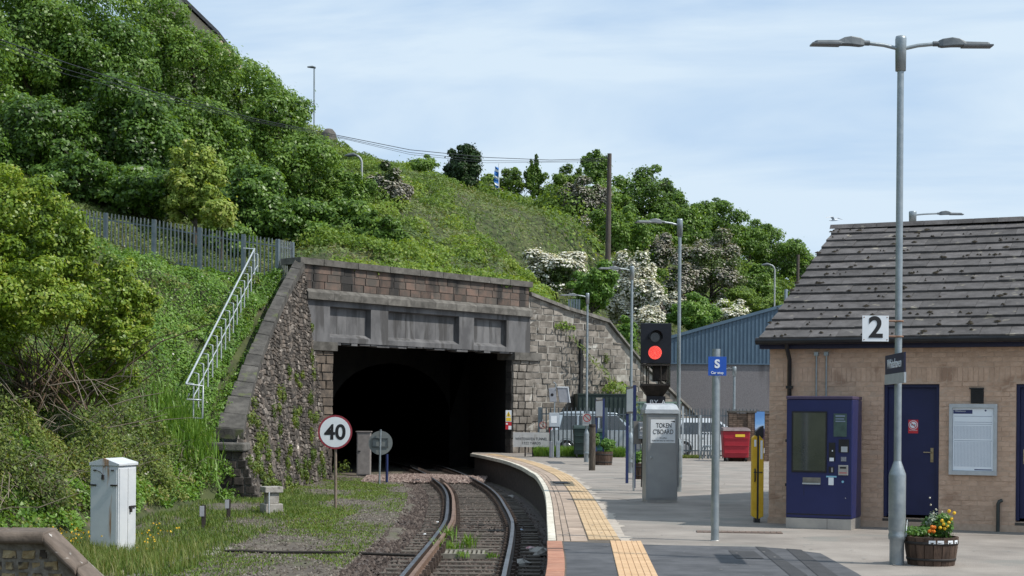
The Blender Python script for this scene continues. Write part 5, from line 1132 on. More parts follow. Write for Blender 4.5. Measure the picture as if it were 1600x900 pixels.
# little stone lever base
q0 = G(422, 805, -.86); M_pale = mat('pale_cast_concrete', (.27, .25, .23), (.40, .38, .35), 6, .85, bump=.4, streak=((.12, .11, .10), 4, .58, (1, 1, 1))); rt = root('concrete_lever_base', 'small stepped concrete pedestal with flat cap standing below the wing wall', 'pedestal', q0)
for nm, sx, sy, z0_, h_ in (('foot', .50, .42, 0, .30), ('stem', .30, .30, .30, .28), ('cap', .47, .42, .58, .15)):
    m2 = MB(); m2.rbox((q0.x, q0.y + .2, q0.z - .02 + z0_), sx, sy, h_, .5, .94 if nm == 'foot' else 1); m2.build(nm, M_pale, rt, bevel=.015)
m2 = MB(); m2.tube([(q0.x - .02, q0.y - .05, q0.z + .58), (q0.x - .01, q0.y - .12, q0.z + .3), (q0.x, q0.y - .15, q0.z)], .018, 6); m2.build('cable', M_alu, rt)
for i, (px, by, ty, lab) in enumerate(((318, 828, 793, 'short dark wooden stump with metal plate, the nearer left of the two by the verge'), (357, 812, 783, 'short dark wooden stump with metal plate, the farther right of the two by the verge'))):
    g = G(px, by, -.86); rt = root('marker_post', lab, 'post', g, 'stub posts on the verge'); h_ = (by - ty) * g.y / 2400 + .05
    m2 = MB(); m2.rbox((g.x, g.y, g.z - .1), .09, .08, h_ + .1, .3); m2.build('post', M_iron, rt); m2 = MB(); m2.rbox((g.x - .03, g.y - .05, g.z + h_ * .55), .10, .03, h_ * .42, .3); m2.build('plate', M_scr, rt, bevel=.005)
# relay cabinet
r0 = G(170, 873, -.86); ang = math.radians(-15); RFm = Frame((r0.x - .33, r0.y - .0), (math.cos(ang), math.sin(ang)))
rt = root('relay_cabinet', 'tall white painted steel lineside cabinet with rust streaks standing in the grass', 'cabinet', (r0.x, r0.y, -.86))
M_wp = mat('white_cabinet_paint', (.52, .55, .58), (.60, .62, .64), 3, .5, streak=((.36, .21, .12), 4.5, .62, (1.5, 1.5, .16)))
q = RFm.pt; w_, dp_, h_ = .54, .62, 1.62
m2 = MB(); m2.fbox(RFm, 0, w_, -dp_, 0, -.9, -.86 + h_); m2.build('body', M_wp, rt, bevel=.006)
m2 = MB(); zt_ = -.86 + h_; m2.add([q(-.02, .02, zt_), q(w_ + .03, .02, zt_), q(w_ + .03, -dp_ - .02, zt_), q(-.02, -dp_ - .02, zt_), q(-.02, .02, zt_ + .05), q(w_ + .03, .02, zt_ + .03), q(w_ + .03, -dp_ - .02, zt_ + .05), q(-.02, -dp_ - .02, zt_ + .05), q(w_ / 2, .02, zt_ + .13), q(w_ / 2, -dp_ - .02, zt_ + .13)],
    [(3, 2, 1, 0), (0, 1, 5, 8, 4), (3, 7, 9, 6, 2), (0, 4, 7, 3), (1, 2, 6, 5), (4, 8, 9, 7), (5, 6, 9, 8)]); m2.build('roof', M_wp, rt, bevel=.004)
SRF = Frame(q(w_, 0, 0).xy, (-RFm.n.x, -RFm.n.y));
m2 = MB(); m2.fbox(SRF, .03, dp_ - .03, .001, .014, -.78, -.86 + h_ - .05); dr2 = m2.build('door', M_wp, rt, bevel=.004); m2 = MB(); m2.fbox(SRF, dp_ / 2 - .004, dp_ / 2 + .004, .0145, .0155, -.78, -.86 + h_ - .05); m2.build('door_joint', M_iron, dr2)
m2 = MB(); m2.fbox(SRF, dp_ * .55, dp_ * .9, .015, .04, -.86 + .88, -.86 + .91); m2.fbox(SRF, dp_ * .58, dp_ * .66, .015, .05, -.86 + .80, -.86 + .88); m2.build('latch', M_iron, dr2)
m2 = MB(); m2.fbox(RFm, .02, w_ - .03, .001, .010, -.80, -.86 + h_ - .04); fd = m2.build('panel', M_wp, rt, bevel=.003)
for z in (-.86 + .22, -.86 + 1.27):
    for a in (-.005, w_ - .14): m2 = MB(); m2.fbox(RFm, a, a + .13, .011, .03, z, z + .025); m2.build('hinge', M_iron, fd)
for a in (.07, .41): m2 = MB(); m2.fbox(RFm, a, a + .05, .011, .03, -.86 + 1.53, -.86 + 1.55); m2.build('hook', M_iron, fd)
m2 = MB(); m2.tube([q(.12, .02, -.86 + 1.54), q(.2, .02, -.86 + 1.51), q(.25, .02, -.86 + 1.46)], .005, 5); m2.build('wire', M_iron, fd); m2 = MB(); m2.fbox(RFm, .235, .275, .011, .045, -.86 + 1.38, -.86 + 1.46); m2.build('padlock', M_iron, fd)
# cable trough and walkway
M_wk = mat('trough_lid_concrete', (.22, .20, .18), (.32, .30, .27), 4, .9, bump=.4, rnd=.12, bscale=30)
wk = root('cable_trough', 'line of pale concrete trough lids running towards the wing wall in the grass', 'cable trough', G(290, 878, -.85))
pts = [G(210, 905, -.85), G(240, 892, -.85), G(276, 876, -.85), G(318, 868, -.85), G(352, 857, -.85)]
c_ = [Vector((p.x, p.y)) for p in pts]; cu = interp_curve(c_, .05)
for i in range(0, len(cu) - 12, 12):
    a, b = cu[i], cu[i + 11]; d = (b - a); m2 = MB(); m2.rbox(((a.x + b.x) / 2, (a.y + b.y) / 2, -.87), d.length, .32, .05, math.atan2(d.y, d.x) + RNG.uniform(-.02, .02)); m2.build('trough_lid', M_wk, wk, bevel=.008)
m2 = MB(); cpt = [G(x, y, -.83) for x, y in ((268, 850), (300, 857), (340, 861), (380, 861), (430, 863), (520, 863), (600, 866), (655, 868))]; m2.tube(cpt, .03, 6); tag(m2.build('ground_cable', M_iron), 'long dark cable pipe lying across the gravel toward the left rail', 'cable')
# ------------------------------------------------------------------ hillside terrain
M_earth = mat('hillside_soil', (.035, .045, .018), (.075, .09, .03), 1.6, .95, bump=.6, bscale=6, streak=((.10, .085, .06), .8, .60, (1, 1, 1)))
def grid_mesh(X, Y, Z):
    ny, nx = X.shape; v = np.stack([X, Y, Z], -1).reshape(-1, 3); f = [(j * nx + i, j * nx + i + 1, (j + 1) * nx + i + 1, (j + 1) * nx + i) for j in range(ny - 1) for i in range(nx - 1)]; return v.tolist(), f
mb = MB(); ys = np.concatenate([np.linspace(-20, 12, 9), np.arange(13, 60, .6), [59.6]])
ys = np.unique(ys); fr_ = np.linspace(0, 1, 60) ** 1.8
xr = np.interp(ys, [-30, 43.5, 45.3, 46.2, 60], [-8.45, -8.45, -8.5, -9.0, -8.85]); X = xr[:, None] + (-80 - xr[:, None]) * fr_[None]; Y = np.repeat(ys[:, None], 60, 1)
v, f = grid_mesh(X[:, ::-1], Y, Hgt(X, Y)[:, ::-1]); mb.add(v, f, True)
xs = np.concatenate([np.linspace(-80, -12, 30), np.arange(-11.2, 14, .8), np.linspace(15, 160, 50)])
y0 = np.where(xs < -8.9, 59.6, np.where(xs < .85, 58.8 + 1.14 * (xs + 8.04) + .75, np.minimum(69.9 + (xs - .8) * .926, 76))); y0 = np.where(xs < -8.9, 59.6, y0)
fr_ = np.linspace(0, 1, 90) ** 1.7; Y = y0[None] + (350 - y0[None]) * fr_[:, None]; X = np.repeat(xs[None], 90, 0); v, f = grid_mesh(X, Y, Hgt(X, Y)); mb.add(v, f, True)
tag(mb.build('hillside', M_earth), kind='structure')

# ------------------------------------------------------------------ foliage materials
G1 = [(.045, .090, .016), (.11, .205, .032), (.17, .29, .05), (.25, .38, .08)]
G2 = [(.038, .080, .014), (.088, .18, .028), (.145, .26, .045), (.22, .35, .075)]
LM_syc = leafmat('sycamore_leaf', G1, .42, .42, .4)
LM_syc2 = leafmat('cool_sycamore_leaf', G2, .42, .40, .45)
LM_dark = leafmat('dark_leaf', [(.018, .040, .014), (.035, .075, .02), (.06, .11, .03)], .22, .45)
LM_lime = leafmat('young_yellow_green_leaf', [(.07, .125, .018), (.17, .275, .03), (.28, .39, .05), (.40, .43, .09)], .42, .42, .4)
LM_scrub = leafmat('scrub_leaf', [(.07, .12, .024), (.14, .235, .036), (.22, .33, .055), (.29, .36, .075)], .40, .55)
LM_sap = leafmat('pale_sapling_leaf', [(.11, .17, .035), (.22, .32, .055), (.34, .43, .09), (.46, .48, .16)], .42, .45)
LM_ivy = leafmat('bramble_leaf', [(.04, .09, .015), (.09, .19, .025), (.15, .28, .04), (.20, .33, .06)], .36, .45, .4)
LM_grass = leafmat('grass_blade', [(.06, .11, .02), (.12, .20, .035), (.22, .26, .07), (.30, .29, .13)], .35, .6)
LM_gorse = leafmat('hill_grass', [(.06, .10, .03), (.11, .17, .045), (.17, .23, .065), (.21, .20, .10)], .3, .6)
LM_may = leafmat('hawthorn_leaf', [(.04, .07, .02), (.08, .13, .03), (.14, .19, .06)], .25, .5)
LM_bls = leafmat('hawthorn_blossom', [(.56, .55, .48), (.74, .73, .66), (.86, .85, .80)], .2, .6)
LM_bls2 = leafmat('greyish_blossom', [(.26, .24, .20), (.38, .36, .31), (.50, .48, .43)], .2, .6)
M_bark = mat('bark', (.045, .036, .028), (.10, .085, .065), 6, .95, bump=.6, stretch=(3, 3, .6)); M_twig = mat('pale_dead_twig', (.16, .13, .10), (.28, .24, .19), 8, .9)

def trunk_mesh(base, top, r0, parent, seed, limbs=5, spread=1.2, m=None):
    r = random.Random(seed); mb = MB(); b = Vector(base); t = Vector(top); mid = b.lerp(t, .5) + Vector((r.uniform(-.2, .2), r.uniform(-.2, .2), 0)) * spread
    mb.tube([b - Vector((0, 0, .3)), b, mid, t], [r0 * 1.35, r0, r0 * .7, r0 * .3], 8)
    for k in range(limbs):
        s = b.lerp(t, r.uniform(.3, .85)); a = r.uniform(0, 6.28); L = spread * r.uniform(.5, 1.1); e = s + Vector((math.cos(a) * L, math.sin(a) * L, L * r.uniform(.4, .9)))
        mb.tube([s, s.lerp(e, .5) + Vector((0, 0, .1 * L)), e], [r0 * .45, r0 * .3, r0 * .1], 5)
    return mb.build('trunk', m or M_bark, parent)
def tree(label, px, py, D, rx, ry, m=LM_syc, n=9000, leaf=.20, k=22, seed=0, tb=.5, tv=.2, name='sycamore_tree', cat='tree', group=None, blossom=None, bn=0, bsize=.11, depth=1.0, basez=None, tr=None, btop=.0, grow=1.0, **kw):
    c = P(px, py, D); s = D / F * grow; RX, RZ_ = rx * s, ry * s; RY = RX * depth
    gz = hgt(c.x, c.y) if basez is None else basez
    if gz > c.z - RZ_ * .3: gz = c.z - RZ_ * .75
    rt = root(name, label, cat, (c.x, c.y, gz), group)
    trunk_mesh((c.x, c.y, gz), (c.x, c.y, c.z + RZ_ * .3), tr or max(.05, min(.32, RX * .07)), rt, seed, 5, RX * .6)
    crown_mesh(c, (RX, RY, RZ_), n, leaf, k, seed, m, rt, 'crown', tb, tv, **kw)
    if blossom:
        R = np.random.default_rng(seed); p, nrm, idx, q = blob_points(c, (RX, RY, RZ_), bn, k, R, updir=.5, **{a: b for a, b in kw.items() if a != 'updir'})
        R2 = np.random.default_rng(seed + 99); sel = (np.sin(p[:, 0] * 2.7 + seed) + np.sin(p[:, 1] * 2.1) + np.sin(p[:, 2] * 3.1 + seed * 2) + R2.normal(0, .8, len(p))) > -.3 + btop
        p = p[sel] + nrm[sel] * .06; quad_cloud('blossom', leaves(p, unit(nrm[sel] + np.array([0, 0, .8])), bsize, R2, .85), R2.uniform(0, 1, len(p)), blossom, rt)
    return rt
WG = 'trees of the wood above the tunnel'
wood = [
 (-50, 120, 70, 110, 130, 9000), (45, 70, 74, 105, 115, 15000), (-20, 260, 66, 90, 80, 7000), (140, 95, 76, 110, 120, 17000), (225, 45, 84, 80, 75, 8000), (300, 115, 84, 85, 80, 9000), (200, 215, 70, 110, 105, 17000),
 (70, 215, 68, 100, 90, 11000), (310, 235, 76, 95, 95, 13000), (375, 150, 88, 75, 78, 8000), (430, 200, 84, 75, 88, 9000), (470, 275, 80, 72, 80, 9000), (395, 320, 71, 80, 66, 11000), (470, 360, 70, 70, 56, 9000), (545, 365, 70, 62, 55, 8500), (130, 280, 66, 80, 50, 5000), (225, 300, 66, 90, 48, 6000), (350, 380, 66, 60, 40, 5000)]
wl = ['cut off by the left edge of the photo, above the bramble slope', 'big dark crown at the top left corner', 'low dark crown at the left edge just above the grassy slope', 'broad crown reaching the top edge in the upper left', 'crown directly left of the cream house gable', 'crown just below the cream house gable', 'broad shaded crown behind the yellow-green sapling, to its upper left', 'dark crown with visible trunks above the grass slope at far left', 'crown behind and above the yellow-green sapling', 'crown on the skyline between the house and the hilltop lamp', 'crown with its edge against the sky left of the hilltop lamp', 'crown straight below the hilltop lamp', 'crown behind the palisade fence end and wing wall top', 'dense crown touching the left end of the tunnel parapet', 'rightmost crown of the wood, above the left half of the parapet', 'low shadowed crown at the top of the grassy slope', 'low shadowed crown immediately behind the palisade fence', 'small low crown between the sapling and the corner of the fence']
for i, (w, l) in enumerate(zip(wood, wl)):
    tree('leafy green sycamore, ' + l if len(('leafy green sycamore, ' + l).split()) <= 16 else 'sycamore, ' + l, *w[:5], m=LM_syc2 if i in (0, 2, 3, 6, 7, 12, 13, 15, 16) else LM_syc, n=int(w[5] * 2.25), seed=100 + i, leaf=.105, k=60, group=WG, tb=.5 if i not in (2, 6, 7, 15, 16) else .35, tv=.22, spread=.78, br=(.15, .30))
tree('yellow-green young sycamore sapling standing above the palisade fence before the dark wood', 304, 284, 64.5, 60, 80, m=LM_sap, n=17000, seed=5, leaf=.09, k=60, tb=.5, tv=.2, spread=.85, br=(.10, .22))
tree('pale whitish-green bush drooping over the palisade fence below the yellow-green sapling', 345, 335, 63, 34, 28, m=LM_sap, n=3500, seed=6, leaf=.10, k=14, tb=.75, name='bush', cat='bush')

# bank and skyline trees beyond the tunnel
bk = [
 ('tree', 'airy light green tree on the skyline, first right of the bracken slope', 657, 262, 116, 33, 26, LM_syc, 3500, .15, .7, None),
 ('tree', 'dense dark rounded tree standing alone on the skyline left of the flag', 724, 264, 112, 36, 42, LM_dark, 9000, .16, .4, None),
 ('bush', 'loose bush between the light tree and the dark rounded skyline tree', 690, 292, 114, 28, 18, LM_dark, 1800, .14, .7, LM_bls2),
 ('tree', 'light green thin tree right beside the blue flag', 800, 290, 118, 30, 28, LM_scrub, 3000, .15, .35, None),
 ('tree', 'tall narrow tree right of the flag rising above its neighbours', 833, 280, 118, 17, 42, LM_syc, 2600, .15, .35, None),
 ('tree', 'green rounded tree between the tall narrow tree and the hawthorn by the pole', 868, 305, 118, 36, 36, LM_scrub, 4500, .15, .35, None),
 ('bush', 'low bush with pale flowers below the blue flag', 755, 303, 116, 38, 16, LM_may, 2200, .13, .5, LM_bls2),
 ('tree', 'green tree on the skyline just left of the telegraph pole top', 930, 262, 126, 28, 36, LM_syc, 4500, .16, .4, None),
 ('tree', 'large dark green skyline tree immediately right of the telegraph pole', 1005, 310, 124, 62, 58, LM_syc, 13000, .18, .38, None),
 ('tree', 'dark green tree right of the tall lamp top, below the skyline', 1065, 355, 122, 52, 52, LM_syc, 9000, .18, .38, None),
 ('hawthorn', 'greyish flowering hawthorn left of the telegraph pole, half way up', 912, 312, 112, 40, 34, LM_may, 6000, .13, .4, LM_bls2),
 ('tree', 'mid green rounded tree behind the telegraph pole at half height', 962, 375, 104, 52, 56, LM_syc, 10000, .16, .6, None),
 ('hawthorn', 'flowering hawthorn between the telegraph pole tree and the tall lamp', 1025, 400, 110, 34, 44, LM_may, 5000, .13, .4, LM_bls2),
 ('hawthorn', 'large pale flowering hawthorn dome right of the tallest single lamp', 1112, 418, 108, 60, 58, LM_may, 11000, .13, .65, LM_bls2),
 ('tree', 'dark tree above the big hawthorn dome on the far skyline', 1140, 372, 140, 52, 40, LM_syc, 7000, .19, .4, None),
 ('tree', 'dark tree at the right end of the skyline behind the small hooked lamp', 1212, 402, 150, 58, 46, LM_syc, 9000, .20, .38, None),
 ('tree', 'green tree low beside the warehouse roof and the hooked lamp', 1178, 448, 132, 46, 42, LM_syc, 6000, .18, .5, None),
 ('tree', 'farthest tree just left of the station roof slope', 1255, 430, 150, 26, 36, LM_syc, 3500, .2, .45, None),
 ('hawthorn', 'bright white hawthorn above the right end of the parapet', 866, 425, 84, 62, 42, LM_may, 8500, .11, .5, LM_bls),
 ('hawthorn', 'bright white hawthorn above the sloping coping between the two lamps', 988, 452, 86, 52, 66, LM_may, 10000, .11, .5, LM_bls),
 ('bush', 'bright green leafy bush in front of the white hawthorns', 925, 450, 79, 44, 46, LM_ivy, 8000, .12, .6, None),
 ('bush', 'bright green bush behind the sloping end of the wing wall', 978, 525, 78, 26, 32, LM_ivy, 3500, .12, .65, None),
 ('bush', 'green and yellowish bush above the blue warehouse roof', 1085, 492, 96, 44, 34, LM_ivy, 6000, .14, .6, None),
 ('hawthorn', 'small white flowering hawthorn by the stone wall above the red signal', 1045, 478, 98, 26, 26, LM_may, 3000, .12, .5, LM_bls),
 ('bush', 'yellowish bush with white flowers behind the middle of the warehouse roof', 1140, 488, 104, 40, 22, LM_lime, 4000, .14, .4, LM_bls),
 ('hawthorn', 'dark greyish hawthorn on the bank right of the hooked lamp post', 606, 296, 83, 36, 46, LM_may, 7000, .11, .35, LM_bls2),
 ('bush', 'hawthorn bush with white flowers at mid slope above the telegraph pole foot', 905, 352, 108, 26, 16, LM_may, 2000, .13, .4, LM_bls2),
]
for i, (nm, lab, px, py, D, rx, ry, m, n, lf, tb, bl) in enumerate(bk):
    nmm = {'tree': 'broadleaf_tree', 'bush': 'bush', 'hawthorn': 'hawthorn_tree'}[nm]; cat = 'bush' if nm == 'bush' else 'tree'
    tree(lab, px, py, D, rx, ry, m=m, n=int(n * 1.6), leaf=lf * .70, k=max(16, int(rx / 1.6)), seed=300 + i, tb=tb, tv=.22, name=nmm, cat=cat, spread=.84, br=(.11, .26), blossom=bl, grow=1.12 if py < 410 else 1.06, bn=int(n * (2.8 if bl is LM_bls else 2.2)), bsize=.088, btop=-.5 if bl is LM_bls else .15, depth=.8)

more = [
 ('tree', 'green tree filling the gap under the telegraph pole top and left skyline tree', 905, 345, 120, 42, 40, LM_syc, 4500, .16, .45, None),
 ('tree', 'dark green crown between the big skyline tree and the hawthorn below it', 1010, 365, 118, 50, 38, LM_syc, 5500, .16, .4, None),
 ('tree', 'small light green tree behind the bright white hawthorns', 900, 385, 100, 44, 34, LM_scrub, 4500, .14, .35, None),
 ('hawthorn', 'grey flowering hawthorn mass straight right of the mid-height rounded tree', 1062, 440, 106, 30, 42, LM_may, 4500, .13, .45, LM_bls2),
 ('tree', 'dark crown behind the large hawthorn dome, to its upper left', 1085, 345, 132, 40, 34, LM_syc, 4500, .17, .42, None),
 ('tree', 'dark crown on the far skyline midway between the two tallest right bank trees', 1175, 375, 146, 40, 34, LM_syc, 4500, .18, .42, None),
 ('tree', 'rounded far crown touching the sky left of the distant utility pole', 1235, 398, 156, 36, 34, LM_syc, 3500, .19, .45, None),
 ('bush', 'rough green bush low between the telegraph pole foot and the tall lamp', 1010, 440, 98, 40, 30, LM_scrub, 4000, .13, .5, None),
 ('bush', 'dark green undergrowth bush beneath the large hawthorn dome', 1150, 462, 112, 50, 24, LM_scrub, 4000, .14, .3, None),
 ('bush', 'green bush at the foot of the far trees just above the roof gutter line', 1195, 478, 120, 36, 20, LM_scrub, 2500, .15, .35, None),
 ('tree', 'light green tree between the flag and the dark rounded skyline tree', 765, 288, 121, 24, 22, LM_scrub, 2500, .15, .4, None),
 ('hawthorn', 'white flowering hawthorn spray hanging just behind the sloping wall coping', 1015, 505, 84, 28, 34, LM_may, 4000, .11, .5, LM_bls),

 ('tree', 'green crown directly beneath the skyline tree at the telegraph pole top', 945, 312, 122, 44, 42, LM_syc, 5500, .16, .45, None),
 ('tree', 'thin grey-green tree on the skyline between the flag tree and the pole', 895, 290, 121, 26, 32, LM_scrub, 3000, .14, .3, None),
 ('tree', 'crown on the right skyline halfway between telegraph pole and station roof', 1105, 340, 138, 46, 34, LM_syc, 5500, .17, .42, None),
 ('tree', 'sycamore overhanging the parapet between the wood and the open scrub', 590, 370, 69, 46, 46, LM_syc, 9000, .13, .5, None),
 ('tree', 'round green tree in front of the skyline bracken just right of the wood edge', 548, 312, 80, 46, 56, LM_syc, 8500, .13, .5, None),
]
bk2 = more
for i, (nm, lab, px, py, D, rx, ry, m, n, lf, tb, bl) in enumerate(bk2):
    nmm = {'tree': 'broadleaf_tree', 'bush': 'bush', 'hawthorn': 'hawthorn_tree'}[nm]; cat = 'bush' if nm == 'bush' else 'tree'
    tree(lab, px, py, D, rx, ry, m=m, n=int(n * 1.5), leaf=lf * .72, k=max(16, int(rx / 1.6)), seed=500 + i, tb=tb, tv=.22, name=nmm, cat=cat, spread=.84, br=(.11, .26), blossom=bl, grow=1.12 if py < 410 else 1.06, bn=int(n * (2.8 if bl is LM_bls else 2.2)), bsize=.088, btop=-.5 if bl is LM_bls else .15, depth=.8)

# ------------------------------------------------------------------ big foreground bush on the left bank
fb = P(110, 470, 34); rt = root('large_bush', 'huge yellow-green bush with bare brown twigs inside, filling the left side of the bank', 'bush', (fb.x, fb.y, 1.0))
R = np.random.default_rng(77); allp = []
lobes = [(20, 330, 34, 100, 80), (92, 385, 34, 78, 78), (-60, 420, 33, 110, 120), (50, 470, 33, 110, 90), (165, 455, 34.5, 72, 80), (195, 540, 34.5, 58, 62), (215, 480, 35, 42, 50), (60, 400, 35.5, 100, 100), (160, 590, 35, 62, 60), (-20, 560, 35, 90, 70), (90, 590, 36.5, 110, 60)]
for i, (px, py, D, rx, ry) in enumerate(lobes):
    c = P(px, py, D); s = D / F; n = int(rx * ry * 1.45); p, nrm, idx, q = blob_points(c, (rx * s, rx * s * .85, ry * s), n, 34, R, spread=.78, br=(.14, .26), updir=.3)
    bt = R.normal(.48, .12, 34); quad = leaves(p, nrm, .052, R, .62); allp.append((quad, np.clip(bt[idx] + R.normal(0, .22, len(p)), 0, 1)))
keep = []
Q = np.concatenate([a for a, _ in allp]); T = np.concatenate([b for _, b in allp]); cen = Q.mean(axis=1)
# the gap of bare twigs low in the middle : remove leaves in an ellipsoid hollow facing the track
hc = np.array(P(105, 520, 32.2)); hol = np.array([.85, 1.5, .50]); dh = np.linalg.norm((cen - hc) / hol, axis=1); k = dh > R.uniform(.75, 1.15, len(cen))
hc2 = np.array(P(40, 600, 32.5)); dh2 = np.linalg.norm((cen - hc2) / np.array([1.5, 1.8, .55]), axis=1); k &= dh2 > R.uniform(.7, 1.1, len(cen))
quad_cloud('crown', Q[k], T[k], LM_lime, rt)
tb_ = MB(); r = random.Random(4)
for k in range(80):
    a = P(r.uniform(20, 150), r.uniform(600, 650), 34.6 + r.uniform(-.8, .8)); ang = r.uniform(-1.1, 1.1); L = r.uniform(1.2, 3.2); e = a + Vector((math.sin(ang) * L, r.uniform(-1.2, .5), math.cos(ang) * L * .9)); m_ = a.lerp(e, .5) + Vector((r.uniform(-.2, .2), r.uniform(-.2, .2), r.uniform(0, .35)))
    w = r.uniform(.008, .028); tb_.tube([a, m_, e], [w, w * .7, w * .3], 5, cap=False)
tb_.build('twigs', mat('brown_twig', (.055, .04, .028), (.16, .11, .07), 6, .9), rt)
tb_ = MB()
for k in range(46):
    a = P(r.uniform(-10, 210), r.uniform(590, 690), 33.0 + r.uniform(-.8, 1.2)); ang = r.uniform(-1.4, 1.4); L = r.uniform(.5, 1.6); e = a + Vector((math.sin(ang) * L, r.uniform(-.5, .2), math.cos(ang) * L * .6)); w = r.uniform(.006, .014); tb_.tube([a, a.lerp(e, .5) + Vector((0, 0, r.uniform(-.1, .2))), e], [w, w, w * .4], 4, cap=False)
tb_.build('dead_branches', M_twig, rt)

# ------------------------------------------------------------------ ground cover on the banks
def cover(name, n, xy, size, m, up=.12, tb=.5, tv=.25, asp=.6, blobh=.35, seed=1, clump=1.2, hfun=Hgt):
    R = np.random.default_rng(seed); x, y = xy(R, n); z = hfun(x, y)
    bn = np.maximum(0, np.sin(x * clump * 2.1 + 1) * np.cos(y * clump * 1.7) * .5 + np.sin(x * clump * .8 - y * clump * 1.1) * .35 + np.sin(x * clump * 4.7 + y * clump * 3.1) * .2 + .25)
    hh = bn * blobh; z = z + hh * (1 - np.abs(R.normal(0, .18, len(x)))) + R.uniform(0, up, len(x)); e = .15
    gx = (Hgt(x + e, y) - Hgt(x - e, y)) / (2 * e); gy = (Hgt(x, y + e) - Hgt(x, y - e)) / (2 * e); nrm = unit(np.stack([-gx, -gy, np.ones_like(gx)], 1))
    nrm = unit(nrm + R.normal(0, .5, nrm.shape)); t = np.clip(tb + .28 * np.sin(x * clump * .9 + y * .6) * np.cos(y * clump * .5) + R.normal(0, tv, len(x)), 0, 1)
    o = quad_cloud(name, leaves(np.stack([x, y, z], 1), nrm, size, R, asp), t, m); tag(o, kind='stuff'); return o
def bank_xy(R, n):
    y = 20 + 39.3 * R.uniform(0, 1, n) ** .8; lim = np.interp(y, [20, 43.5, 45.0, 46.5, 52, 56, 59.5], [-8.7, -8.7, -8.9, -9.25, -9.35, -9.0, -8.85]); x = lim - np.abs(R.exponential(2.4, n)); x = np.maximum(x, -22 + R.uniform(-1, 1, n)); return x, y
def patchy(f, lo):
    def g(R, n):
        x, y = f(R, n); k = np.sin(x * 1.9 + 2) * np.cos(y * 1.3 + x * .5) + .5 * np.sin(y * 3.3 - x * 2.2) + R.normal(0, .35, len(x)) > lo; return x[k], y[k]
    return g
cover('bramble_cover', 100000, patchy(bank_xy, -.75), .058, LM_ivy, .16, .52, .24, blobh=.5, seed=3, clump=1.0)
def low_xy(R, n): y = R.uniform(22, 45.5, n); x = -8.75 - np.abs(R.normal(0, 1.6, n)) - .3 + .3 * np.sin(y * 1.3); return x, y
LM_mix = leafmat('mixed_bank_leaf', [(.07, .055, .03), (.07, .10, .025), (.12, .18, .035), (.20, .26, .05), (.28, .25, .09)], .3, .55)
cover('mixed_undergrowth', 55000, low_xy, .045, LM_mix, .6, .45, .22, blobh=.8, seed=4, clump=1.7)
def slope_xy(R, n): y = 60 + 9 * R.uniform(0, 1, n); x = -10 - 16 * R.uniform(0, 1, n); return x, y
cover('upper_bank_grass', 60000, slope_xy, .10, LM_gorse, .25, .45, .25, asp=.25, blobh=.3, seed=6)
def hill_xy(R, n): y = 62 + 62 * R.uniform(0, 1, n); x = -16 + 30 * R.uniform(0, 1, n); k = y > yline(x) + .9; return x[k], y[k]
cover('hillside_grass', 80000, hill_xy, .14, LM_gorse, .3, .5, .2, asp=.3, blobh=.35, seed=7, clump=.5)
def hill2_xy(R, n): y = 72 + 90 * R.uniform(0, 1, n); x = 2 + 42 * R.uniform(0, 1, n); k = Hgt(x, y) > .4; return x[k], y[k]
cover('far_bank_undergrowth', 50000, hill2_xy, .16, LM_scrub, .4, .35, .25, blobh=.9, seed=8, clump=.6)
# scrub mounds on the slope above the parapet : nobody could count them
def mounds(name, spec, m, leaf, seed, tb=.5, dens=1.0):
    R = np.random.default_rng(seed); qs, ts = [], []
    for (x, y, r, h, t) in spec:
        n = int(dens * 260 * r * r / (leaf / .12) ** 2); d = R.normal(size=(n, 3)); d[:, 2] = np.abs(d[:, 2]) + .05; d = unit(d); rad = (1 - np.abs(R.normal(0, .14, (n, 1))) + .12 * np.sin(d[:, :1] * 7 + x) * np.cos(d[:, 1:2] * 6))
        p = np.array([x, y, hgt(x, y) - .1]) + d * rad * np.array([r, r, h]); nrm = unit(d + R.normal(0, .55, d.shape)); qs.append(leaves(p, nrm, leaf, R, .6)); ts.append(np.clip(t + R.normal(0, .2, n), 0, 1))
    o = quad_cloud(name, np.concatenate(qs), np.concatenate(ts), m); tag(o, kind='stuff')
R0 = np.random.default_rng(31); sp = []
for k in range(230):
    y = 66 + 44 * R0.uniform() ** 1.2; x = (-10.5 + 17 * R0.uniform()) * (y / 80);
    if y < yline(x) + 1.5: continue
    px = 800 + 2400 * x / y
    if px > 700 and y > 86: continue
    sp.append((x, y, R0.uniform(.5, 1.3), R0.uniform(.4, 1.0), R0.uniform(.2, .8)))
mounds('slope_scrub', sp, LM_scrub, .082, 32)
sp = []
for k in range(26):
    t = k / 25; x = -7.2 + 8.5 * t; y = float(58.8 + 1.14 * (x + 8) + 1.6); sp.append((x, y, R0.uniform(.7, 1.1), R0.uniform(.5, .95), R0.uniform(.4, .8)))
mounds('parapet_scrub', sp, LM_scrub, .085, 33)
sp = []
for k in range(120):
    y = R0.uniform(25, 45); x = -8.9 - abs(R0.normal(0, 1.5)) ; sp.append((x, y, R0.uniform(.25, .6), R0.uniform(.25, .6), R0.uniform(.2, .8)))
mounds('bank_foot_shrubs', sp, LM_mix, .042, 34, dens=.5)
sp = []; sp2 = []
for k in range(150):
    y = R0.uniform(43, 59); x = -9.6 - abs(R0.normal(0, 3.0)); (sp if R0.uniform() < .5 else sp2).append((x, y, R0.uniform(.2, .6), R0.uniform(.2, .5), R0.uniform(.1, .8)))
mounds('bank_nettles', sp, LM_mix, .05, 44, dens=.5); mounds('bank_pale_brambles', sp2, LM_scrub, .06, 45, dens=.5)
sp = []
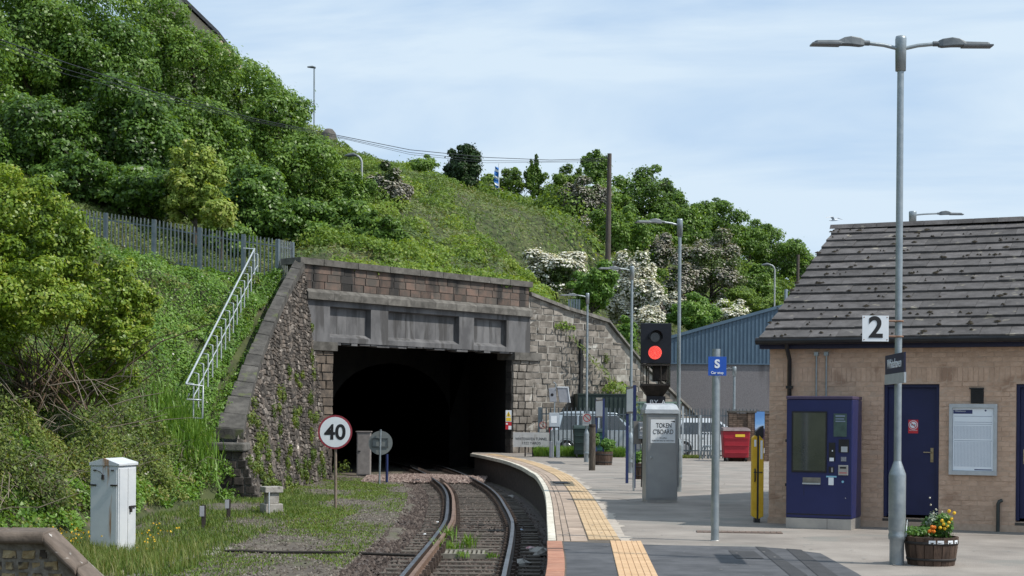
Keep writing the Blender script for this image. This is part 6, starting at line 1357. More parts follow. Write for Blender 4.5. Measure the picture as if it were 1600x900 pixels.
for k in range(46):
    s_ = k / 45; p = lw_top(s_); w = .30 + .55 * s_ ** 3; sp.append((p.x - w - .12 + R0.normal(0, .06), p.y, R0.uniform(.2, .42), R0.uniform(.25, .5) + .25, R0.uniform(.4, .9)))
mounds('coping_edge_brambles', sp, LM_ivy, .05, 37, dens=.8)
tb_ = MB(); r = random.Random(14)
for k in range(260):
    y = r.uniform(24, 45); x = -8.9 - abs(r.gauss(0, 1.3)); z = hgt(x, y) + .35; a = r.uniform(0, 6.28); L = r.uniform(.4, 1.1); e = Vector((x + math.cos(a) * L, y + math.sin(a) * L * .5, z + r.uniform(.1, .5)))
    tb_.tube([(x, y, z), Vector((x, y, z)).lerp(e, .5) + Vector((0, 0, r.uniform(0, .25))), e], [.009, .007, .003], 4, cap=False)
tag(tb_.build('dead_stems', M_twig), kind='stuff')
sp = []
for k in range(150):
    px = 690 + 600 * (k / 150); D = 114 + max(0, px - 900) * .10 + R0.uniform(-3, 5); x = (px - 800) / 2400 * D; sp.append((x, D, R0.uniform(.9, 1.6) + (px > 860) * .7, R0.uniform(.6, 1.4) + (px > 860) * 1.5, R0.uniform(.1, .6)))
mounds('skyline_thicket', sp, LM_scrub, .15, 36, dens=.75)
# dark leafy growth at the wing pier, trimmed plants growing on the walls
sp = [(-8.75 + .5 * math.sin(k), 44.2 + .12 * k, .34, .5, .6) for k in range(10)]
mounds('pier_foot_shrubs', sp, LM_ivy, .045, 35, dens=.8)
def wall_tufts(pts, m, seed, size=.05, n=90):
    R = np.random.default_rng(seed); qs, ts = [], []
    for c, r, t in pts:
        d = unit(R.normal(size=(n, 3))); p = np.array(c) + d * R.uniform(.3, 1, (n, 1)) * np.array(r); qs.append(leaves(p, unit(d + R.normal(0, .4, d.shape)), size, R, .5)); ts.append(np.clip(t + R.normal(0, .25, n), 0, 1))
    o = quad_cloud('wall_plants', np.concatenate(qs), np.concatenate(ts), m); tag(o, kind='stuff')
wt = []; LM_wall = leafmat('wall_plant_leaf', [(.05, .08, .02), (.10, .16, .03), (.20, .25, .05)], .3, .55)
for k in range(60):
    s = R0.uniform(.05, .98); h = R0.uniform(0, .75) ** 1.4; A, B = lw_bot(s), lw_top(s); p = A.lerp(B, h) + Vector((.06, 0, 0)); wt.append((p, (.10, .28, .30 * R0.uniform(.5, 1.6)), R0.uniform(.3, .95)))
for k in range(16): s = .75 + .25 * R0.uniform(); p = lw_bot(s).lerp(lw_top(s), R0.uniform(0, .95)) + Vector((.05, 0, 0)); wt.append((p, (.12, .35, .3), .7))
wt.append((PF.pt(.35, .1, 5.0), (.14, .14, .25), .7)); wt.append((PF.pt(.02, .1, 3.3), (.15, .15, .5), .4)); wt.append((WF.pt(WF.hit(945, 560)[0], .1, WF.hit(945, 560)[1]), (.2, .1, .28), .7)); wt.append((PF.pt(.3, .3, 1.7), (.3, .2, .3), .7)); wt.append(((-6.5, 59.2, -.4), (.4, .3, .35), .7))
wall_tufts(wt, LM_wall, 41, .055, 120)
# ferns beside the wing wall foot : tall upright fronds
def blades(name, xyz, h, w, lean, m, seed, tb=.5, kind='stuff', parent=None, dirbias=None):
    R = np.random.default_rng(seed); n = len(xyz); a = R.uniform(0, 6.283, n); d = np.stack([np.cos(a), np.sin(a), np.zeros(n)], 1); s = np.stack([-np.sin(a), np.cos(a), np.zeros(n)], 1)
    H = (h * R.uniform(.5, 1.25, n))[:, None]; up = np.array([0, 0, 1.0]); tip = xyz + up * H + d * H * lean * R.uniform(.3, 1.3, (n, 1)); mid = xyz + up * H * .55 + d * H * lean * .2; ww = w * R.uniform(.6, 1.3, (n, 1))
    V = np.stack([xyz, mid + s * ww, tip, mid - s * ww], 1); t = np.clip(tb + R.normal(0, .25, n), 0, 1); o = quad_cloud(name, V, t, m, parent)
    if kind: tag(o, kind=kind)
    return o
R = np.random.default_rng(8); n = 2600; x = -9.55 + R.normal(0, .38, n); y = 44.6 + R.normal(0, .5, n); fx = root('fern_clump', 'tall bright green feathery fern clump below the foot of the stair handrail', 'fern', (-9.6, 44.6, hgt(-9.6, 44.6)))
blades('fronds', np.stack([x, y, Hgt(x, y) + R.uniform(0, .7, n)], 1), .55, .02, .45, LM_ivy, 9, .75, None, fx)
# grass verge, tufts, weeds between the rails, flowers
def grass_xy(n, x0, x1, y0, y1, seed, thr=0.0):
    R = np.random.default_rng(seed); x = R.uniform(x0, x1, n); y = y0 + (y1 - y0) * R.uniform(0, 1, n) ** 1.25; k = (np.sin(x * 1.9 + y * .45) + np.sin(y * .9 - x * .7) * .8 + R.normal(0, .5, n)) > thr; tr = np.interp(y, cla[:, 1], cla[:, 0]) - 1.95; k &= x < tr; return np.stack([x[k], y[k], ground_z(x[k], y[k])], 1)
LM_turf = leafmat('short_turf', [(.10, .11, .04), (.10, .17, .03), (.16, .26, .04), (.26, .26, .08)], .35, .6)
blades('verge_grass', grass_xy(36000, -8.8, -5.2, 22, 50, 51, -.6), .12, .008, .6, LM_grass, 52, .32)
blades('trackside_grass', grass_xy(56000, -6.8, -2.4, 22, 60, 53, .0), .055, .010, .8, LM_turf, 54, .5)
blades('verge_turf', grass_xy(30000, -7.5, -4.0, 34, 58, 57, -.3), .07, .010, .8, LM_turf, 58, .6)
def near_cab(n, seed):
    R = np.random.default_rng(seed); x = -7.1 + R.normal(0, .9, n); y = 25.6 + R.normal(0, 1.3, n); k = (x < -5.2); return np.stack([x[k], y[k], ground_z(x[k], y[k])], 1)
blades('cabinet_grass', near_cab(9000, 55), .30, .006, .45, LM_grass, 56, .55)
for px, py, h in ((700, 848, .32), (688, 860, .22), (733, 858, .28), (708, 863, .2), (764, 872, .1), (722, 872, .12)):
    g = G(px, py, -.88); R = np.random.default_rng(px); n = 70; p = np.array(g) + R.normal(0, 1, (n, 3)) * np.array([.07, .07, 0]); o = blades('weed', p, h, .012, .6, LM_ivy, px, .8, None)
    tag(o, {700: 'tallest bright green weed clump just left of the timber grating', 688: 'small weed clump nearest to the rusty check rail', 733: 'spiky weed growing up through the front of the timber grating', 708: 'small weed in front of the tallest clump, left of the grating', 764: 'tiny weed farthest right, near the right rail', 722: 'tiny weed just in front of the spiky one at the grating'}[px], 'weed', 'weeds between the rails')
R = np.random.default_rng(60); n = 7000; x = R.uniform(.9, 4.6, n); y = 62.7 + R.uniform(-.5, .6, n); blades('fence_foot_grass', np.stack([x, y, np.zeros(n)], 1), .40, .012, .4, LM_ivy, 61, .75)
R = np.random.default_rng(62); n = 2500; x = R.uniform(4.6, 7.6, n); y = 61.9 + R.uniform(-.2, .3, n); blades('fence_line_weeds', np.stack([x, y, np.zeros(n)], 1), .14, .012, .4, LM_grass, 63, .6)
def dots(name, pts, m, r, seed):
    R = np.random.default_rng(seed); qs = []; pts = np.array(pts)
    for k in range(5): d = unit(R.normal(size=pts.shape) + np.array([0, -.4, .8])); qs.append(leaves(pts + d * r * .4, d, r, R, .9))
    o = quad_cloud(name, np.concatenate(qs), R.uniform(0, 1, len(pts) * 5), m); tag(o, kind='stuff')
R = np.random.default_rng(64)
x = np.concatenate([-7.9 + R.normal(0, .35, 90), -6.55 + R.normal(0, .2, 30)]); y = 27.6 + R.normal(0, .7, 120); dots('buttercups', np.stack([x, y, ground_z(x, y) + R.uniform(.15, .5, 120)], 1), LM_ye, .018, 65)
x = -8.9 - np.abs(R.normal(0, 1.8, 60)); y = R.uniform(24, 58, 60); x = np.where(y > 45, x - .4, x); dots('white_umbel_flowers', np.stack([x, y, Hgt(x, y) + .55], 1), LM_wh, .035, 66)
# ------------------------------------------------------------------ palisade fences, handrail
M_pal = mat('weathered_palisade', (.17, .19, .20), (.27, .29, .30), 6, .5, metal=.4, rnd=.12); M_palb = mat('bluish_galvanised_post', (.13, .165, .19), (.19, .225, .25), 5, .5, metal=.4)
M_pal2 = mat('dark_palisade', (.10, .115, .125), (.16, .18, .19), 6, .5, metal=.4, rnd=.12)
def pale_mesh(h, w=.062, m=None):
    mb = MB(); d = .012
    prof = [(-w / 2, 0), (w / 2, 0), (w / 2, h - .12), (.022, h - .06), (.012, h), (-.012, h), (-.022, h - .06), (-w / 2, h - .12)]; n = 8
    mb.add([(x, -d, z) for x, z in prof] + [(x, d * (1 if abs(x) < .03 else 2.2), z) for x, z in prof], [tuple(range(n)), tuple(range(2 * n - 1, n - 1, -1))] + [(i, i + n, (i + 1) % n + n, (i + 1) % n) for i in range(n)])
    me = bpy.data.meshes.new('pale'); me.from_pydata(mb.v, [], mb.f); me.materials.append(m or M_pal); return me
def palisade(rt, p0, p1, h, pitch, posts, first=True, last=True, pm=None, postm=None, skip=lambda i: False):
    """p0,p1 : foot points (Vector 3)"""
    v = (p1 - p0); L = v.xy.length; n = max(1, round(L / pitch)); ang = math.atan2(v.y, v.x); me = pm
    for i in range(n):
        if skip(i): continue
        p = p0 + v * ((i + .5) / n); place('pale', me, Matrix.Translation(p + Vector((0, 0, RNG.uniform(-.008, .008)))) @ Matrix.Rotation(ang, 4, 'Z') @ Matrix.Rotation(RNG.uniform(-.008, .008), 4, 'Y'), rt)
    fr = Frame(p0.xy, v.xy); sl = v.z / L if L else 0
    for hz in (.28, h - .30):
        m2 = MB(); q = fr.pt; z0, z1 = p0.z + hz, p1.z + hz; m2.box(q(0, -.012, z0), q(L, -.012, z1), q(L, -.055, z1), q(0, -.055, z0), q(0, -.012, z0 + .05), q(L, -.012, z1 + .05), q(L, -.055, z1 + .05), q(0, -.055, z0 + .05)); m2.build('rail', M_palb, rt)
    for k in range(posts + 1):
        if (k == 0 and not first) or (k == posts and not last): continue
        p = p0 + v * (k / posts); m2 = MB(); m2.rbox((p.x, p.y, p.z - .5), .13, .09, h + .5 + .0, ang); m2.build('post', postm or M_palb, rt)
fp = [P(50, 388, 61.8), P(165, 406, 60.9), P(240, 417, 60.4), P(312, 430, 60.0), P(380, 441, 59.6), P(434, 449, 59.3), P(457, 452, 60.6)]
hf = root('bank_palisade_fence', 'grey steel palisade fence along the top of the bank left of the tunnel', 'fence', fp[3])
pm1 = pale_mesh(1.86, .05)
for i in range(len(fp) - 1): palisade(hf, fp[i], fp[i + 1], 1.86, .158, 1, first=(i > 0), last=(i == len(fp) - 2), pm=pm1)
# handrail beside the hidden steps
hr = root('stair_handrail', 'white galvanised tubular handrail climbing the bank beside the wing wall', 'handrail', (-9.6, 50, 3)); M_hr = mat('bright_galvanised_tube', (.38, .42, .44), (.50, .53, .55), 6, .4, metal=.3)
A = P(290.5, 600, 45.0); B = P(397.5, 389, 58.0); m2 = MB(); m2.tube([A, B], .032, 8); m2.tube([B, B + Vector((-.42, .0, .02))], .025, 8); m2.tube([B + Vector((0, 0, -.02)), B + Vector((.0, .0, -1.3))], .028, 8); m2.build('top_rail', M_hr, hr)
m2 = MB(); m2.tube([A, A + Vector((.48, .1, -.05)), A + Vector((.48, .1, -1.0)), A + Vector((.22, .1, -1.0))], .028, 8); m2.tube([A + Vector((.10, 0, -.28)), A + Vector((0.02, 0, -.45)), A + Vector((.44, .1, -.47))], .028, 8); m2.build('end_loop', M_hr, hr)
lowp = []
for k in range(17):
    t = .03 + .955 * k / 16; p = A.lerp(B, t); m2 = MB(); q0_ = p + Vector((.20, -.25, -.24)); m2.tube([p + Vector((.0, 0, -.12)), q0_ + Vector((0, 0, .08)), q0_], .020, 6); m2.tube([q0_ + Vector((0, 0, .06)), q0_ + Vector((0, 0, -.92))], .024, 6); m2.build('upright', M_hr, hr); lowp.append(q0_ + Vector((0, 0, -.34)))
for a, b in zip(lowp[:-1], lowp[1:]): m2 = MB(); m2.tube([a, a.lerp(b, .5) + Vector((-.04, 0, -.04)), b], .02, 6); m2.build('mid_rail', M_hr, hr)
# station fence and gates
sf = root('station_palisade_fence', 'grey steel palisade fence between the platform and the parked cars', 'fence', (3.5, 63.0, 0)); pm2 = pale_mesh(2.02, .052, M_pal2)
palisade(sf, Vector((1.15, 63.6, 0)), Vector((6.55, 62.3, 0)), 2.02, .182, 2, pm=pm2)
gt = root('palisade_gate', 'pair of palisade gates with white edge posts, between the token cupboard and the red bin', 'gate', (7.4, 62.2, 0))
palisade(gt, Vector((6.75, 62.2, 0)), Vector((8.95, 62.0, 0)), 2.0, .125, 1, pm=pm2, postm=M_pal)
for px in (1067, 1094.5): x = (px - 800) / 2400 * 62; m2 = MB(); m2.rbox((x, 62.0, .05), .07, .07, 2.05 if px < 1080 else 1.7); m2.build('white_stile', M_hr, gt)
sf2 = root('side_palisade_fence', 'short run of palisade fence ending at the low brick bin-store wall', 'fence', (9.2, 62, 0)); palisade(sf2, Vector((8.98, 62.0, 0)), Vector((9.9, 61.6, 0)), 1.95, .15, 1, pm=pm2)
# ------------------------------------------------------------------ parked cars
M_tyre = mat('tyre_rubber', (.015, .015, .016), (.025, .025, .026), 12, .85); M_win = mat('car_glass', (.02, .024, .028), (.03, .034, .038), 3, .06, spec=.8, coat=.6); M_rim = mat('alloy_rim', (.35, .36, .38), (.45, .46, .48), 6, .35, metal=.7)
M_hl = mat('headlight_glass', (.5, .52, .54), (.6, .62, .64), 6, .15, spec=.8); M_tl = mat('tail_light_red', (.35, .02, .02), (.4, .03, .03), 6, .2)
def parked_car(label, loc, ang, L, Wd, H, paint, van=False):
    """profile in local x along the length, front at +x"""
    rt = root('parked_car', label, 'car', loc, 'cars parked beyond the palisade fence'); fr = Frame((loc[0], loc[1]), (math.cos(ang), math.sin(ang)))
    sill, belt = .24, H * .55
    low = [(-L / 2 + .05, sill), (-L / 2, .5), (-L / 2 + .03, belt + .05), (L / 2 - .95, belt + .02), (L / 2 - .22, belt - .14), (L / 2, .55), (L / 2 - .05, sill)]
    roofp = [(-L / 2 + .05, belt), (-L / 2 + .30, H - .12), (-L / 2 + .62, H - .02), (-L / 2 + 1.5, H), (L / 2 - 1.95, H - .06), (L / 2 - .98, belt)] if van else [(-L / 2 + .10, belt), (-L / 2 + .55, H - .12), (-L / 2 + 1.0, H - .01), (0, H), (L / 2 - 1.75, H - .10), (L / 2 - .85, belt)]
    def xsec(t, half, z): return fr.pt(t, half, loc[2] + z)
    m2 = MB(); rows = []
    for half, inset, zz in ((.5, .0, 0),):
        pass
    n = len(low)
    def loftside(prof, hw):   # closed lateral loft : rounded shoulders
        n = len(prof); vs = []; secs = [(-1, .94, .03), (-.96, .985, .01), (0, 1, 0), (.96, .985, .01), (1, .94, .03)]
        cx = sum(p[0] for p in prof) / n; cz = sum(p[1] for p in prof) / n
        for s, k, _ in secs:
            for x, z in prof: vs.append(xsec(cx + (x - cx) * k, s * hw, cz + (z - cz) * (k if s in (-1, 1) else k)))
        fs = [(a * n + i, a * n + (i + 1) % n, (a + 1) * n + (i + 1) % n, (a + 1) * n + i) for a in range(4) for i in range(n)] + [tuple(range(n)), tuple(range(5 * n - 1, 4 * n - 1, -1))]; return vs, fs
    m2.add(*loftside(low, Wd / 2)); n = len(roofp); vs = []
    for s in (-1, 1):
        for x, z in roofp: vs.append(xsec(x, s * (Wd / 2 - .06 - (z - belt) / (H - belt) * .16), z))
    m2.add(vs, [(i, (i + 1) % n, (i + 1) % n + n, i + n) for i in range(n)] + [tuple(range(n)), tuple(range(2 * n - 1, n - 1, -1))]); m2.build('body', paint, rt, bevel=.03)
    # glass
    def side_pt(x, z, s, o=.012): return xsec(x, s * (Wd / 2 - .06 - (z - belt) / (H - belt) * .16 + o), z)
    xs = [-L / 2 + .42, -L / 2 + 1.25, -L / 2 + 2.15, L / 2 - 1.2] if van else [-L / 2 + .55, -L / 2 + 1.45, L / 2 - 1.15]
    zt, zb = H - .17, belt + .05
    for s in (-1, 1):
        for i in range(len(xs) - 1):
            a, b = xs[i] + .03, xs[i + 1] - .03; at = a + (.14 if i == 0 else 0); bt = b - (.55 if i == len(xs) - 2 else 0)
            m3 = MB(); q = [side_pt(a, zb, s), side_pt(b, zb, s), side_pt(bt, zt, s), side_pt(at, zt, s)]; m3.add(q, [(0, 1, 2, 3) if s > 0 else (3, 2, 1, 0)]); m3.build('side_window', M_win, rt)
    for (xa, za), (xb, zb2) in ((roofp[-2], roofp[-1]), (roofp[1], roofp[0])):
        m3 = MB(); q = []; sg = 1 if xa > 0 else -1
        for k, s in ((.12, -1), (.12, 1), (.88, 1), (.88, -1)):
            x, z = xa + (xb - xa) * k, za + (zb2 - za) * k; q.append(xsec(x + .02 * sg, s * (Wd / 2 - .16 - (z - belt) / (H - belt) * .12), z + .015))
        m3.add(q, [(0, 1, 2, 3)]); m3.build('windscreen' if sg > 0 else 'rear_window', M_win, rt)
    for x in (-L / 2 + .78, L / 2 - .82):
        for s in (-1, 1):
            c = xsec(x, s * (Wd / 2 - .10), .32); ax = fr.n * s
            m3 = MB(); m3.tube([c - ax * .10, c + ax * .115], [.325, .325], 20); w_ = m3.build('wheel', M_tyre, rt); m3 = MB(); m3.tube([c + ax * .10, c + ax * .125], [.215, .19], 14); m3.build('rim', M_rim, w_)
            m3 = MB(); pts = [c + ax * .06 + fr.d * (.39 * math.cos(w)) + Vector((0, 0, .39 * math.sin(w))) for w in np.linspace(.0, math.pi, 12)]; m3.tube(pts, .045, 6); m3.build('wheel_arch', M_blackp, rt)
    for s in (-1, 1):
        m3 = MB(); c = xsec(L / 2 - .10, s * (Wd / 2 - .28), belt - .26); m3.rbox((c.x, c.y, c.z), .22, .36, .16, ang); m3.build('headlight', M_hl, rt, bevel=.03)
        m3 = MB(); c = xsec(-L / 2 + .06, s * (Wd / 2 - .13), belt - .15); m3.rbox((c.x, c.y, c.z), .12, .16, .34, ang); m3.build('tail_light', M_tl, rt, bevel=.02)
        m3 = MB(); c = xsec(L / 2 - 1.22, s * (Wd / 2 + .07), belt + .06); m3.rbox((c.x, c.y, c.z), .11, .2, .14, ang); m3.build('door_mirror', paint, rt, bevel=.02)
    for x in (xs[1], xs[-2] if van else xs[1] + .02):
        m3 = MB(); m3.fbox(fr, x - .004, x + .004, Wd / 2 - .004, Wd / 2 + .002, loc[2] + sill + .12, loc[2] + belt); m3.build('door_seam', M_blackp, rt)
        m3 = MB(); m3.fbox(fr, x + .08, x + .24, Wd / 2 + .0, Wd / 2 + .025, loc[2] + belt - .12, loc[2] + belt - .085); m3.build('door_handle', paint, rt)
M_silver = mat('silver_car_paint', (.55, .60, .63), (.6, .65, .68), 2, .3, metal=.35, coat=.8); M_silv2 = mat('pale_silver_car_paint', (.68, .71, .73), (.72, .75, .77), 2, .3, metal=.25, coat=.8)
parked_car('large silver people carrier parked behind the palisade fence and green wheelie bin', (4.05, 66.6, 0), math.radians(-9), 4.7, 1.85, 1.86, M_silver, True)
parked_car('pale silver hatchback parked behind the gate between the token cupboard and car stop pole', (8.45, 66.2, 0), math.radians(8), 4.1, 1.75, 1.60, M_silv2)
# ------------------------------------------------------------------ containers, sheds, bins
M_green = mat('dark_green_container', (.018, .032, .028), (.028, .045, .038), 3, .6, streak=((.08, .05, .03), 4, .7, (1, 1, 1))); CFc = Frame((2.95, 69.0), (1, .06))
def cx(px, D): return (px - 800) / 2400 * D
ct = root('green_container', 'long dark green metal container top showing above the palisade fence', 'container', (4.1, 69.6, 0)); m2 = MB(); m2.fbox(CFc, 0, cx(976, 69) - cx(900, 69), -1.9, 0, 0, 2.62); m2.build('body', M_green, ct)
wcon = cx(976, 69) - cx(900, 69); t = .05
while t < wcon - .08: m2 = MB(); m2.fbox(CFc, t, t + .10, .001, .03, .1, 2.52); m2.build('rib', M_green, ct); t += .20
m2 = MB(); m2.fbox(CFc, -.02, wcon + .02, -1.92, .04, 2.621, 2.68); m2.build('top_frame', M_green, ct); m2 = MB(); m2.fbox(CFc, cx(931, 69) - 2.95, cx(941, 69) - 2.95, .031, .045, 1.8, 2.5); m2.build('faded_panel', mat('faded_panel', (.22, .21, .19), (.3, .29, .26), 5, .8), ct)
M_gshed = mat('pale_green_cladding', (.14, .21, .17), (.20, .28, .23), 3, .6); SFr = Frame((cx(979, 71), 71.0), (1, .08)); sh = root('green_shed', 'pale green corrugated shed between the green container and the signal post', 'shed', (6.5, 71.5, 0))
wsh = cx(1064, 71) - cx(979, 71); m2 = MB(); m2.fbox(SFr, 0, wsh, -2.2, 0, 0, 2.28); m2.build('wall', M_gshed, sh); t = .03
while t < wsh - .1: m2 = MB(); m2.fbox(SFr, t, t + .09, .001, .035, .05, 2.27); m2.build('corrugation', M_gshed, sh); t += .19
m2 = MB(); m2.fbox(SFr, -.05, wsh + .05, -2.25, .06, 2.281, 2.36); m2.build('roof_edge', M_gshed, sh)
M_blue = mat('blue_cladding', (.070, .115, .165), (.09, .145, .20), 1.5, .5, bump=.05); M_rend = mat('pebbledash_render', (.15, .14, .145), (.23, .215, .22), 30, .95, bump=.6, bscale=60, streak=((.12, .11, .11), .5, .58, (1.5, 1.5, .25)))
wh_ = root('warehouse', 'blue clad warehouse with grey pebbledash lower wall and rising roofline behind the car stop sign', 'warehouse', (13, 80, 0)); HF = Frame((cx(1047, 80), 80.0), (1, -.0))
zl = CAMZ + (HOR + 2.6 - 568) / 2400 * 80; zr0 = CAMZ + (HOR + 2.1 - 528) / 2400 * 80; W_ = 11.0; slp = (CAMZ + (HOR + 3.3 - 481) / 2400 * 80 - zr0) / (cx(1217, 80) - cx(1047, 80))
m2 = MB(); m2.fbox(HF, 0, 2 * W_, -20, 0, -.05, zl); m2.build('rendered_wall', M_rend, wh_)
m2 = MB(); m2.prism(HF, [(0, zl), (2 * W_, zl), (2 * W_, zr0), (W_, zr0 + slp * W_), (0, zr0)], -20, .04); m2.build('cladding_backing', M_blue, wh_)
t = .02
while t < 8.6:
    m2 = MB(); z1_ = zr0 + slp * t; a, b = t, t + .10; m2.prism(HF, [(a, zl + .02), (b, zl + .02), (b, zr0 + slp * b - .05), (a, zr0 + slp * a - .05)], .041, .075); m2.build('cladding_rib', M_blue, wh_); t += .20
m2 = MB(); q = HF.pt
for t0, t1, za, zb2 in ((-.15, W_, zr0 - .04 - .15 * slp, zr0 + slp * W_), (W_, 2 * W_ + .15, zr0 + slp * W_, zr0)):
    m2.box(q(t0, .16, za), q(t1, .16, zb2), q(t1, -20.2, zb2), q(t0, -20.2, za), q(t0, .16, za + .16), q(t1, .16, zb2 + .16), q(t1, -20.2, zb2 + .16), q(t0, -20.2, za + .16))
m2.build('roof', M_blue, wh_); m2 = MB(); m2.fbox(HF, -.02, W_, .0, .09, zl - .05, zl + .02); m2.build('flashing', M_blue, wh_)
# low brick wall, poster, bins
M_bw = mat('dark_brick_wall', (.10, .07, .05), (.17, .12, .09), 5, .9, rnd=.2, bump=.3); BWF = Frame((cx(1139, 58.5), 58.5), (1, .0)); bw = root('bin_store_wall', 'low dark brown brick wall with piers left of the station building corner', 'wall', (9.2, 58.5, 0))
wbw = cx(1215, 58.5) - cx(1139, 58.5); m2 = MB(); m2.fbox(BWF, .01, wbw, -.3, -.06, 0, 1.82); m2.fbox(BWF, .02, .30, -.5, -.012, 0, 1.86); m2.fbox(BWF, .72, 1.02, -.35, -.012, 0, 1.86); m2.build('wall', mat('wall_mortar_brown', (.07, .05, .04), (.11, .085, .07), 8, .95), bw)
vb2 = block_variants(4, 8, jit=.01, rnd=.02, m=M_bw); nb = 0
for r_ in range(24):
    z = r_ * .0755; seg = [(.0, .31, 0), (.31, .71, -.05), (.71, 1.03, 0), (1.03, wbw, -.05)]
    for a, b, o_ in seg:
        t = a - (.11 if (r_ % 2 and o_ < 0) else 0)
        while t < b - .02:
            e = min(t + (.155 if o_ == 0 else .225), b); aa = max(t, a)
            if e - aa > .03 and nb < 298: place('brick', RNG.choice(vb2), block_matrix(BWF, aa, e, z, z + .0755, o_ + RNG.uniform(-.001, .002), .05, .008), bw); nb += 1
            t = e
for a, b in ((-.03, .34), (.34, .70), (.70, 1.06), (1.06, wbw)): m2 = MB(); m2.fbox(BWF, a, b - .01, -.4, .02 if b - a < .4 else -.03, 1.85, 1.92); m2.build('coping_brick', M_cope, bw)
pz0, pz1 = CAMZ + (651 - 708) / 2400 * 58.4, CAMZ + (651 - 643) / 2400 * 58.4; pt = root('wall_poster', 'tall poster of blue sky over dark hills on the brick wall beside the yellow ramp', 'poster', (cx(1188, 58.4), 58.4, .3))
a, b = cx(1181, 58.3) - BWF.o.x, cx(1196, 58.3) - BWF.o.x
pm_ = bpy.data.materials.new('landscape_print'); pm_.use_nodes = True; nn_ = pm_.node_tree; bb = nn_.nodes['Principled BSDF']; tc2 = nn_.nodes.new('ShaderNodeTexCoord'); sx = nn_.nodes.new('ShaderNodeSeparateXYZ'); rr2 = nn_.nodes.new('ShaderNodeValToRGB'); ns_ = nn_.nodes.new('ShaderNodeTexNoise'); ns_.inputs['Scale'].default_value = 5; ad = nn_.nodes.new('ShaderNodeMath'); ad.operation = 'MULTIPLY_ADD'; ad.inputs[1].default_value = .22
nn_.links.new(tc2.outputs['Generated'], sx.inputs[0]); nn_.links.new(tc2.outputs['Object'], ns_.inputs[0]); nn_.links.new(ns_.outputs[0], ad.inputs[0]); nn_.links.new(sx.outputs[2], ad.inputs[2]); nn_.links.new(ad.outputs[0], rr2.inputs[0]); nn_.links.new(rr2.outputs[0], bb.inputs['Base Color'])
e_ = rr2.color_ramp.elements; e_[0].position = .0; e_[0].color = (.10, .025, .03, 1); e_[1].position = 1.0; e_[1].color = (.10, .25, .55, 1)
for p_, c_2 in ((.45, (.06, .03, .06, 1)), (.6, (.05, .05, .12, 1)), (.66, (.35, .5, .7, 1)), (.78, (.18, .38, .68, 1))): k = e_.new(p_); k.color = c_2
m2 = MB(); m2.fbox(BWF, a, b, .0, .012, pz0 + .2, pz1); m2.build('print', pm_, pt); m2 = MB(); m2.fbox(BWF, a, b, .0, .012, pz0, pz0 + .195); m2.build('white_footer', M_whitep, pt)
M_redb = mat('red_bin_plastic', (.30, .012, .025), (.36, .02, .035), 3, .45, streak=((.22, .12, .10), 4, .7, (1, 1, .5)))
def wheelie(name, label, x, y, w, h, m, mlid, dp=.75, ang=0.0, plate=True, wheels=True):
    fr = Frame((x, y), (math.cos(ang), math.sin(ang))); rt = root(name, label, 'bin', (x + w / 2, y + dp / 2, 0)); q = fr.pt; b0 = .14
    m2 = MB(); m2.box(q(.05, -.05, b0), q(w - .05, -.05, b0), q(w - .05, -dp + .08, b0), q(.05, -dp + .08, b0), q(0, 0, h - .12), q(w, 0, h - .12), q(w, -dp, h - .12), q(0, -dp, h - .12)); bd = m2.build('body', m, rt, bevel=.03)
    m2 = MB(); m2.box(q(-.03, .04, h - .119), q(w + .03, .04, h - .119), q(w + .03, -dp - .03, h - .119), q(-.03, -dp - .03, h - .119), q(.02, -.02, h - .03), q(w - .02, -.02, h - .03), q(w - .02, -dp, h + .03), q(.02, -dp, h + .03)); m2.build('lid', mlid, rt, bevel=.015)
    for k in range(3): z = b0 + .18 + k * (h - .45) / 3; m2 = MB(); m2.fbox(fr, .06, w - .06, -.03, .012 - .02 * (2 - k) / 3, z, z + .035); m2.build('rib', m, rt, bevel=.006)
    for a in (.10, w - .18):
        for o_ in (-.10, -dp + .18): c = q(a + .04, o_, .08); m2 = MB(); m2.tube([c - fr.d * .025, c + fr.d * .025], .08, 12); m2.build('wheel', M_tyre, rt)
    return rt, fr
rb, rf = wheelie('red_bin', 'large red four-wheeled refuse bin with yellow label beside the dark brick wall', cx(1127, 58.9) - .06, 57.9, 1.02, 1.27, M_redb, mat('grey_bin_lid', (.13, .10, .10), (.2, .16, .16), 5, .6)); rb.children[0]
m2 = MB(); m2.fbox(rf, .46, .82, .012, .02, .93, 1.03); m2.build('yellow_label', M_yel, rb)
M_gbin = mat('green_bin_plastic', (.012, .028, .026), (.018, .038, .034), 4, .45)
wheelie('green_bin', 'dark green wheelie bin behind the sign lamp post at the fence', cx(896, 61.2), 61.0, .80, 1.28, M_gbin, M_gbin); wheelie('teal_bin', 'teal green wheelie bin partly hidden behind the barrel planter and blue post', cx(921, 61.6), 61.3, .60, 1.15, mat('teal_bin_plastic', (.015, .07, .06), (.02, .09, .08), 4, .45), M_gbin)
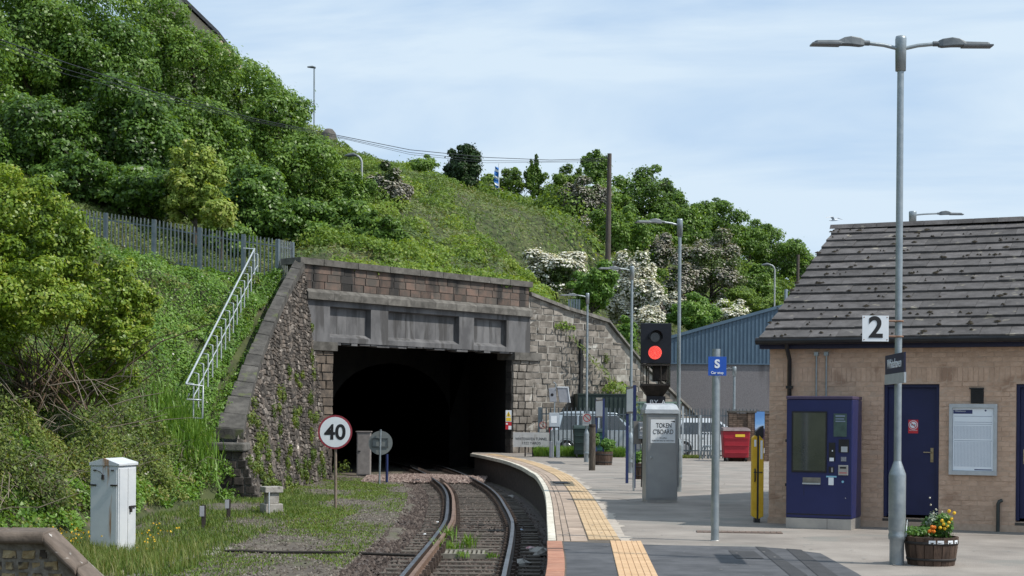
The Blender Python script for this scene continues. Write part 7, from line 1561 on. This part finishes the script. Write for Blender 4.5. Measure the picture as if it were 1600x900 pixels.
# bike hoop and trolley
bh = root('tubular_hoop_stand', 'low grey tubular cycle hoop stand in front of the gate', 'cycle stand', (cx(1105, 60), 60, 0)); s60 = lambda px, py: (cx(px, 60), 60 + (0.0), CAMZ + (650.4 - py) / 2400 * 60)
for k, dx in enumerate((0, 7.5)):
    m2 = MB(); a = [Vector(s60(1093 + dx, 718)), Vector(s60(1096 + dx, 705)), Vector(s60(1099.5 + dx, 697)), Vector(s60(1108 + dx, 697)), Vector(s60(1111 + dx, 702)), Vector(s60(1107 + dx, 717))]
    for p in a: p.y += k * .5; p.z = max(p.z, 0)
    m2.tube(a, .025, 6); m2.build('hoop', M_palb, bh)
tl_ = root('luggage_cage', 'white wire luggage cage standing behind the gate bars', 'trolley', (cx(1102, 63.5), 63.5, 0))
for k in range(5): m2 = MB(); z = .35 + k * .17; x0, x1 = cx(1096, 63.5), cx(1113, 63.5); m2.tube([(x0, 63.5, z), (x1, 63.5, z)], .014, 5); m2.build('wire', M_whitep, tl_)
for x in np.linspace(x0, x1, 5): m2 = MB(); m2.tube([(x, 63.5, .05), (x, 63.5, 1.05)], .014, 5); m2.build('wire', M_whitep, tl_)
# small extra lamps and poles
g = P(1147, 640, 66); lamp('short_lamp_post', 'short white lamp post in front of the pebbledash warehouse wall', g.x, 66.0, CAMZ + (650.8 - 573) / 2400 * 66, ((-1, -.2),), r=.06, base=False, arm=.25, scale=.6)
def hook_lamp(name, label, px, ptop, pbot, D, arm, m=M_galv, z0=None):
    b = P(px, pbot, D); t = P(px, ptop, D); gz = hgt(b.x, D); rt = root(name, label, 'lamp post', (b.x, D, gz)); m2 = MB(); R_c = .35; s = -1
    pts = [Vector((b.x, D, gz)), Vector((b.x, D, t.z - .45))] + [Vector((b.x + s * R_c * (1 - math.cos(w)), D, t.z - .45 + .45 * math.sin(w))) for w in np.linspace(.2, 1.5, 6)] + [Vector((b.x - arm, D, t.z + .02))]
    m2.tube(pts, .06, 8); m2.build('pole', m, rt); m2 = MB(); c = Vector((b.x - arm, D, t.z)); m2.tube([c + Vector((.1, 0, 0)), c + Vector((-.12, 0, .05)), c + Vector((-.42, 0, .0)), c + Vector((-.6, 0, -.02))], [.06, .11, .09, .03], 8); m2.build('lamp_head', M_lamp, rt)
M_hook = mat('pale_grey_pole', (.33, .35, .36), (.42, .44, .45), 5, .5)
hook_lamp('hooked_lamp_post', 'pale hooked street lamp on the hillside beside the dark hawthorn', 565, 243, 300, 84, .35, M_hook)
hook_lamp('hooked_lamp_post', 'hooked street lamp standing behind the warehouse roof before dark trees', 1210, 414, 490, 118, .45, M_hook)
b = P(491, 170, 112); t = P(491, 106, 112); rt = root('hilltop_lamp_post', 'thin street lamp post standing alone against the sky on the hilltop', 'lamp post', (b.x, 112, hgt(b.x, 112))); m2 = MB(); m2.tube([(b.x, 112, hgt(b.x, 112)), t], .055, 8); m2.build('pole', M_galv, rt); m2 = MB(); m2.tube([t + Vector((.1, 0, 0)), t + Vector((-.15, 0, .06)), t + Vector((-.5, 0, .06))], [.07, .10, .05], 8); m2.build('lamp_head', M_lamp, rt)
# telegraph poles and wires
M_tp = mat('telegraph_wood', (.06, .048, .04), (.12, .10, .085), 6, .9, bump=.5, stretch=(4, 4, .4))
tpt = P(952.5, 240, 96); tpb = P(949, 440, 96); rt = root('telegraph_pole', 'tall dark wooden telegraph pole rising above the hawthorns', 'telegraph pole', (tpb.x, 96, hgt(tpb.x, 96))); m2 = MB(); m2.tube([(tpb.x, 96, min(hgt(tpb.x, 96), tpb.z) - 1), tpt], [.20, .13], 10); m2.build('pole', M_tp, rt)
for k in range(10): z = tpt.z - 1.5 - k * .75; xx = tpb.x + (tpt.x - tpb.x) * (z - tpb.z) / (tpt.z - tpb.z); m2 = MB(); m2.tube([(xx - .22, 96, z), (xx + .22, 96, z)], .02, 5); m2.build('climbing_step', M_iron, rt)
t2 = P(1247, 398, 140); b2_ = P(1246, 450, 140); rt = root('far_utility_pole', 'distant thin grey utility pole beside the station roof slope', 'utility pole', (b2_.x, 140, hgt(b2_.x, 140))); m2 = MB(); m2.tube([(b2_.x, 140, hgt(b2_.x, 140)), t2], .14, 8); m2.build('pole', M_tp, rt)
b3 = P(1228, 480, 92); t3 = P(1228, 452, 92); rt = root('bracket_lamp_post', 'grey lamp post with a side arm just above the warehouse roof end', 'lamp post', (b3.x, 92, 0)); m2 = MB(); m2.tube([(b3.x, 92, 0), t3], .10, 10); m2.build('pole', M_galv, rt); m2 = MB(); m2.tube([t3 + Vector((0, 0, -.1)), t3 + Vector((.9, 0, .0))], .04, 6); m2.build('arm', M_galv, rt)
dl = P(1426, 347, 60); lamp('lamp_post', 'double-armed lamp post whose head shows over the station roof ridge', dl.x, 60, dl.z + .42, ((1, -.05),), r=.10, base=False, arm=1.6, scale=1.5, group=None)
def wire(name, label, pts, r, sagv):
    out = []
    for a, b in zip(pts[:-1], pts[1:]):
        for k in range(16): t = k / 16; p = a.lerp(b, t); out.append(p)
    out.append(pts[-1]); m2 = MB(); m2.tube(out, r, 5); tag(m2.build(name, M_blackp), label, 'wire')
for i, (dy, r, lab) in enumerate(((0, .022, 'upper black overhead cable running from the top left down to the telegraph pole'), (7, .016, 'lower black overhead cable just beneath the thicker one'), (12, .012, 'thin lowest overhead wire of the three crossing the wood'))):
    wire('overhead_cable', lab, [P(-60, 44 + dy * .9, 50), P(0, 62 + dy, 52), P(100, 97 + dy * 1.5, 56), P(250, 146 + dy * .8, 62), P(400, 186 + dy * .4, 68), P(540, 214 + dy * .3, 74), P(640, 234 + dy * .6, 80), P(760, 246 + dy * .7, 87), P(860, 250 + dy * .3, 92), Vector((tpt.x, 96, tpt.z - .3 - .1 * i))], r * .8, 0)
# house on the hill, rock, flag, old wall, gull
hs = P(300, 30, 118); rt = root('hilltop_house', 'cream rendered house gable with dark sloping roof edge above the trees', 'house', (hs.x, 118, hgt(hs.x, 118))); HH = Frame((0, 118), (1, 0)); X_2 = lambda px, py: P(px, py, 118)
def hp(px, py): p = X_2(px, py); return (p.x, p.z)
M_cream = mat('cream_render', (.42, .34, .25), (.50, .41, .31), 4, .9); M_slate = mat('dark_slate', (.06, .06, .065), (.10, .10, .11), 5, .8)
m2 = MB(); m2.prism(HH, [hp(235, 95), hp(345, 95), hp(345, 62), hp(289, 8), hp(235, -45)], -9, 0); m2.build('wall', M_cream, rt)
m2 = MB(); m2.prism(HH, [hp(287, 2), hp(341, 54), hp(343, 50), hp(296, 4), hp(240, -50), hp(236, -46)], -9.3, .35); m2.build('roof', M_slate, rt); m2 = MB(); m2.prism(HH, [hp(262, -20), hp(288, -20), hp(288, 10), hp(262, 10)], -1.2, .1); m2.build('chimney', mat('pale_chimney', (.55, .50, .43), (.62, .57, .5), 4, .9), rt)
m2 = MB(); m2.prism(HH, [hp(318, 38), hp(330, 36), hp(336, 50), hp(334, 52)], -3, -.3); m2.build('dormer', M_slate, rt)
for px in (300,): m2 = MB(); m2.prism(HH, [hp(262, 30), hp(272, 30), hp(272, 50), hp(262, 50)], .0, .05); m2.build('window', M_win, rt)
rk = P(514, 212, 108); m2 = MB(); rr3 = random.Random(3); n = 10
m2.lathe((rk.x, 108, rk.z - .9), [(.75, 0), (.70, .6), (.55, 1.1), (.3, 1.35), (.05, 1.4)], 12, sx=.85); tag(m2.build('boulder', M_cope), 'grey rounded boulder on the skyline at the right edge of the wood', 'boulder')
fl = P(777, 262, 113); rt = root('flag', 'small blue and white flag hanging limp from a thin pole on the skyline', 'flag', (fl.x, 113, fl.z - 2)); m2 = MB(); m2.tube([(fl.x + .12, 113, hgt(fl.x, 113)), (fl.x + .12, 113, fl.z + .3)], .03, 6); m2.build('pole', M_whitep, rt)
nf = 10; vs = []
for k in range(nf): z = fl.z + .1 - k * .17; w = .16 + .10 * math.sin(k * .7) ** 2; vs += [(fl.x - w + .06 * math.sin(k), 113 + .1 * math.sin(k * 1.3), z), (fl.x + .10, 113 - .1 * math.sin(k), z - .12)]
for nm, ks, m_ in (('blue_cloth', (0, 2, 3, 5, 6, 8), mat('flag_blue', (.03, .16, .50), (.04, .19, .55), 5, .8)), ('white_cloth', (1, 4, 7), M_whitep)):
    m2 = MB(); [m2.add([vs[2 * k], vs[2 * k + 1], vs[2 * k + 3], vs[2 * k + 2]], [(0, 1, 2, 3)]) for k in ks]; o = m2.build(nm, m_, rt); so_ = o.modifiers.new('t', 'SOLIDIFY'); so_.thickness = .02
ow = root('old_bank_wall', 'fragment of old brown stone wall among hawthorns above the red signal', 'wall', P(1022, 470, 92)); OF = Frame((cx(1008, 92), 92), (1, .1)); zo = CAMZ + (HOR + 1.8 - 483) / 2400 * 92
VOw = block_variants(5, 90, m=M_pier)
for r_ in range(4): stones_row(OF, zo - .3 + r_ * .26, zo - .04 + r_ * .26, 0, 1.3 - .12 * r_, .4, 0, VOw, ow, 'stone')
gp = root('grey_marker_posts', 'row of grey concrete posts behind the wing wall coping', 'posts', P(895, 480, 75));
for k in range(5): a = P(889 + k * 4, 481, 75); m2 = MB(); m2.rbox((a.x, 75, hgt(a.x, 75) - .2), .09, .06, max(.5, a.z + .42 - hgt(a.x, 75) + .2)); m2.build('post', M_palb, gp)
gl = P(1303, 344, 90); rt = root('seagull', 'tiny white gull gliding just above the station roof ridge end', 'gull', gl); m2 = MB()
m2.tube([gl + Vector((-.28, 0, -.02)), gl + Vector((-.1, 0, .0)), gl + Vector((.12, 0, .01)), gl + Vector((.26, 0, .02))], [.02, .06, .055, .015], 8); m2.build('body', M_whitep, rt)
for s in (-1, 1):
    m2 = MB(); a, b, c, d = gl + Vector((.06, 0, .02)), gl + Vector((-.08, 0, .02)), gl + Vector((s * .28 - .02, s * .35, .16)), gl + Vector((s * .62, s * .5, .08)); e = gl + Vector((s * .2 + .1, s * .3, .17))
    m2.add([a, b, c, d, e], [(0, 1, 2, 3, 4)]); o = m2.build('wing', mat('gull_grey', (.45, .46, .48), (.5, .51, .53), 5, .7), rt); s_ = o.modifiers.new('t', 'SOLIDIFY'); s_.thickness = .02
# litter and loose stones between the track and the platform
lit = [(797, 776, .07, 'pale stone', M_pale), (872, 0, 0, '', None)]
for px, py, r_, lab, m_ in ((813, 831, .10, 'blue and white crumpled wrapper on the ballast below the platform edge', mat('blue_wrapper', (.10, .22, .42), (.5, .55, .6), 12, .5)), (830, 860, .13, 'red and white crumpled wrapper on the ballast by the platform', mat('red_wrapper', (.42, .05, .08), (.6, .55, .55), 12, .5)), (797, 777, .12, 'pale crumpled bag beside the right rail', M_pale), (663, 838, .09, 'small white scrap beside the left rail, nearer one', M_whitep), (683, 818, .08, 'small white scrap beside the left rail, farther one', M_whitep), (811, 884, .20, 'flat tan rock at the platform foot near the bottom edge', M_pale), (842, 866, .24, 'long pale rock tight against the platform wall', M_pale)):
    g = G(px, py, -.93); m2 = MB(); rr4 = random.Random(px); vs = []
    for k in range(3):
        for j in range(7): w = 6.283 * j / 7; rad = r_ * (1, .95, .45)[k] * rr4.uniform(.7, 1.2); vs.append((g.x + rad * math.cos(w), g.y + rad * math.sin(w) * 1.4, g.z + r_ * (0, .35, .6)[k] * rr4.uniform(.7, 1.2)))
    m2.add(vs, [(i * 7 + j, i * 7 + (j + 1) % 7, (i + 1) * 7 + (j + 1) % 7, (i + 1) * 7 + j) for i in range(2) for j in range(7)] + [tuple(14 + j for j in range(7))]); tag(m2.build('litter' if 'rock' not in lab else 'loose_rock', m_), lab, 'litter' if 'rock' not in lab else 'rock')
